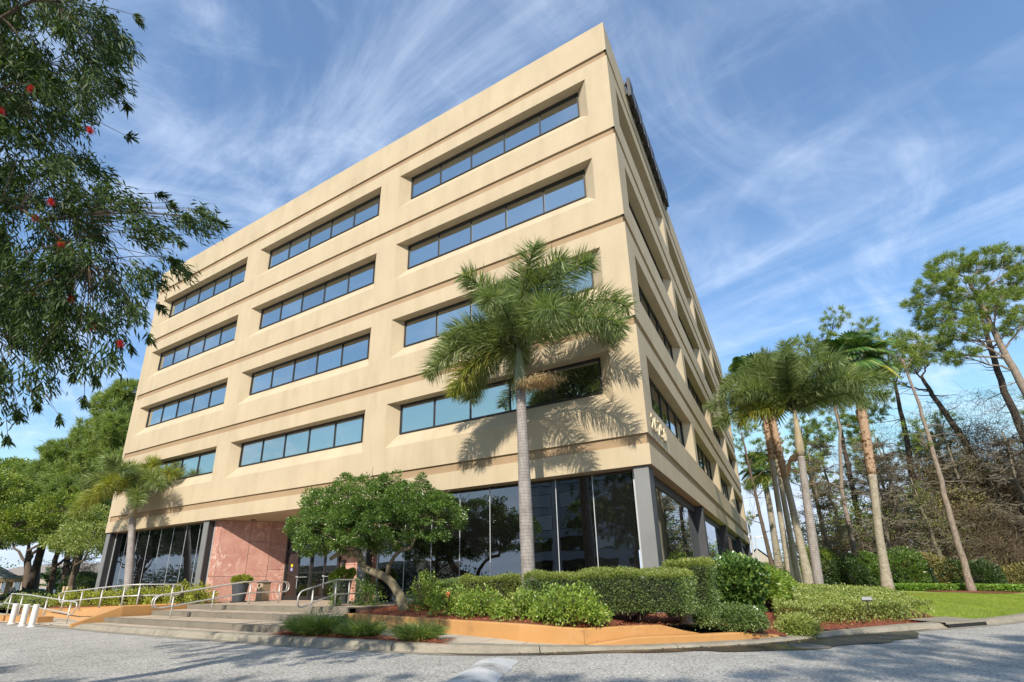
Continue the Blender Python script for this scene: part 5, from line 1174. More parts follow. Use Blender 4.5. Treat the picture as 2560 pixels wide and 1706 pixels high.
for x, lab in ((-40.9, 'left one of two short pale wooden posts'), (-40.35, 'right one of two short pale wooden posts')):
    MB().prism([(x-.12, 1.45), (x+.12, 1.45), (x+.12, 1.7), (x-.12, 1.7)], -4.3, -2.9).build('post', M_WOOD, thing('wooden_post', (x, 1.6, -4.2), lab, 'post', 'pale wooden posts beyond the ramp'))

# ------------------------------------------------------------------ trees
def limb(mb, a, b, r0, r1, wob=0.1, n=7, seg=7):
    a, b = Vector(a), Vector(b); L = (b-a).length; pts = []
    for i in range(seg+1):
        f = i/seg; q = a.lerp(b, f); w = math.sin(f*math.pi)*wob*L
        pts.append(q+Vector((rng.normal(0, .5), rng.normal(0, .5), rng.normal(0, .3)))*w)
    mb.tube(pts, [r0+(r1-r0)*i/seg for i in range(seg+1)], n); return pts
def crown_leaves(blobs, per, L, W, gap=0.0, sub=0.32, csize=None, spread=1.0):
    Ps, Ds = [], []
    for (c, r) in blobs:
        r = np.array(r if hasattr(r, '__len__') else (r, r, r)); nc = max(3, int(per[0]*(np.prod(r)**(1/3))**2)); C, d = ball(nc, c, r, 0.55)
        for j in range(nc):
            s = sub*(0.7+0.6*rng.random()); P, dd = ball(per[1], C[j], (s, s, s*0.7), 0.2); Ps.append(P); Ds.append(dd*0.7+d[j]*0.6)
    P = np.concatenate(Ps); D = np.concatenate(Ds); n = len(P)
    return leaves(P, D+rdir(n)*0.6*spread, L*(0.6+0.8*rng.random(n)), W, 0.15)
def tufts(blobs, nt_, nn_, L, W, droop=0.0, flat=0.8, hollow=0.35):
    Ps, Ds, C_ = [], [], []
    for (c, r) in blobs:
        r = np.array(r if hasattr(r, '__len__') else (r, r, r*flat)); k = max(4, int(nt_*(np.prod(r)**(1/3))**2)); C, d = ball(k, c, r, hollow); C_.append(C)
        for j in range(k):
            D = rdir(nn_)+d[j]*0.7+np.array([0, 0, 0.45-droop]); Ps.append(np.repeat(C[j:j+1], nn_, 0)+rng.normal(0, L*0.22, (nn_, 3))); Ds.append(D)
    P = np.concatenate(Ps); D = np.concatenate(Ds); V, F = needles(P, D, L*(0.7+0.5*rng.random(len(P))), W); return V, F, np.concatenate(C_)
def pine(label, trunk, rad, blobs, bark, m=L_PINE, nt_=16, nn_=26, L=0.32, W=0.022, dead=8, name='pine_tree', group='tall pines on the right', twl=1.6):
    t_ = thing(name, trunk[0], label, 'tree', group)
    P = [Vector(q) for q in trunk]; Q = []
    for i in range(len(P)-1):
        for j in range(5): Q.append(P[i].lerp(P[i+1], j/5)+Vector((rng.normal(0, .02), rng.normal(0, .02), 0)))
    Q.append(P[-1]); n = len(Q); MB().tube([tuple(Q[0]+Vector((0, 0, -.3)))]+Q, [rad*1.35]+[rad*(1.2 if i == 0 else 1)*(1-0.72*i/n) for i in range(n)], 12).build('trunk', bark, t_, True)
    V, F, C = tufts(blobs, nt_*2.1, int(nn_*1.7), L*1.15, W*1.7); npmesh('crown', V, F, m, t_)
    mb = MB(); zmin = min(c[0][2]-max(c[1]) if hasattr(c[1], '__len__') else c[0][2]-c[1] for c in blobs)
    for (c, r) in blobs:
        c = Vector(c); rr = max(r) if hasattr(r, '__len__') else r
        s = min(Q, key=lambda q: abs(q.z-(c.z-rr*0.9-abs((c-q).to_2d().length)*0.25))); pts = limb(mb, s, c, rad*0.22, rad*0.08, 0.06, 6)
        sel = C[np.argsort(np.linalg.norm(C-np.array(c), axis=1)+rng.normal(0, rr*.5, len(C)))[:14]]
        for e in sel: limb(mb, pts[rng.integers(3, 8)], tuple(e), rad*0.07, 0.010, 0.08, 4, 4)
    for i in range(dead):
        q = Q[int(n*rng.uniform(0.35, 0.85))]; a = rng.uniform(0, 6.28); l = twl*rng.uniform(.4, 1.2); limb(mb, q, q+Vector((math.cos(a)*l, math.sin(a)*l, rng.uniform(-.3, .5))), rad*.13, 0.01, 0.12, 4, 4)
    tag(mb.build('branches', bark, t_), None, None, None, 'stuff'); return t_
G0 = -3.85
pine('large pale barked pine at the right edge with a broad bright crown', [(19.9, 34, G0), (20.4, 34, 3.0), (20.2, 34, 8), (19.6, 34, 12.5), (19.3, 34, 16.5), (19.0, 34, 19.5)], 0.36,
     [((16.2, 34, 17.0), (1.5, 1.5, 1.0)), ((16.6, 33, 19.5), (1.4, 1.4, .9)), ((18.2, 34, 21.3), (1.6, 1.6, .9)), ((20.4, 34, 21.0), (1.5, 1.5, .9)), ((15.2, 34, 14.5), (1.2, 1.2, .6)), ((17.3, 33, 15.0), (1.7, 1.5, .8)), ((19.6, 33, 16.8), (1.7, 1.5, .9)), ((21.6, 34, 18.5), (1.6, 1.5, 1.0)), ((14.0, 34, 16.0), (.8, .8, .5)), ((18.4, 33.5, 18.6), (1.5, 1.5, .9)), ((21.3, 33, 15.2), (1.4, 1.4, .7)), ((15.3, 33.5, 18.4), (.9, .9, .6)), ((22.6, 34, 20.3), (1.4, 1.4, .9)), ((17.0, 33.5, 13.2), (1.2, 1.2, .5))], B_PINE, L_PINE, 24, 26, 0.34, 0.022)
pine('lone slender pine trunk standing on the right lawn', [(12.25, 27.0, -3.72), (12.22, 27, 0.4), (12.30, 27, 4.5), (12.28, 27, 8.0), (12.1, 27, 11.5)], 0.19,
     [((12.0, 27, 5.3), (.45, .45, .5)), ((11.6, 27, 6.6), (.6, .6, .7)), ((12.1, 27, 11.8), (1.6, 1.4, 1.1)), ((10.9, 27, 12.9), (1.3, 1.3, .9)), ((13.3, 27, 12.4), (1.2, 1.2, .8))], B_PINE, L_PINE, 13, 22, 0.3, 0.022, 10)
pine('thin straight grey pine just left of the orange barked palm', [(7.6, 34, G0), (7.5, 34, 0), (7.6, 34, 4.0), (8.4, 34, 9), (8.5, 34, 12.5)], 0.22, [((8.3, 34, 11.0), (1.2, 1.2, .8)), ((7.2, 34, 13.0), (1.3, 1.2, .9)), ((9.4, 34, 13.4), (1.2, 1.2, .9)), ((6.2, 34, 6.5), (1.1, 1, .5)), ((5.4, 34, 5.6), (.9, .8, .4))], B_PINE, L_PINE, 11, 20, 0.32, 0.024, 12)
pine('dark straight pine behind the orange barked palm', [(8.9, 39, G0), (8.75, 39, 0.4), (8.8, 39, 3.5), (8.95, 39, 8), (9.0, 39, 14), (9.1, 39, 17.5)], 0.28, [((9.2, 39, 19.5), (1.3, 1.2, .9)), ((10.6, 39, 21.3), (1.2, 1.2, .9)), ((7.6, 39, 19.2), (1.3, 1.2, .8)), ((12.6, 39, 19.6), (1.2, 1.2, .9)), ((6.9, 39, 17.2), (1.1, 1.1, .7)), ((11.6, 39, 17.3), (1.3, 1.2, .9))], B_DRK, L_PINE, 12, 22, 0.36, 0.026, 14)
pine('thick dark leaning pine left of the lone slender trunk', [(14.6, 45, G0), (14.4, 45, 1), (14.3, 45, 6), (14.7, 45, 11), (14.9, 45, 15.5)], 0.42, [((13.8, 45, 17.0), (1.8, 1.6, 1.0)), ((16.2, 45, 17.8), (1.6, 1.5, .9)), ((15.0, 45, 19.2), (1.6, 1.5, .9)), ((12.4, 45, 18.6), (1.3, 1.2, .8))], B_DRK, L_PINE, 11, 20, 0.36, 0.028, 22, twl=2.6)
pine('dark crooked pine with hanging vines right of the lone trunk', [(18.2, 44, G0), (18.6, 44, 1), (18.9, 44, 5), (18.4, 44, 9), (17.2, 44, 13.5), (16.8, 44, 15.5)], 0.42, [((16.2, 44, 16.8), (1.5, 1.4, .9)), ((18.0, 44, 17.2), (1.4, 1.3, .8)), ((14.6, 44, 15.3), (1.0, 1.0, .6))], B_DRK, L_PINE, 10, 20, 0.36, 0.028, 22, twl=2.8)
pine('dark thick pine trunk behind the large pale barked pine', [(21.0, 41, G0), (21.4, 41, 2.5), (21.4, 41, 7), (21.1, 41, 12), (21.2, 41, 17), (21.4, 41, 20)], 0.40, [((20.2, 41, 20.0), (1.5, 1.4, .9)), ((22.6, 41, 20.6), (1.5, 1.4, .9)), ((23.4, 41, 17.6), (1.5, 1.4, .9))], B_DRK, L_PINE, 11, 20, 0.36, 0.028, 18, twl=2.4)
pine('leftmost distant pine, crown broken by the building edge', [(1.5, 42, G0), (1.35, 42, -1.0), (1.1, 42, 3.2), (0.9, 42, 7.8), (0.7, 42, 12.0)], 0.25, [((0.9, 42, 8.8), (1.5, 1.4, .8)), ((2.3, 42, 10.2), (1.3, 1.2, .8)), ((-0.3, 42, 11), (1.5, 1.4, .9)), ((1.5, 42, 12.3), (1.4, 1.3, .9)), ((0.2, 42, 6.4), (.9, .9, .45)), ((2.2, 42, 6.0), (.8, .8, .4)), ((0.0, 42, 2.9), (.6, .6, .6)), ((3.4, 42, 8.2), (1.0, 1, .5))], B_BRN, L_PINE, 12, 20, 0.32, 0.024, 14)
for i, (x, y, h, lab) in enumerate(((6.2, 46, 17, 'pine crown showing between the two palm groups, behind the foxtail palm'), (11.8, 48, 19, 'pine behind the orange fan palm head, with a rounded bright crown'), (17.8, 50, 16, 'pine filling the gap above the crooked dark pine'), (24.5, 44, 17, 'dark pine at the right edge behind the vine tangle'), (13.0, 52, 13, 'shorter pine seen through the trunks in the middle of the wood'), (21.0, 52, 12, 'shorter pine deep in the wood, right side'))):
    bl = [((x+rng.normal(0, 1.5), y+rng.normal(0, .8), G0+h*f), (1.6, 1.5, .95)) for f in (.98, .93, .86, .8, .74, .68, .9, .62)]
    pine(lab, [(x, y, G0), (x+.2, y, G0+h*.4), (x-.1, y, G0+h*.95)], .3, bl, B_DRK, L_PINE, 9, 20, .38, .03, 14)
# bare, twiggy trees (grey winter cypress) : fine recursive branching
def bare(label, base, h, rad, n1, m, spread=2.2, leaf=None, nl=0, group='bare twiggy trees on the right', low=0.25, fine=7, lw=0.09):
    t_ = thing('bare_tree', base, label, 'tree', group)
    mb = MB(); b = Vector(base); top = b+Vector((rng.normal(0, .5), 0, h)); pts = limb(mb, b-Vector((0, 0, .2)), top, rad, rad*.18, 0.015, 9, 12); mb.build('trunk', m, t_, True)
    mb = MB(); ends = []
    for i in range(n1):
        f = rng.uniform(low, 1.0); q = pts[int(f*12)]; a = rng.uniform(0, 6.28); l = spread*(1.15-f*0.8)*rng.uniform(.6, 1.15)
        e = q+Vector((math.cos(a)*l, math.sin(a)*l, l*rng.uniform(-.15, .55))); br = limb(mb, q, e, rad*.16, 0.014, 0.08, 4, 5)
        for j in range(fine):
            s = br[rng.integers(1, 6)]; a2 = a+rng.normal(0, .9); l2 = l*rng.uniform(.25, .55); e2 = s+Vector((math.cos(a2)*l2, math.sin(a2)*l2, rng.uniform(-.35, .4)*l2)); b2 = limb(mb, s, e2, 0.024, 0.014, 0.1, 3, 3)
            for k in range(4):
                s3 = b2[rng.integers(1, 4)]; l3 = l2*.5; e3 = s3+Vector((rng.normal(0, .6)*l3, rng.normal(0, .6)*l3, rng.normal(-.1, .5)*l3)); mb.tube([s3, e3], [0.016, 0.010], 3, False); ends.append(tuple(e3))
    tag(mb.build('branches', B_TWIG, t_), None, None, None, 'stuff')
    if leaf is not None:
        E_ = np.array(ends); P = np.repeat(E_, nl, 0)+rng.normal(0, .16, (len(E_)*nl, 3)); V, F = leaves(P, rdir(len(P)), 0.11, 0.05); npmesh('crown', V, F, leaf, t_)
    return t_
for (x, y, h, rad, n1, sp, lf, nl), lab in (((5.6, 33, 11, .2, 60, 2.4, L_DRY, 2), 'feathery grey tree directly right of the big foxtail palm trunk'), ((9.9, 36, 12.5, .22, 70, 2.6, None, 0), 'bare grey tree between the orange palm and the lone pine'),
     ((11.4, 38, 13, .22, 70, 2.6, None, 0), 'bare twiggy tree left of the thick dark leaning pine'), ((16.4, 40, 13, .26, 80, 3.0, L_DRY, 1), 'twiggy tree tangled between the two dark pines'), ((19.4, 39, 12, .24, 80, 3.0, None, 0), 'bare twiggy tree right of the crooked dark pine'),
     ((23.0, 38, 12, .24, 70, 3.0, L_DRY, 1), 'rightmost bare twiggy tree at the picture edge'), ((3.7, 36, 6.5, .14, 40, 1.8, L_OAK, 2), 'small thin leafed tree between the fan palm cluster and the big foxtail'), ((13.2, 36, 8.5, .2, 60, 2.2, L_OAK, 2), 'sparse olive leafed tree behind the lone slender pine'), ((7.4, 40, 14, .24, 80, 3.0, L_DRY, 1), 'tall brown twiggy tree left of the thin straight pine'), ((17.4, 42, 14, .26, 90, 3.2, L_DRY, 2), 'tall brown twiggy tree behind the crooked dark pine'), ((21.6, 43, 13, .26, 90, 3.2, L_DRY, 2), 'tall brown twiggy tree behind the pale barked pine'), ((12.6, 44, 13, .24, 80, 3.0, L_DRY, 2), 'tall brown twiggy tree behind the thick dark leaning pine')):
    bare(lab, (x, y, G0), h, rad, n1, B_TWIG, sp, lf, nl)
for (x, y, h, rad, n1, sp, lf, nl), lab in (((21, 14, 12, .24, 44, 2.8, L_DRY, 1), 'bare tree outside the right edge, reflected in the side glass near the corner'), ((24, 20, 13, .26, 44, 3.0, None, 0), 'second bare tree outside the right edge, reflected in the side glass'), ((27, 9, 13, .26, 44, 3.0, L_DRY, 1), 'third bare tree outside the right edge, reflected in the side glass'), ((26, 27, 12, .24, 44, 3.0, None, 0), 'fourth bare tree outside the right edge of the picture'), ((19, 5, 11, .22, 40, 2.6, L_OAK, 2), 'sparse leafed tree outside the right edge, reflected beside the corner pilaster')):
    bare(lab, (x, y, -3.95), h, rad, n1, B_PINE, sp, lf, nl, 'trees outside the right edge reflected in the side glass')
# thicket: vines and undergrowth, nobody could count it
def thicket(name, label, boxes, n, L, m, r=0.014, seg=5, droop=0.25):
    tot = sum(b[3]*b[5] for b in boxes); V, F, o = [], [], 0
    for (cx, cy, cz, rx, ry, rz) in boxes:
        k = int(n*rx*rz/tot) if tot else n; C = np.array([cx, cy, cz])+(rng.random((k, 3))*2-1)*np.array([rx, ry, rz]); D = rdir(k); D[:, 2] = np.abs(D[:, 2])*rng.choice([-1, 1], k)
        S = unit(np.cross(D, rdir(k))); q = C.copy(); rows = []
        ln = L*(0.4+0.9*rng.random((k, 1)))
        for i in range(seg+1):
            w = r*(1-0.6*i/seg); U = unit(np.cross(D, S)); rows.append(np.stack([q+S*w, q-S*w*.5+U*w*.87, q-S*w*.5-U*w*.87], 1)); D = unit(D+rng.normal(0, .45, (k, 3))+np.array([0, 0, -droop*0.3])); q = q+D*ln/seg
        A = np.stack(rows, 1).reshape(k, -1, 3); V.append(A.reshape(-1, 3)); b = o+(np.arange(k)*3*(seg+1))[:, None]
        for i in range(seg):
            for j in range(3): F.append(b+np.array([[3*i+j, 3*i+(j+1) % 3, 3*(i+1)+(j+1) % 3, 3*(i+1)+j]]))
        o += len(A.reshape(-1, 3))
    return tag(npmesh(name, np.concatenate(V), np.concatenate(F), m), label, 'undergrowth', kind='stuff')
TB = [(19.5, 37.5, -2.2, 5.2, 1.5, 1.8), (21.5, 43.5, 0.5, 5.6, 1.5, 4.6), (24.5, 42.5, 3.4, 4.0, 1.5, 4.2), (16.0, 38.5, 0.0, 2.2, 1.2, 2.2), (14.5, 41, 2.2, 1.2, 1.0, 5.0), (18.8, 42, 4.5, 1.4, 1.0, 5.0), (24, 36, 1, 2.5, 1.5, 4.5), (8.5, 37, -1.5, 2.6, 1, 2.0), (28, 14, -1.2, 2.5, 8, 2.6), (27, 27, -1, 2.5, 5, 3)]
thicket('tangled_vines', 'tangle of brown bare vines and twigs filling the wood at the right edge', TB, 26000, 1.9, B_VINE, 0.02)
thicket('thin_vines', 'thin grey vines hanging between the dark pine trunks', [(14.6, 43.5, 6, 2.6, .8, 6), (18.4, 42.5, 7, 2.8, .8, 6), (21.5, 40, 6, 2.4, .8, 6), (10.2, 40, 4, 2.2, .8, 5)], 4200, 1.7, B_TWIG, 0.011, 5, 0.8)
def scatter(name, label, boxes, n, L, W, m, cat='undergrowth', kind='stuff'):
    tot = sum(b[3]*b[5] for b in boxes); Ps = []
    for (cx, cy, cz, rx, ry, rz) in boxes:
        k = int(n*rx*rz/tot); P, d = ball(k, (cx, cy, cz), (rx, ry, rz), 0.2); q = np.sin(P[:, 0]*2.9+P[:, 2]*3.7)+np.sin(P[:, 1]*2.1+P[:, 2]*5.3+P[:, 0]); Ps.append(P[q > -0.9])
    P = np.concatenate(Ps); k = len(P); P = P[P[:, 2] > -3.9]; k = len(P); V, F = leaves(P, rdir(k)+np.array([0, -.3, .2]), L*(.6+.8*rng.random(k)), W); return tag(npmesh(name, V, F, m), label, cat, kind=kind)
scatter('dry_undergrowth', 'dry brown and olive leaves clinging to the vine tangle on the right', [(21.5, 44.5, 0.5, 5.4, 1.4, 4.8), (25.5, 43.5, 3.2, 3.2, 1.4, 5.0), (19, 37, -2.6, 4.5, 1.4, 1.4), (15.8, 38.5, 1.0, 2.0, 1, 3.4), (14.6, 41, 4, 1.2, 1, 5)], 30000, 0.15, 0.08, L_DRY)
scatter('green_vine_leaves', 'mixed green leaves high in the vine covered trees on the right', [(18.5, 45.5, 2.5, 6.0, 1.4, 3.2), (26, 43, 6.0, 2.8, 1, 3.4), (8.5, 37, 1.2, 2.6, 1, 2.4)], 14000, 0.16, 0.09, L_OAK)
scatter('wood_foliage', 'mixed green foliage filling the wood behind the bare trunks on the right', [(9, 50, 0.5, 5, 1.5, 4.6), (17, 51, 2.0, 6, 1.5, 5.5), (26, 50, 3.5, 6, 1.5, 6.5), (4, 52, -1.2, 2.0, 1, 2.4)], 26000, 0.26, 0.15, L_OAK)
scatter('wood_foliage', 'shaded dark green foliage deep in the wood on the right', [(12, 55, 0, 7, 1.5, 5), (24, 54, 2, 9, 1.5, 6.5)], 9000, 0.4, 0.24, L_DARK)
# evergreen shrubs at the wood edge
UG = 'evergreen shrubs along the edge of the wood'
for (x, y, rx, rz, m), lab in (((6.4, 30.5, 1.6, 2.2, L_DARK), 'dark green shrub between the foxtail palm and the orange fan palm'), ((9.6, 31.5, 1.8, 3.0, L_YAU), 'green shrub right of the orange fan palm foot'), ((11.0, 32.5, 1.8, 2.9, L_DRY), 'olive brown shrub left of the lone pine foot'),
      ((5.0, 32, 1.4, 3.6, L_OAK), 'tall loose shrub behind the big foxtail trunk'), ((13.6, 32.5, 1.7, 2.4, L_DARK), 'dark shrub directly behind the lone pine foot'), ((16.5, 34, 1.8, 1.7, L_DRY), 'low brownish shrub in front of the white vans'), ((7.9, 33.5, 1.6, 3.3, L_YAU), 'bushy green shrub behind the orange fan palm')):
    shrub(lab, (x, y, G0), (rx, 1.2, rz*0.85), 9500, 0.15, 0.08, m, 'evergreen_shrub', 0.38, 0.55, UG, 0.9, 8, 'shrub', 0.35, 0.5, 1.2)
# bright ground cover strip behind the lawn
x = rng.uniform(8.8, 26, 26000); y = 28.6+0.35*(x-12)*0.6+rng.uniform(-0.8, 1.3, 26000); z = H(x, y)+0.36*rng.random(26000)**0.5; P = np.stack([x, y, z], 1)
V, F = leaves(P, rdir(len(P))+np.array([0, -.2, .9]), 0.14, 0.08); tag(npmesh('ground_cover', V, F, L_BRIGHT), 'bright green strip of ground cover at the back of the right lawn', 'ground cover', kind='stuff')
# lawn blades close to the kerb
x = rng.uniform(4, 15, 150000); y = rng.uniform(3, 22, 150000); k = (kdist(x, y) > 0.32) & ~bedmask(x, y) & (x > 4.5) & (x < 3.1+0.34*(y+14.5)); x, y = x[k], y[k]; n = len(x)
P = np.stack([x, y, H(x, y)], 1); sc_ = 0.05+0.0025*y; V, F = needles(P, np.stack([rng.normal(0, .35, n), rng.normal(0, .35, n), np.ones(n)], 1), sc_, 0.011); tag(npmesh('grass_blades', V, F, leafm('grass_blade', (0.18, 0.27, 0.035), (0.29, 0.37, 0.06), (0.42, 0.42, 0.14), 0.3, 0.6, 0.2, 0.6)), 'short mown grass of the right lawn', 'grass', kind='stuff')

# ------------------------------------------------------------------ small leaning yaupon tree
ty = thing('yaupon_tree', (-7.35, -2.2, -3.9), 'small tree with crooked leaning trunk and flat topped green crown', 'tree')
mb = MB(); mb.tube([(-7.25, -2.2, -4.0), (-7.36, -2.2, -3.75), (-7.5, -2.2, -3.45), (-7.82, -2.2, -3.12), (-8.1, -2.2, -2.93), (-8.55, -2.2, -2.78), (-8.98, -2.2, -2.66), (-9.22, -2.2, -2.42), (-9.36, -2.2, -2.15), (-9.5, -2.2, -1.85)],
              [0.20, 0.165, 0.14, 0.135, 0.13, 0.125, 0.12, 0.125, 0.12, 0.11], 14); mb.build('trunk', B_YAU, ty, True)
mb = MB(); mb.tube([(-8.05, -2.2, -2.95), (-7.95, -2.25, -2.6), (-7.72, -2.28, -2.32), (-7.45, -2.3, -2.13), (-7.05, -2.3, -2.08), (-6.9, -2.3, -1.8)], [0.085, 0.07, 0.06, 0.06, 0.065, 0.04], 10); mb.build('main_limb', B_YAU, ty, True); mb = MB()
mb.tube([(-9.4, -2.2, -2.12), (-9.8, -2.3, -2.10), (-10.2, -2.35, -2.16), (-10.45, -2.4, -2.3)], [0.10, 0.09, 0.08, 0.06], 10)
mb.build('main_limb', B_YAU, ty, True)
YB = [((-11.9, -2.2, -1.1), (.75, .9, .62)), ((-10.9, -2.1, -0.55), (1.0, 1.2, .70)), ((-10.2, -2.2, 0.28), (.4, .4, .3)), ((-8.9, -2.2, 0.25), (.45, .4, .28)), ((-7.9, -2.3, 0.12), (.4, .4, .25)), ((-6.0, -2.3, -0.75), (.5, .5, .3)), ((-9.6, -2.1, -0.42), (1.2, 1.3, .80)), ((-8.2, -2.2, -0.52), (1.2, 1.3, .72)), ((-7.0, -2.2, -0.72), (1.05, 1.2, .65)), ((-6.1, -2.3, -1.25), (.85, 1.0, .62)), ((-10.3, -2.6, -1.2), (1.1, 1.2, .72)),
      ((-8.8, -2.6, -1.25), (1.2, 1.2, .75)), ((-7.5, -2.6, -1.3), (1.1, 1.1, .65)), ((-11.3, -2.4, -1.75), (.6, .7, .45)), ((-9.3, -2.3, -1.8), (.8, .8, .4)), ((-11.7, -2.2, -0.15), (.45, .45, .40)), ((-6.9, -2.2, 0.0), (.3, .3, .25)), ((-8.1, -2.3, -1.9), (.6, .6, .3))]
V, F = crown_leaves(YB, (105, 80), 0.072, 0.040, sub=0.17); npmesh('crown', V, F, L_YAU, ty)
mb = MB()
for (c, r) in YB:
    s = (-9.45, -2.2, -1.95) if c[0] < -8.6 else (-6.95, -2.3, -1.85)
    pts = limb(mb, s, c, 0.035, 0.015, 0.08, 6)
    for j in range(10):
        e = Vector(c)+Vector(tuple(rng.normal(0, .55, 3)*np.array(r))); limb(mb, pts[rng.integers(3, 8)], e, 0.016, 0.006, 0.1, 4, 4)
tag(mb.build('branches', B_YAU, ty), None, None, None, 'stuff')

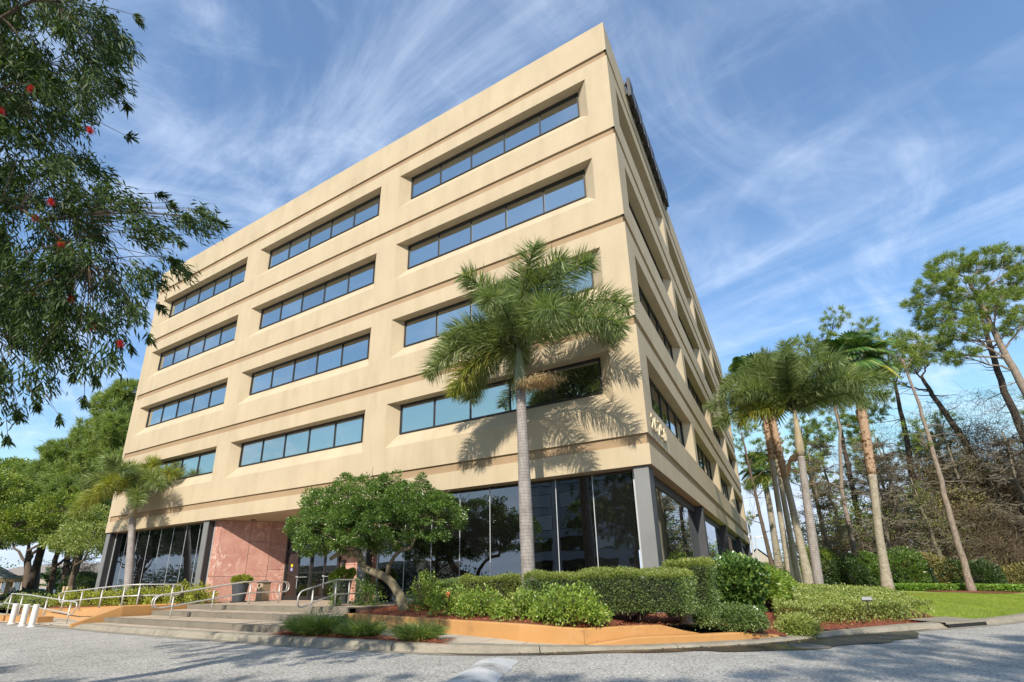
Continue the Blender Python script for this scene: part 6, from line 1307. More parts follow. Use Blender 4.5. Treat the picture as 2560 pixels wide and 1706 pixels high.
# ------------------------------------------------------------------ weeping bottlebrush overhanging the picture on the left
tb = thing('bottlebrush_tree', (-4.9, -15.2, ROAD), 'dark weeping tree with red brush flowers overhanging the upper left corner', 'tree')
mb = MB(); tr_ = limb(mb, (-4.9, -15.2, ROAD-.1), (-4.6, -14.4, 1.4), 0.2, 0.13, 0.02, 12, 8); mb.build('trunk', B_BRN, tb, True)
BBC = [(-3.77,-13.88,5.17),(-6.11,-13.83,0.63),(-5.20,-13.32,3.44),(-2.86,-12.95,0.23),(-5.77,-12.78,0.79),(-4.43,-13.27,4.39),(-4.94,-12.04,0.49),(-3.77,-14.09,4.24),(-3.44,-13.50,2.38),(-5.92,-12.09,-0.18),(-5.03,-12.63,2.18),(-3.93,-14.47,4.40),(-7.26,-14.17,1.33),(-4.25,-12.54,1.31),(-5.97,-14.14,2.42),(-3.40,-13.06,-0.18),(-3.90,-13.85,4.14),(-5.20,-12.98,-0.60),(-5.49,-13.76,2.65),(-4.78,-13.66,3.69),(-7.14,-14.48,3.31),(-4.35,-13.42,0.75),(-5.08,-14.66,3.22),(-4.77,-12.49,-0.73),(-7.80,-14.33,2.33),(-7.63,-15.56,6.62),(-5.26,-13.79,0.85),(-4.18,-13.02,4.43),(-3.99,-13.04,-0.04),(-5.12,-12.76,1.57),(-4.03,-13.19,1.62),(-3.99,-12.69,1.56),(-3.82,-12.80,1.15),(-6.03,-13.70,-0.57),(-5.36,-13.36,1.28),(-5.06,-12.27,1.33),(-4.24,-13.71,2.36),(-5.17,-13.74,5.92),(-4.33,-12.35,-0.43),(-4.36,-12.22,0.94),(-3.93,-13.13,3.62),(-6.84,-14.85,5.96),(-6.29,-12.53,0.65),(-6.48,-12.60,0.80),(-3.89,-13.30,1.08),(-5.65,-14.33,0.68),(-5.38,-13.37,4.02),(-6.98,-13.34,0.04),(-5.49,-13.57,5.69),(-4.82,-14.87,5.01),(-3.64,-13.71,2.04),(-6.07,-12.98,1.68),(-6.23,-14.01,-0.22),(-5.23,-13.86,0.93),(-4.58,-14.24,2.98),(-4.03,-12.74,0.55),(-5.36,-13.39,3.53),(-3.70,-13.92,3.20),(-4.90,-13.81,0.30),(-5.23,-13.99,-0.22),(-3.63,-12.25,1.25),(-5.05,-14.14,3.01),(-5.12,-13.46,-0.27),(-4.78,-12.68,4.23),(-7.10,-15.39,6.47),(-4.33,-13.79,1.84),(-6.08,-13.85,3.53),(-3.36,-13.08,2.95),(-5.59,-12.73,2.50),(-5.56,-14.51,6.63),(-4.76,-12.53,2.53),(-2.71,-13.61,2.57),(-5.12,-13.75,-0.09),(-3.52,-13.22,0.22),(-4.90,-13.66,0.50),(-2.56,-13.41,2.90),(-5.43,-13.68,5.06),(-4.06,-13.77,1.44),(-4.41,-13.72,5.89),(-5.94,-13.74,3.80),(-5.28,-14.66,2.97),(-5.17,-14.28,1.65),(-3.87,-13.76,3.76),(-4.75,-14.04,0.75),(-7.35,-14.32,3.20),(-8.27,-13.93,0.34),(-6.29,-12.41,1.07),(-5.48,-12.69,0.05),(-3.69,-13.58,2.20),(-4.25,-13.36,0.89),(-7.85,-13.74,-0.01),(-8.37,-13.76,1.40),(-3.60,-14.15,4.61),(-4.46,-14.41,1.90),(-6.09,-14.85,5.55),(-3.13,-14.14,3.41),(-3.52,-14.11,3.80),(-7.00,-14.80,3.08),(-4.89,-14.36,1.55),(-5.95,-13.16,1.61),(-4.18,-13.35,1.52),(-4.36,-13.40,-0.75),(-2.88,-14.09,3.46),(-4.73,-14.62,5.34),(-6.87,-14.73,5.76),(-6.57,-12.77,1.41),(-3.28,-13.77,2.54),(-4.80,-12.77,-0.01),(-4.42,-13.41,1.98),(-6.11,-15.19,6.04),(-3.01,-13.07,0.90),(-6.36,-14.14,1.28),(-3.49,-12.92,1.27),(-6.46,-14.74,4.34),(-6.53,-13.11,0.00),(-4.32,-14.00,6.69),(-6.05,-13.40,1.56),(-5.26,-12.90,-0.83),(-4.13,-13.80,3.11),(-7.38,-13.51,1.53),(-3.85,-13.37,0.03),(-6.71,-14.32,3.07),(-5.12,-13.84,4.19),(-6.37,-14.84,3.82),(-2.74,-13.41,2.50),(-5.04,-12.71,0.21),(-5.73,-13.85,3.27),(-6.40,-14.23,1.17),(-5.33,-13.32,2.15),(-5.66,-12.91,0.22),(-5.42,-15.27,4.18),(-4.27,-13.90,3.96),(-4.16,-14.00,1.70),(-3.55,-13.96,4.80),(-3.38,-13.24,3.58),(-3.11,-11.98,0.75),(-5.93,-14.06,0.19),(-3.44,-14.49,3.65),(-4.67,-14.16,3.38),(-7.89,-13.75,0.41),(-6.00,-12.28,0.85),(-3.17,-12.88,0.13),(-6.28,-15.01,4.33),(-4.96,-14.14,5.55),(-7.61,-14.21,2.18),(-5.84,-14.81,3.08),(-4.03,-12.86,3.39),(-4.79,-12.74,0.43),(-4.59,-13.74,2.18),(-5.03,-12.20,0.09),(-4.26,-13.02,-0.77),(-4.27,-13.84,4.74),(-4.60,-12.43,1.93),(-7.57,-14.15,3.67),(-4.76,-13.31,-0.70),(-4.10,-13.81,2.35),(-3.34,-12.50,-0.21),(-5.32,-14.50,3.99),(-5.04,-12.94,4.24),(-4.43,-11.82,0.69),(-5.50,-15.35,5.17),(-4.11,-13.64,4.20),(-2.59,-13.78,3.30),(-6.16,-13.85,2.43),(-6.10,-12.09,0.18),(-3.44,-13.08,0.95),(-6.06,-13.62,4.50),(-3.95,-14.54,4.58),(-2.33,-12.15,1.06),(-4.87,-13.82,6.56),(-4.15,-13.55,3.47),(-3.88,-12.65,-0.27),(-6.16,-12.71,0.57),(-4.29,-12.81,1.01),(-6.73,-15.02,4.37),(-4.78,-12.77,-0.87),(-4.35,-13.82,4.49),(-5.29,-12.96,0.61),(-3.72,-13.71,2.52),(-3.85,-12.13,0.56),(-2.86,-14.05,4.30),(-3.43,-12.36,1.30),(-6.24,-13.49,-0.38),(-6.48,-15.11,5.91),(-5.50,-13.56,3.15),(-3.83,-13.48,2.52),(-3.20,-12.89,-0.21),(-4.46,-14.70,4.11),(-2.89,-13.99,4.18),(-4.81,-13.22,0.53),(-3.94,-13.29,4.04),(-6.01,-12.04,0.56),(-7.13,-15.17,4.65),(-3.69,-13.34,2.29),(-5.61,-13.99,5.89),(-7.56,-14.40,3.40),(-6.89,-13.16,2.09),(-4.07,-13.60,2.17),(-5.69,-13.20,3.72),(-3.00,-14.21,3.91),(-5.22,-12.99,2.29),(-6.28,-14.94,4.32),(-6.94,-14.77,3.02),(-6.02,-14.35,6.73),(-5.16,-13.40,-0.06),(-5.83,-13.43,4.01),(-5.83,-14.43,4.35),(-4.93,-15.22,3.96),(-5.13,-14.73,4.99),(-4.49,-12.73,0.13),(-5.22,-13.94,6.27),(-5.49,-12.98,3.71),(-4.04,-13.99,3.63),(-5.40,-13.68,-0.75),(-5.39,-15.07,4.04),(-3.05,-12.56,-0.83),(-5.49,-14.04,0.54),(-5.49,-14.01,5.69),(-5.75,-13.22,2.14),(-4.37,-11.87,1.11),(-3.22,-13.19,3.14),(-3.98,-13.50,3.12),(-2.51,-13.33,2.08),(-5.71,-12.59,0.44),(-3.48,-13.91,3.27),(-5.71,-14.73,6.83),(-5.06,-14.55,2.23),(-3.27,-14.02,5.25),(-3.46,-12.87,-0.94),(-2.48,-13.21,2.72),(-4.60,-14.09,6.66),(-6.21,-14.21,5.76),(-3.12,-14.15,3.59),(-5.25,-14.26,6.51),(-5.42,-13.19,-0.98),(-5.53,-12.56,0.39),(-5.41,-14.29,2.28),(-3.72,-13.68,2.69),(-6.37,-13.24,1.32),(-3.61,-14.15,5.33),(-3.83,-13.60,4.45),(-4.08,-13.75,4.82),(-5.14,-13.29,2.02),(-4.02,-13.72,1.24),(-5.11,-12.80,3.97),(-3.68,-11.77,1.15),(-7.04,-15.13,6.28),(-5.56,-14.63,2.02),(-5.63,-14.09,1.69),(-4.59,-14.59,4.81),(-3.16,-13.27,1.84),(-4.55,-13.37,-0.71),(-5.91,-14.34,1.66),(-6.57,-13.93,3.75),(-6.99,-14.77,6.34),(-4.98,-12.43,2.09),(-3.18,-14.11,3.24),(-7.41,-14.60,5.35),(-6.48,-14.08,3.38),(-4.83,-13.61,5.02),(-5.71,-13.55,2.08),(-7.11,-14.12,2.66),(-8.38,-14.36,2.81),(-2.62,-12.72,0.86),(-6.10,-14.50,7.33),(-3.62,-12.92,-0.44),(-4.07,-14.81,3.80),(-5.12,-11.78,0.73),(-8.63,-13.74,0.87),(-5.13,-15.07,3.83),(-6.56,-14.62,3.58),(-4.41,-13.59,4.51),(-5.42,-12.39,1.29),(-3.11,-13.24,2.34),(-4.07,-11.82,1.08),(-7.12,-13.84,3.22),(-4.61,-13.52,0.57),(-6.35,-13.23,2.04),(-5.48,-12.70,-0.35),(-7.19,-14.14,3.66),(-2.63,-13.60,2.82),(-3.45,-13.65,1.46),(-5.13,-12.28,1.32),(-3.36,-13.50,1.38),(-5.85,-12.90,1.26),(-2.95,-14.08,4.11),(-4.63,-12.92,0.15),(-4.70,-14.78,2.44),(-4.46,-13.64,0.57),(-4.33,-14.48,5.53),(-7.24,-14.10,2.63),(-7.46,-15.30,7.17),(-5.07,-13.29,2.11),(-5.20,-14.77,2.48),(-6.21,-14.21,0.68),(-3.30,-12.83,-0.20),(-3.12,-12.79,0.40),(-3.16,-12.96,0.24),(-4.15,-13.22,2.50),(-3.03,-14.07,4.64),(-4.18,-13.95,4.56),(-5.47,-12.59,2.89),(-4.16,-13.38,2.23),(-3.63,-14.27,3.20),(-6.22,-12.88,1.70),(-4.28,-12.75,0.45),(-5.77,-14.33,6.95),(-4.32,-14.48,4.22),(-4.86,-14.76,4.95),(-3.93,-13.63,2.72),(-4.11,-14.45,2.89),(-7.47,-14.41,3.67),(-4.15,-12.72,0.73),(-6.85,-14.10,3.98),(-5.16,-12.53,3.10),(-5.01,-13.91,2.03),(-4.44,-13.63,1.39),(-7.06,-15.45,5.85),(-3.70,-12.87,1.81),(-5.26,-13.87,4.73),(-3.67,-13.72,4.48),(-6.06,-12.46,0.68),(-5.02,-13.21,3.21),(-7.82,-13.36,1.47),(-3.83,-13.63,2.92),(-8.05,-14.20,1.39),(-4.86,-15.11,3.63),(-5.72,-15.13,5.62),(-4.54,-14.49,5.15),(-4.49,-14.31,2.39),(-5.09,-12.45,1.85),(-5.16,-14.38,5.95),(-7.05,-13.37,0.16),(-4.63,-13.19,3.46),(-2.94,-13.21,2.86),(-3.57,-11.59,1.80),(-4.71,-14.90,3.88),(-5.46,-13.08,1.44),(-4.31,-12.75,2.29),(-5.66,-14.73,3.31),(-4.96,-13.61,3.68),(-2.80,-13.33,2.51),(-8.43,-13.87,0.87),(-4.30,-13.92,1.08),(-3.23,-14.00,4.00),(-5.61,-12.03,0.80),(-6.46,-12.80,0.02),(-5.51,-13.20,-0.94),(-5.42,-14.35,6.99),(-3.14,-12.26,1.14),(-2.60,-14.02,3.75),(-5.00,-15.17,4.32),(-3.53,-13.43,3.44),(-4.31,-13.28,3.11),(-2.75,-12.92,0.91),(-4.85,-15.03,3.58),(-3.11,-13.17,3.38),(-2.22,-12.16,0.89),(-2.86,-13.25,1.05),(-5.51,-13.54,-0.21),(-6.19,-14.40,4.47),(-4.22,-12.92,-1.30),(-4.21,-14.06,4.81),(-4.67,-13.11,1.59),(-5.31,-13.67,0.90),(-4.72,-13.18,3.91),(-3.51,-12.54,1.59),(-4.05,-13.82,2.44),(-7.29,-14.36,2.06),(-6.96,-13.24,-0.35),(-4.68,-13.28,0.77),(-7.21,-15.64,6.79),(-3.95,-13.39,2.20),(-4.39,-12.97,0.78),(-6.49,-12.96,2.06),(-3.85,-12.43,0.91),(-5.11,-13.16,-0.77),(-4.16,-13.00,-0.94),(-5.09,-13.97,7.16),(-6.27,-13.20,-0.08),(-6.84,-12.51,0.08),(-4.70,-13.55,4.49),(-4.18,-12.64,-0.28),(-6.14,-15.09,3.93),(-4.27,-13.52,2.25),(-4.28,-14.01,2.50),(-7.86,-14.40,4.28),(-5.76,-12.73,0.91),(-5.41,-12.04,1.27),(-3.90,-13.54,0.49),(-3.50,-12.27,-0.20),(-7.37,-13.70,-0.01),(-5.61,-12.81,3.18),(-6.98,-14.26,1.28),(-6.85,-15.22,5.34),(-3.91,-13.08,-0.16),(-3.25,-13.01,0.22),(-6.22,-12.94,1.58),(-4.73,-13.84,0.56),(-5.44,-13.88,2.63),(-6.72,-14.39,2.43),(-7.30,-14.85,4.48),(-4.20,-13.83,2.20),(-8.11,-13.89,0.23),(-4.89,-13.87,4.34),(-5.12,-14.11,7.33),(-5.59,-13.36,1.47),(-5.84,-13.35,2.61),(-6.06,-14.11,0.98),(-5.90,-14.44,5.56),(-5.69,-13.83,1.90),(-5.88,-14.33,7.13),(-6.84,-14.20,3.72),(-5.26,-14.38,5.00),(-4.27,-13.91,3.41),(-4.20,-13.73,3.00),(-7.62,-15.33,7.00),(-4.87,-13.74,3.14),(-5.92,-15.06,3.86),(-5.79,-14.82,4.55),(-3.95,-13.01,-0.84),(-7.20,-14.76,3.56),(-4.91,-14.69,3.38),(-3.64,-14.09,5.09),(-4.47,-13.30,0.32),(-4.64,-12.40,1.65),(-4.95,-12.47,1.32),(-3.57,-12.03,0.76),(-7.14,-15.38,5.95),(-4.38,-13.98,4.22),(-5.51,-14.65,6.62),(-4.77,-13.63,0.84),(-4.94,-11.99,1.24),(-6.07,-14.21,0.92),(-4.17,-13.89,6.28),(-7.29,-12.97,0.76),(-5.13,-14.17,7.14),(-4.61,-14.41,4.10),(-5.32,-13.84,0.48),(-4.45,-12.73,-0.07),(-3.46,-12.99,-0.35),(-6.33,-12.91,1.21),(-5.24,-14.63,4.47),(-3.93,-14.05,3.28),(-4.92,-14.59,1.70),(-5.29,-13.49,3.04),(-5.80,-14.09,5.17),(-3.90,-14.30,4.32),(-3.41,-13.09,0.16),(-2.52,-12.50,-0.32),(-3.63,-14.05,2.52),(-5.26,-13.78,0.47),(-4.97,-14.12,6.34),(-4.23,-14.61,4.22),(-6.63,-12.47,0.51),(-5.22,-12.43,1.10),(-5.63,-13.23,2.34),(-4.85,-13.72,6.01),(-3.18,-13.26,3.26),(-5.84,-13.95,1.60),(-2.59,-12.28,0.98),(-4.64,-13.99,6.13),(-6.05,-15.23,5.29),(-4.86,-14.57,3.41),(-2.85,-13.73,2.72),(-4.51,-14.01,6.47),(-3.84,-13.28,3.32),(-5.06,-13.21,1.83),(-2.41,-12.60,0.01),(-2.70,-13.64,2.61),(-4.58,-13.68,1.88),(-5.49,-13.01,0.14),(-8.38,-14.31,3.05),(-4.59,-12.85,3.69),(-4.47,-12.68,4.09),(-4.34,-14.45,5.45),(-5.20,-14.72,4.97),(-3.29,-13.77,2.53),(-3.49,-13.17,0.76),(-5.04,-13.67,5.44),(-3.56,-14.07,2.32),(-3.47,-14.15,4.93),(-3.86,-12.96,0.19),(-5.70,-12.57,0.49),(-6.03,-13.69,0.88),(-8.02,-14.17,2.14),(-4.97,-14.27,6.10),(-7.20,-15.06,5.49),(-5.12,-12.22,0.51),(-4.46,-13.18,3.44),(-6.08,-14.20,2.87),(-5.53,-13.57,4.50),(-4.91,-13.36,-0.15),(-4.50,-14.38,6.04),(-4.42,-13.13,4.80),(-6.44,-13.25,0.51),(-4.44,-14.24,5.06),(-4.15,-13.23,2.71),(-5.60,-14.24,6.03),(-5.12,-13.71,3.77),(-5.62,-12.31,1.31),(-5.42,-15.21,4.82),(-5.62,-13.86,4.80),(-7.70,-15.31,6.61),(-2.82,-13.35,2.17),(-5.42,-13.54,0.83),(-3.47,-13.19,2.12),(-5.08,-13.73,0.32),(-5.01,-14.09,0.25),(-7.07,-13.82,1.06),(-4.56,-12.77,4.43),(-4.17,-13.63,1.55),(-3.90,-12.49,-0.37),(-5.11,-13.07,3.87),(-4.34,-14.31,3.92),(-3.21,-12.84,-0.15),(-7.71,-14.73,5.04),(-6.30,-12.25,0.37),(-4.29,-12.42,0.26),(-6.74,-12.09,-0.50),(-3.99,-13.56,2.66),(-4.80,-12.67,2.14),(-4.56,-14.11,2.37),(-3.84,-12.94,0.85),(-8.38,-14.29,2.51),(-7.04,-14.06,0.10),(-5.77,-13.08,2.77),(-5.12,-12.94,-0.44),(-2.89,-14.17,4.67),(-4.84,-12.62,1.33),(-4.05,-13.92,5.95),(-3.12,-12.98,0.82),(-5.84,-12.63,0.38),(-4.83,-14.94,2.61),(-7.85,-14.75,3.67),(-5.07,-13.06,-0.26),(-2.96,-12.81,1.02),(-8.45,-13.30,-0.10),(-4.83,-13.07,2.65),(-5.70,-14.99,3.22),(-3.90,-12.66,1.25),(-5.07,-12.66,0.84),(-7.20,-14.02,1.19),(-8.86,-13.75,0.51),(-5.03,-12.41,0.31),(-3.64,-13.65,1.55),(-5.45,-14.73,5.05),(-3.30,-13.14,3.56),(-7.63,-13.30,-0.02),(-7.26,-13.18,1.20),(-5.18,-14.61,4.18),(-6.89,-13.54,-0.25),(-4.05,-12.60,0.13),(-3.11,-13.31,1.10),(-4.89,-14.32,6.34),(-3.91,-14.18,3.86),(-5.07,-12.83,2.00),(-7.58,-13.52,2.19),(-4.05,-14.31,2.79),(-3.16,-13.70,4.08),(-3.62,-13.68,3.86),(-2.99,-12.66,-0.30),(-2.81,-13.72,3.16),(-4.10,-13.93,2.49),(-4.49,-12.63,-0.33),(-6.39,-13.59,2.17),(-5.39,-15.07,3.81),(-2.57,-12.45,0.68),(-3.68,-12.29,0.36),(-4.33,-12.52,-0.08),(-5.91,-13.22,4.05),(-5.50,-14.62,1.90),(-3.91,-12.65,-0.39),(-6.18,-13.14,-0.45),(-2.47,-12.72,0.58),(-6.48,-13.83,1.79),(-5.48,-13.13,1.79),(-7.76,-14.81,4.61),(-5.08,-15.14,3.50),(-7.03,-13.11,0.95),(-5.65,-13.37,4.72),(-4.58,-14.10,2.56),(-3.11,-13.55,2.02),(-7.58,-14.59,2.77),(-3.01,-14.19,4.53),(-2.83,-12.49,-0.77),(-5.10,-13.09,1.35),(-3.70,-14.06,5.68),(-3.26,-13.63,2.34),(-4.10,-13.03,0.10),(-5.23,-12.88,0.79),(-3.74,-14.24,5.46),(-6.16,-14.05,2.97),(-4.30,-13.87,2.02),(-6.93,-13.19,-0.38),(-4.48,-15.14,3.89),(-4.49,-12.88,3.29),(-3.20,-14.16,4.40),(-4.22,-12.89,2.20),(-5.46,-13.18,0.44),(-3.25,-14.11,2.88),(-6.79,-14.20,4.83),(-3.70,-11.74,1.88),(-3.13,-12.59,0.12),(-4.48,-13.08,0.53),(-4.84,-13.73,-0.75),(-4.15,-13.68,1.42),(-5.13,-13.56,4.50),(-6.84,-12.75,1.34),(-4.25,-13.67,4.79),(-4.28,-14.00,6.55),(-3.85,-13.04,3.86),(-4.46,-14.04,4.30),(-5.18,-12.32,2.71),(-5.86,-14.37,2.97),(-3.46,-13.30,1.25),(-4.23,-13.08,2.07),(-6.26,-12.82,0.47),(-5.41,-15.02,4.72),(-3.03,-12.50,0.81)]
BBS = [(-2.78,-13.08,3.49),(-2.74,-12.94,2.21),(-3.03,-12.76,2.02),(-3.22,-12.96,2.90),(-3.00,-12.35,1.48),(-2.67,-12.34,1.19),(-2.65,-12.03,1.33),(-2.14,-12.00,0.94),(-2.64,-12.21,0.49),(-2.93,-12.09,0.03),(-2.85,-12.16,-0.42),(-4.20,-12.08,-0.61),(-3.67,-12.32,-1.08),(-4.30,-12.31,-1.20),(-4.37,-12.53,-1.08),(-4.71,-12.58,-1.15),(-4.40,-12.68,-1.52),(-3.73,-11.98,-0.23),(-3.58,-12.19,-0.47),(-3.96,-12.38,-0.72),(-2.33,-12.29,0.89),(-2.98,-12.05,0.99),(-2.86,-12.31,0.10)]
BBF = [(-2.66,-13.18,1.49),(-3.14,-13.61,1.92),(-3.46,-13.71,1.70),(-3.15,-13.19,0.76),(-3.13,-13.02,0.33),(-3.13,-12.82,-0.24),(-3.48,-13.04,-0.19),(-2.99,-12.63,-0.52),(-2.75,-12.43,-0.70),(-3.32,-13.23,0.60)]
BC = np.array(BBC); BS = np.array(BBS); origin = np.array(tuple(tr_[-1]))
# main limbs reach out to k-means like anchors
anch = BC[rng.choice(len(BC), 16, replace=False)]
for _ in range(4):
    lab = np.argmin(np.linalg.norm(BC[:, None]-anch[None], axis=2), axis=1); anch = np.array([BC[lab == i].mean(0) if (lab == i).any() else anch[i] for i in range(16)])
mb = MB(); Lp = []
for a in anch:
    st = tr_[rng.integers(5, 9)]; c = (Vector(st)+Vector(a))/2+Vector((0, 0, 0.9)); pts = arc(st, tuple(a), c, 9); pts = [q+Vector(tuple(rng.normal(0, .03, 3))) for q in pts]
    mb.tube(pts, [0.028*(1-i/11)+0.006 for i in range(len(pts))], 6); Lp += [tuple(q) for q in pts[3:]]
Lp = np.array(Lp); ALLC = np.concatenate([BC, BS])
for c in ALLC:
    j = np.argmin(np.linalg.norm(Lp-c, axis=1)+np.maximum(0, c[2]-Lp[:, 2])*1.0); s = Vector(Lp[j]); e = Vector(c); m_ = (s+e)/2+Vector((0, 0, 0.12*(e-s).length)); mb.tube(arc(s, e, m_, 4), [0.007, 0.006, 0.005, 0.004, 0.003], 3, False)
tag(mb.build('branches', B_BRN, tb), None, None, None, 'stuff')
Ps, Ds, Ls = [], [], []
for i, c in enumerate(ALLC):
    nl = 112 if i < len(BC) else 46; j = np.argmin(np.linalg.norm(Lp-c, axis=1)); ax = c-Lp[j]; ax = ax/max(1e-6, np.linalg.norm(ax)); ax = ax*0.6+np.array([0.12, 0.08, -0.65]); ax /= np.linalg.norm(ax)
    ext = 0.34 if i < len(BC) else 0.12; s = rng.random((nl, 1))**0.7; P = c+ax*s*ext-ax*ext*0.3+rng.normal(0, .06 if i < len(BC) else .008, (nl, 3)); D = rdir(nl)*0.75+ax*0.9+np.array([0, 0, -.25])
    Ps.append(P); Ds.append(D); Ls.append(np.full(nl, 0.108))
P = np.concatenate(Ps); D = np.concatenate(Ds); Ls = np.concatenate(Ls); V, F = leaves(P, D, Ls*(0.8+0.5*rng.random(len(P))), 0.021, 0.12, None, 0.4); npmesh('crown', V, F, L_BOTTLE, tb)
for c in BBF:
    n = 420; s = rng.random((n, 1)); a = rng.uniform(0, 6.283, (n, 1)); ax = np.array([0.35, 0.1, -0.95]); ax /= np.linalg.norm(ax); e1 = np.array([0.95, 0, 0.3]); e2 = np.cross(ax, e1); D = e1*np.cos(a)+e2*np.sin(a)+ax*0.25
    P = np.array(c)+ax*(s-0.5)*0.085; V, F = needles(P, D, 0.042*(0.7+0.5*rng.random(n)), 0.003); npmesh('flower_spike', V, F, L_RED, tb)

# ------------------------------------------------------------------ left background
def bushy(label, base, h, rad, blobs, bark, m, per=(10, 90), L=0.16, W=0.09, sub=0.55, group=None, name='oak_tree', lean=(0, 0), nbr=6):
    t_ = thing(name, base, label, 'tree', group); b = Vector(base); top = b+Vector((lean[0], lean[1], h)); mb = MB(); pts = limb(mb, b-Vector((0, 0, .3)), top, rad*1.25, rad*.7, 0.02, 12, 8); mb.build('trunk', bark, t_, True)
    V, F = crown_leaves(blobs, per, L, W, sub=sub); npmesh('crown', V, F, m, t_); mb = MB()
    for (c, r) in blobs:
        q = limb(mb, pts[rng.integers(5, 9)], c, rad*.5, rad*.15, 0.07, 7)
        for j in range(nbr):
            e = Vector(c)+Vector(tuple(rng.normal(0, .5, 3)*np.array(r))); limb(mb, q[rng.integers(3, 8)], e, rad*.14, 0.015, 0.08, 4, 4)
    tag(mb.build('branches', bark, t_), None, None, None, 'stuff'); return t_
LT = 'trees beyond the left pavement'
bushy('thick brown trunked spreading tree left of centre beyond the handrails', (-78.3, 11.6, -4.2), 6.0, .42, [((-84, 11, 7.5), (5, 4, 2.2)), ((-77, 11, 5.5), (4, 3.5, 1.6)), ((-88, 11, 4.2), (4, 3, 1.6)), ((-72, 11, 4.0), (3, 3, 1.2))], B_BRN, L_OAK, (9, 110), .26, .15, .75, LT, lean=(-3, 0))
bushy('second slimmer trunk just right of the thick brown one', (-80.0, 13.0, -4.2), 6.5, .28, [((-79, 13, 9.5), (5, 4, 2.2)), ((-86, 13, 10), (4, 3, 2))], B_BRN, L_OAK, (9, 110), .26, .15, .75, LT, lean=(-2, 0))
bushy('leaning brown trunk in the middle of the left background', (-73.4, 12.0, -4.2), 6.2, .32, [((-70.5, 12, 4.2), (3.6, 3, 1.5)), ((-66, 12, 2.9), (3.2, 3, 1.2)), ((-74, 12, 6.8), (4, 3, 1.8))], B_BRN, L_OAK, (9, 110), .25, .14, .7, LT, lean=(-.6, 0))
bushy('dark straight trunk by the twiggy pale tree, left background', (-74.3, 13.9, -4.2), 6.5, .38, [((-64, 13.5, 4.4), (3.2, 3, 1.6)), ((-60, 13, 2.4), (3.2, 3, 1.2)), ((-70, 13.9, 8.0), (3.6, 3, 1.8))], B_DRK, L_OAK, (9, 110), .25, .14, .7, LT, lean=(-2.4, 0))
bushy('leafy tree filling the far left edge under the overhanging branches', (-68, 1, -4.2), 5, .4, [((-64, 0, 3.0), (4, 3, 1.8)), ((-60, 1, 5.4), (4, 3, 1.8)), ((-66, 2, 7.0), (4, 3, 1.8)), ((-72, 3, 5), (4, 3, 2)), ((-57, 3, 2.6), (3.2, 2.5, 1.3)), ((-54, 5, 4.0), (2.6, 2.5, 1.4))], B_BRN, L_OAK, (9, 120), .22, .13, .65, LT)
bushy('low yellow green tree touching the left end of the building', (-52, 6, -4.2), 4, .25, [((-50.5, 6, 1.0), (3.2, 3, 1.3)), ((-47.5, 5, 2.2), (2.2, 2.5, 1.3)), ((-54.5, 6, 1.6), (2.4, 2, 1.1)), ((-44.5, 4, 0.9), (2.2, 2, 1.0))], B_BRN, L_GC, (10, 110), .17, .1, .6, LT)
bare('twiggy pale tree beside the dark trunk, left background', (-73.5, 14.6, -4.2), 5.5, .16, 34, B_PINE, 4.2, None, 0, LT, 0.3)
LP = 'pines behind the left end of the building'
pine('tall soft pine rising against the left edge of the building', [(-63, 10, -4.2), (-62.5, 10, 4), (-60, 10, 12), (-58.5, 10, 17)], .45, [((-60.5, 10, 16.5), (3, 3, 2.0)), ((-63.5, 10, 14.0), (3, 3, 1.8)), ((-57.5, 10, 13.5), (3, 3, 2)), ((-60, 10, 10.8), (3.4, 3, 1.8)), ((-58.8, 10, 18.2), (1.9, 2, 1.3)), ((-64.8, 10, 11.6), (2.3, 2, 1.3)), ((-56.5, 10, 9.4), (2.6, 2.6, 1.6))], B_DRK, L_PINEL, 14, 40, .55, .04, 6, 'pine_tree', LP)
pine('lower broad soft pine left of the tall one by the building', [(-70, 9, -4.2), (-69.5, 9, 3), (-68, 9, 9), (-67.5, 9, 12)], .42, [((-67.8, 9, 11.9), (2.8, 3, 1.6)), ((-71.5, 9, 10.2), (3, 3, 1.7)), ((-65, 9, 8.8), (3.2, 3, 1.8)), ((-69.6, 9, 7.6), (3.4, 3, 1.7)), ((-66.3, 9, 5.6), (3, 3, 1.6)), ((-73.5, 9, 8.0), (2.4, 2.6, 1.4)), ((-62, 9, 6.8), (2.8, 3, 1.6))], B_DRK, L_PINEL, 14, 40, .55, .04, 6, 'pine_tree', LP)
bushy('thin topped broadleaf tree at the left edge against the sky', (-80, 8, -4.2), 9, .4, [((-78.5, 8, 10.8), (3, 3, 1.6)), ((-82.5, 8, 9.0), (3, 3, 1.8)), ((-76, 8, 8.6), (2.6, 3, 1.4)), ((-81, 8, 12.0), (1.6, 2, .9))], B_BRN, L_OAK, (9, 90), .26, .15, .7, LT)
# round hedge, dark little palm
shrub('round clipped dark green bush left of the building end', (-55.6, 8.5, -4.2), (2.7, 2.2, 2.7), 14000, 0.14, 0.08, L_DARK, 'round_bush', 0, 0.85, None, 0.9, 8, 'shrub', 0.2, 0.3, 0.8)
shrub('dark shaded low shrubs under the left background trees', (-68, 8.6, -4.25), (6.5, 1.6, 1.0), 12000, 0.2, 0.1, L_DARK, 'low_shrubs', 0, 0.85, None, 0.9, 8, 'shrub', 0.15, 0.3, 0.8)
t_ = thing('small_palm', (-83.5, 15.4, -4.2), 'small dark palm between the leaning trunks, left background', 'palm tree')
MB().tube([(-83.5, 15.4, -4.3), (-83.5, 15.4, -2.6)], [.3, .25], 10).build('trunk', B_BRN, t_)
for i in range(16): frond((-83.5, 15.4, -2.6), i*0.41, R(20+40*(i % 3)), 2.6, 1.2, .08, .6, 120, L_FAN, t_, 0, .6, False)
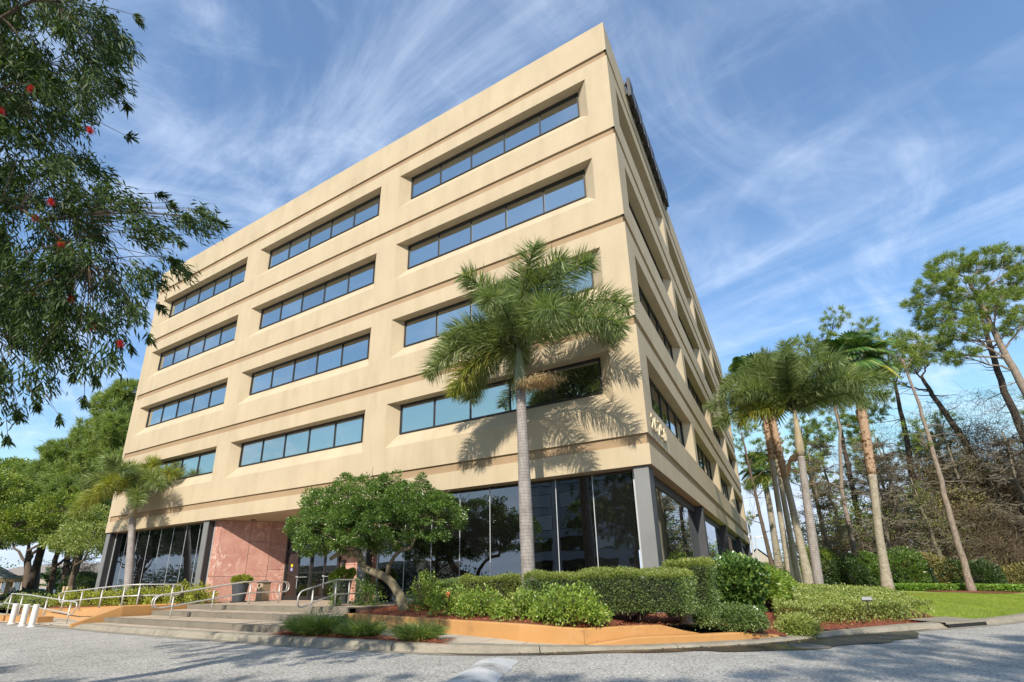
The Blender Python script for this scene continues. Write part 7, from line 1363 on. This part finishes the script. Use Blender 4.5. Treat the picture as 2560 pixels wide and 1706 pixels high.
# gazebo
t_ = thing('gazebo', (-72, 10, -4.25), 'open gazebo with grey shingle roof and tan fascia at the far left', 'gazebo')
gx0, gx1, gy0, gy1 = -85.0, -75.5, 0.8, 9.9; ap = ((gx0+gx1)/2, (gy0+gy1)/2-1, 2.4)
rows = 14
for (a, b) in (((gx0, gy0), (gx1, gy0)), ((gx1, gy0), (gx1, gy1)), ((gx1, gy1), (gx0, gy1)), ((gx0, gy1), (gx0, gy0))):
    mb = MB()
    for i in range(rows):
        f0, f1 = i/rows, (i+1)/rows; l = lambda p, f, dz=0: (p[0]+(ap[0]-p[0])*f, p[1]+(ap[1]-p[1])*f, -1.72+(ap[2]+1.72)*f+dz)
        mb.quad(l(a, f0, .05), l(b, f0, .05), l(b, f1, 0), l(a, f1, 0)); mb.quad(l(a, f0, -.02), l(b, f0, -.02), l(b, f0, .05), l(a, f0, .05))
    mb.build('roof_slope', M_SHING, t_)
mb = MB(); w = .12
mb.box((gx0-.05, gy0-.05, -2.12), (gx1+.05, gy0+.07, -1.74)); mb.box((gx0-.05, gy1-.07, -2.12), (gx1+.05, gy1+.05, -1.74)); mb.box((gx1-.07, gy0+.07, -2.12), (gx1+.05, gy1-.07, -1.74)); mb.box((gx0-.05, gy0+.07, -2.12), (gx0+.07, gy1-.07, -1.74)); mb.build('fascia', M_WOOD, t_)
for x in (gx0+.8, gx1-.8, (gx0+gx1)/2):
    for y in (gy0+.8, gy1-.8): MB().box((x-.25, y-.25, -4.25), (x+.25, y+.25, -2.0)).build('post', M_WOOD, t_)
# far low building on the left
t_ = thing('low_building', (-112, 26, -4.2), 'long low beige building with taupe roof behind the gazebo', 'building')
MB().box((-140, 24, -4.3), (-109.5, 38, -0.3)).build('wall', M_WALLB, t_)
mb = MB(); mb.add([(-141, 23, -0.35), (-108.2, 23, -0.35), (-108.2, 39, -0.35), (-141, 39, -0.35), (-138, 28, 1.8), (-112, 28, 1.8), (-112, 34, 1.8), (-138, 34, 1.8)], [(0, 1, 5, 4), (1, 2, 6, 5), (2, 3, 7, 6), (3, 0, 4, 7), (4, 5, 6, 7), (0, 3, 2, 1)]); mb.build('roof', M_ROOFB, t_)
for x in (-136, -130, -124, -118):
    f_ = MB().box((x, 23.94, -3.3), (x+3, 23.99, -1.2)).build('window', M_FRAME, t_); MB().box((x+.12, 23.90, -3.18), (x+2.88, 23.935, -1.32)).build('pane', M_GLD, f_)
t_ = thing('low_building', (-88, 52, -4.2), 'pale grey low building seen between the left tree trunks', 'building')
MB().box((-104, 52, -4.3), (-72, 62, 0.6)).build('wall', M_TOWER, t_)
mb = MB(); mb.add([(-105, 51, 0.6), (-71, 51, 0.6), (-71, 63, 0.6), (-105, 63, 0.6), (-100, 57, 3.2), (-76, 57, 3.2)], [(0, 1, 5, 4), (1, 2, 5), (2, 3, 4, 5), (3, 0, 4), (0, 3, 2, 1)]); mb.build('roof', M_BAND, t_)
# cars
def car(loc, rz, paint, label, kind='car', group=None, name='parked_car'):
    t_ = thing(name, (0, 0, 0), label, 'van' if kind == 'van' else 'car', group)
    if kind == 'van':
        L, Wd, prof = 5.4, 2.0, [(-2.7, .45), (-2.7, 1.2), (-2.62, 1.95), (-2.3, 2.1), (1.2, 2.1), (1.75, 1.3), (2.6, 1.05), (2.7, .75), (2.7, .4)]; win = [(-2.2, 1.3, .9, 1.9)]; ws = (1.22, 2.02, 1.72, 1.32)
    else:
        L, Wd, prof = 4.6, 1.8, [(-2.3, .35), (-2.3, .9), (-2.05, 1.02), (-1.55, 1.08), (-1.0, 1.42), (.45, 1.46), (1.15, 1.05), (2.0, .92), (2.28, .72), (2.3, .35)]; win = [(-1.05, 1.02, .5, 1.36)]; ws = (.5, 1.42, 1.14, 1.06)
    mb = MB(); sl = [(-.5, .9, 0), (-.47, 1, .02), (.47, 1, .02), (.5, .9, 0)]; n = len(prof); vs = []
    for s, sc2, b_ in sl:
        for (x, z) in prof:
            inn = 0.14 if z > 1.15 else 0.0
            vs.append((x*sc2 if abs(s) == .5 else x, s*Wd*(1-inn), z if abs(s) != .5 else z*.985))
    fs = [(k*n+i, k*n+(i+1) % n, (k+1)*n+(i+1) % n, (k+1)*n+i) for k in range(3) for i in range(n)]+[tuple(range(n))[::-1], tuple(range(3*n, 4*n))]
    mb.add(vs, fs); mb.build('body', paint, t_)
    for s in (-1, 1):
        x0, z0, x1, z1 = win[0]; yy_ = s*(Wd*.5*.93)
        mb = MB(); q = [(x0-.1, yy_*1.035, z0), (x1+.35, yy_*1.035, z0), (x1, yy_*.96, z1), (x0+.15, yy_*.96, z1)]; mb.add(q+[(a, b-s*.05, c) for a, b, c in q], [(0, 1, 2, 3) if s < 0 else (3, 2, 1, 0), (4, 5, 6, 7)]); mb.build('side_window', M_CARG, t_)
    xa, za, xb_, zb_ = ws; mb = MB(); mb.add([(xb_+.02, -Wd*.42, zb_+.02), (xb_+.02, Wd*.42, zb_+.02), (xa+.03, Wd*.38, za), (xa+.03, -Wd*.38, za)], [(0, 1, 2, 3)]); mb.build('windscreen', M_CARG, t_)
    for x in (-L*.31, L*.32):
        for s in (-1, 1):
            y = s*Wd*.46; mb = MB(); mb.tube([(x, y-s*.11, .33), (x, y+s*.09, .33)], .33, 18); w_ = mb.build('wheel', M_TYRE, t_); MB().tube([(x, y+s*.09, .33), (x, y+s*.10, .33)], .2, 14).build('rim', M_RIM, w_)
    for s in (-1, 1): MB().box((L*.5-.12, s*Wd*.33-.16, .68), (L*.5+.01, s*Wd*.33+.16, .82)).build('headlight', M_JOINT, t_)
    t_.location = loc; t_.rotation_euler = (0, 0, R(rz)); return t_
G1 = 'cars parked beyond the left trees'
car((-92.0, 19.7, -4.25), 5, M_WHITE, 'white car parked right of the small dark palm, left background', 'car', G1)
car((-94.8, 17.8, -4.25), 5, M_TEAL, 'teal car parked between the two left tree trunks', 'car', G1)
G2 = 'white vans parked behind the wood'
for x, lab in ((21.0, 'white van glimpsed left of the lone pine foot through the vines'), (24.6, 'white van glimpsed right of the lone pine foot through the vines'), (29.5, 'white van glimpsed at the right edge through the vines')):
    t_ = car((x, 64, -3.9), 80, M_WHITE, lab, 'van', G2, 'parked_van'); t_.scale = (1.15, 1.15, 1.25)
car((-1.0, 92, -3.85), 10, M_BLUEC, 'blue car parked far behind the thin pine trunks', 'car', None)
# parking lot lamps
def lamp(x, y, h, label):
    t_ = thing('car_park_lamp', (x, y, -3.85), label, 'lamp post', 'car park lamps with twin flat heads'); MB().tube([(x, y, -3.9), (x, y, h)], .09, 10).build('pole', M_LAMPG, t_)
    for s in (-1, 1):
        mb = MB(); x0, x1 = sorted((x+s*.25, x+s*1.35)); mb.add([(x0, y-.35, h-.02), (x1, y-.35, h+.05), (x1, y+.35, h+.05), (x0, y+.35, h-.02), (x0+.1, y-.25, h+.22), (x1-.1, y-.25, h+.25), (x1-.1, y+.25, h+.25), (x0+.1, y+.25, h+.22)], [(0, 3, 2, 1), (4, 5, 6, 7), (0, 1, 5, 4), (1, 2, 6, 5), (2, 3, 7, 6), (3, 0, 4, 7)]); mb.build('lamp_head', M_LAMPG, t_)
    MB().box((x-.3, y-.06, h+.02), (x+.3, y+.06, h+.12)).build('cross_arm', M_LAMPG, t_)
lamp(-0.95, 67.2, 2.9, 'twin headed car park lamp standing clear right of the building end'); lamp(-0.15, 43.5, 3.25, 'twin headed car park lamp half hidden by the building end')
# far house
t_ = thing('far_house', (-3, 115, -3.8), 'distant pale house with steep gable just right of the building end', 'house')
MB().box((-10, 114, -3.9), (4, 124, 1.0)).build('wall', M_WHITE, t_)
mb = MB(); mb.add([(-6.8, 112.3, 0.8), (0.4, 112.3, 0.8), (-3.2, 112.3, 4.2), (-6.8, 122, 0.8), (0.4, 122, 0.8), (-3.2, 122, 4.2)], [(0, 2, 5, 3), (1, 4, 5, 2), (3, 5, 4)]); mb.build('gable_roof', M_ROOFB, t_)
mb = MB(); mb.add([(-6.2, 112.6, 0.9), (-.2, 112.6, 0.9), (-3.2, 112.6, 3.8)], [(0, 1, 2)]); mb.build('gable', M_WALLB, t_)
for i, (x, y, r, z, m, lab) in enumerate([(-0.5, 80, 2.0, 3.2, L_OAK, 'pale green small tree before the distant house'), (2.6, 84, 2.2, 3.4, L_OAK, 'green small tree between the thin trunks, far right of the building'), (5.6, 82, 2.0, 3.0, L_DARK, 'darker far tree left of the fan palm cluster')]):
    bushy(lab, (x, y, -3.9), 1.6, .15, [((x, y, -2.2), (r, r, 1.3)), ((x+.6, y, -1.1), (r*.7, r*.7, .9))], B_BRN, m, (10, 90), .22, .12, .5, 'small far trees', 'small_tree', nbr=3)
scatter('far_woodland', 'far belt of trees closing the view behind the right wood and car park', [(12, 92, 0, 9, 2, 5.0), (30, 80, 1, 12, 2, 7.0), (46, 70, 2, 9, 2, 8), (60, 60, 2, 9, 3, 8)], 15000, 0.5, 0.3, L_OAK)
scatter('far_woodland', 'far hazy belt of trees behind the left car park', [(-130, 60, -1, 20, 2, 4.5), (-100, 70, -1, 20, 2, 4.5), (-165, 40, 0, 5, 34, 6), (-150, 5, 0, 4, 30, 5), (-96, 40, -1, 10, 3, 3.6)], 14000, 0.6, 0.35, L_OAK)

# ------------------------------------------------------------------ two people at the far left
def person(loc, label, joints, edges, top, legs, rz=0):
    t_ = thing('person', loc, label, 'person'); me = bpy.data.meshes.new('body'); x0, y0, z0 = 0, 0, 0
    me.from_pydata([j[:3] for j in joints], edges, []); o = link('body', me, t_)
    sk = o.modifiers.new('skin', 'SKIN'); sv = me.skin_vertices[0].data
    for i, j in enumerate(joints): sv[i].radius = (j[3], j[3]); sv[i].use_root = (i == 0)
    o.modifiers.new('sub', 'SUBSURF').levels = 1; o.modifiers['sub'].render_levels = 2
    me.materials.append(top); t_.rotation_euler = (0, 0, rz); return t_, o
JP = [(0, 0, .95, .15), (0, 0, 1.2, .15), (0.03, 0, 1.42, .14), (0.05, 0, 1.5, .06), (.2, 0, 1.4, .06), (.32, .1, 1.15, .05), (.28, .28, 1.0, .04), (-.17, 0, 1.4, .06), (-.26, .12, 1.15, .05), (-.1, .28, 1.02, .04)]
EP = [(0, 1), (1, 2), (2, 3), (2, 4), (4, 5), (5, 6), (2, 7), (7, 8), (8, 9)]
def legs_mesh(t_, m):
    me = bpy.data.meshes.new('trousers'); J = [(0, 0, .95, .15), (.1, 0, .85, .11), (.12, .05, .48, .085), (.12, 0, .08, .06), (.12, .14, .04, .05), (-.1, 0, .85, .11), (-.13, .03, .48, .085), (-.14, -.02, .08, .06), (-.14, .12, .04, .05)]
    me.from_pydata([j[:3] for j in J], [(0, 1), (1, 2), (2, 3), (3, 4), (0, 5), (5, 6), (6, 7), (7, 8)], []); o = link('trousers', me, t_); o.modifiers.new('skin', 'SKIN')
    for i, j in enumerate(J): me.skin_vertices[0].data[i].radius = (j[3], j[3]); me.skin_vertices[0].data[i].use_root = (i == 0)
    o.modifiers.new('sub', 'SUBSURF').levels = 1; me.materials.append(m)
def head_mesh(t_):
    mb = MB(); mb.lathe([(.02, 1.50), (.055, 1.54), (.085, 1.60), (.098, 1.66), (.095, 1.72), (.07, 1.77), (.02, 1.79)], .05, 0, 14); h = mb.build('head', M_SKIN, t_, True)
    mb = MB(); mb.lathe([(.10, 1.66), (.108, 1.72), (.085, 1.785), (.03, 1.81)], .05, -.015, 14); mb.build('hair', M_HAIR, h, True)
    mb = MB(); mb.add([(.03, .09, 1.66), (.07, .09, 1.66), (.05, .125, 1.655), (.05, .09, 1.70)], [(0, 1, 2), (1, 3, 2), (3, 0, 2)]); mb.build('nose', M_SKIN, h)
    mb = MB(); mb.box((.015, .088, 1.695), (.035, .096, 1.705)); mb.build('eye', M_HAIR, h); mb = MB(); mb.box((.065, .088, 1.695), (.085, .096, 1.705)); mb.build('eye', M_HAIR, h)
for loc, lab, top, lg, rz in (((-71.6, 8.0, -4.25), 'person in a dark grey top and blue jeans standing beyond the handrail', M_SHIRTD, M_JEANS, R(70)), ((-73.6, 7.4, -4.25), 'person in a yellow shirt and black trousers at the very left edge', M_SHIRTY, M_DARKT, R(-60))):
    t_, o = person(loc, lab, JP, EP, top, lg, rz); legs_mesh(t_, lg); head_mesh(t_)
mb = MB(); mb.add([(-90, 1.5, -4.235), (-40, 1.5, -4.235), (-40, 4.5, -4.235), (-90, 6.5, -4.235)], [(0, 1, 2, 3)]); struct('side_drive', mb, M_ASP)

# ------------------------------------------------------------------ across the road: seen only as reflections and shadows
t_ = thing('opposite_tower', (-10, -72, ROAD), 'dark grey office tower across the road, reflected in the corner glass', 'office building')
MB().box((-40, -90, ROAD), (14, -70, 24)).build('wall', M_TOWER, t_)
for k in range(6):
    for i in range(9):
        x = -38.5+6*i; f_ = MB().box((x-.1, -69.98, -1.6+4.1*k), (x+4.1, -69.93, 1.0+4.1*k)).build('window', M_FRAME, t_); MB().box((x, -69.92, -1.5+4.1*k), (x+4, -69.9, .9+4.1*k)).build('pane', M_GLD, f_)
t_ = thing('low_building', (-60, -50, ROAD), 'low tan building across the road, reflected behind the leaning tree', 'building'); MB().box((-86, -60, ROAD), (-48, -48, 0.8)).build('wall', M_TANB, t_)
for i in range(6): f_ = MB().box((-84+6*i, -47.98, -3.2), (-80+6*i, -47.94, -1)).build('window', M_FRAME, t_)
G3 = 'vehicles parked across the road'
car((-16.5, -27, ROAD), 95, M_WHITE, 'white van across the road, reflected in the dark front glass', 'van', G3, 'parked_van')
car((-22.0, -27, ROAD), 92, M_SILV, 'silver car across the road, reflected left of the van', 'car', G3); car((-26.5, -26.5, ROAD), 92, M_BLUEC, 'blue car across the road, reflected near the entrance', 'car', G3)
RT = 'trees across the road seen as reflections and shadows'
def rtree(x, y, h, w, lab, m=L_OAK, n=9, zb=None):
    bl = [((x+rng.normal(0, w*.45), y+rng.normal(0, w*.3), ROAD+h*rng.uniform(.62, .95)), (w*.42, w*.4, h*.13)) for _ in range(n)]
    bushy(lab, (x, y, ROAD), h*.5, .28, bl, B_DRK, m, (9, 70), .22, .12, .6, RT, nbr=4)
rtree(-42, -24, 10, 7, 'big dark tree across the road reflected in the left glass', L_DARK, 12); rtree(-54, -20, 10, 7, 'second dark tree across the road reflected in the left glass', L_DARK, 12)
rtree(-70, -19, 11, 8, 'broad dark tree far across the road reflected in the leftmost glass', L_DARK, 12); rtree(-86, -26, 12, 9, 'dark tree beyond, reflected between the left glass joints', L_DARK, 12)
rtree(-34, -34, 9, 5, 'dark tree across the road reflected beside the entrance', L_DARK)
rtree(-1.5, -36, 12, 5, 'green tree across the road reflected in the corner glass', L_OAK, 10)
scatter('roadside_hedge', 'dark bushes across the road closing the view in the left glass reflections', [(-75, -30, -2.5, 26, 2, 3.2), (-40, -38, -2.8, 12, 2, 2.6)], 16000, .35, .2, L_DARK)
def rpine(x, y, h, lab, bl): pine(lab, [(x, y, ROAD), (x+.1, y, ROAD+h*.5), (x+.2, y, ROAD+h)], .24, bl, B_BRN, L_PINE, 13, 24, .34, .03, 6, 'pine_tree', RT)
rpine(2.5, -23, 9, 'tall pine behind the viewpoint casting streaky shade on the road', [((x, y, z), (1.6, 1.5, .8)) for x, y, z in ((1.0, -23, 4.3), (3.6, -22.5, 5.3), (5.8, -22, 4.5), (7.5, -22.5, 3.6), (-1.3, -23.5, 3.4), (4.6, -23, 2.9))])
rpine(7, -25, 13, 'third tall pine behind the viewpoint whose thin needles streak the middle of the road', [((x, y, z), (1.5, .5, .35)) for x, y, z in ((3.0, -23, 6.3), (5.2, -23, 6.9), (7.6, -23, 6.0), (9.6, -23, 7.4), (4.2, -22, 5.2), (8.6, -22, 5.0), (6.4, -23, 8.2), (9.4, -24, 9.6), (2.0, -24, 5.9), (11.5, -24, 8.6))])
rpine(11, -24, 11, 'second tall pine behind the viewpoint shading the right road', [((x, y, z), (1.7, 1.5, .8)) for x, y, z in ((9.5, -23, 5.4), (12, -23.5, 7), (10.6, -21, 8.4), (13, -21, 5.0), (8.6, -21, 7.2), (11.5, -19, 9.4), (9, -19.0, 9.2), (7.4, -20, 8.0))])
rpine(-6, -24, 9, 'pine behind the viewpoint shading the lower left road', [((x, y, z), (1.7, 1.4, .8)) for x, y, z in ((-4, -22.8, 2.9), (-6.4, -23, 3.2), (-8.6, -23, 2.5), (-2.2, -22.6, 3.6), (-10.5, -23.6, 2.6), (-0.4, -22.6, 4.2), (1.2, -22.8, 4.8))])
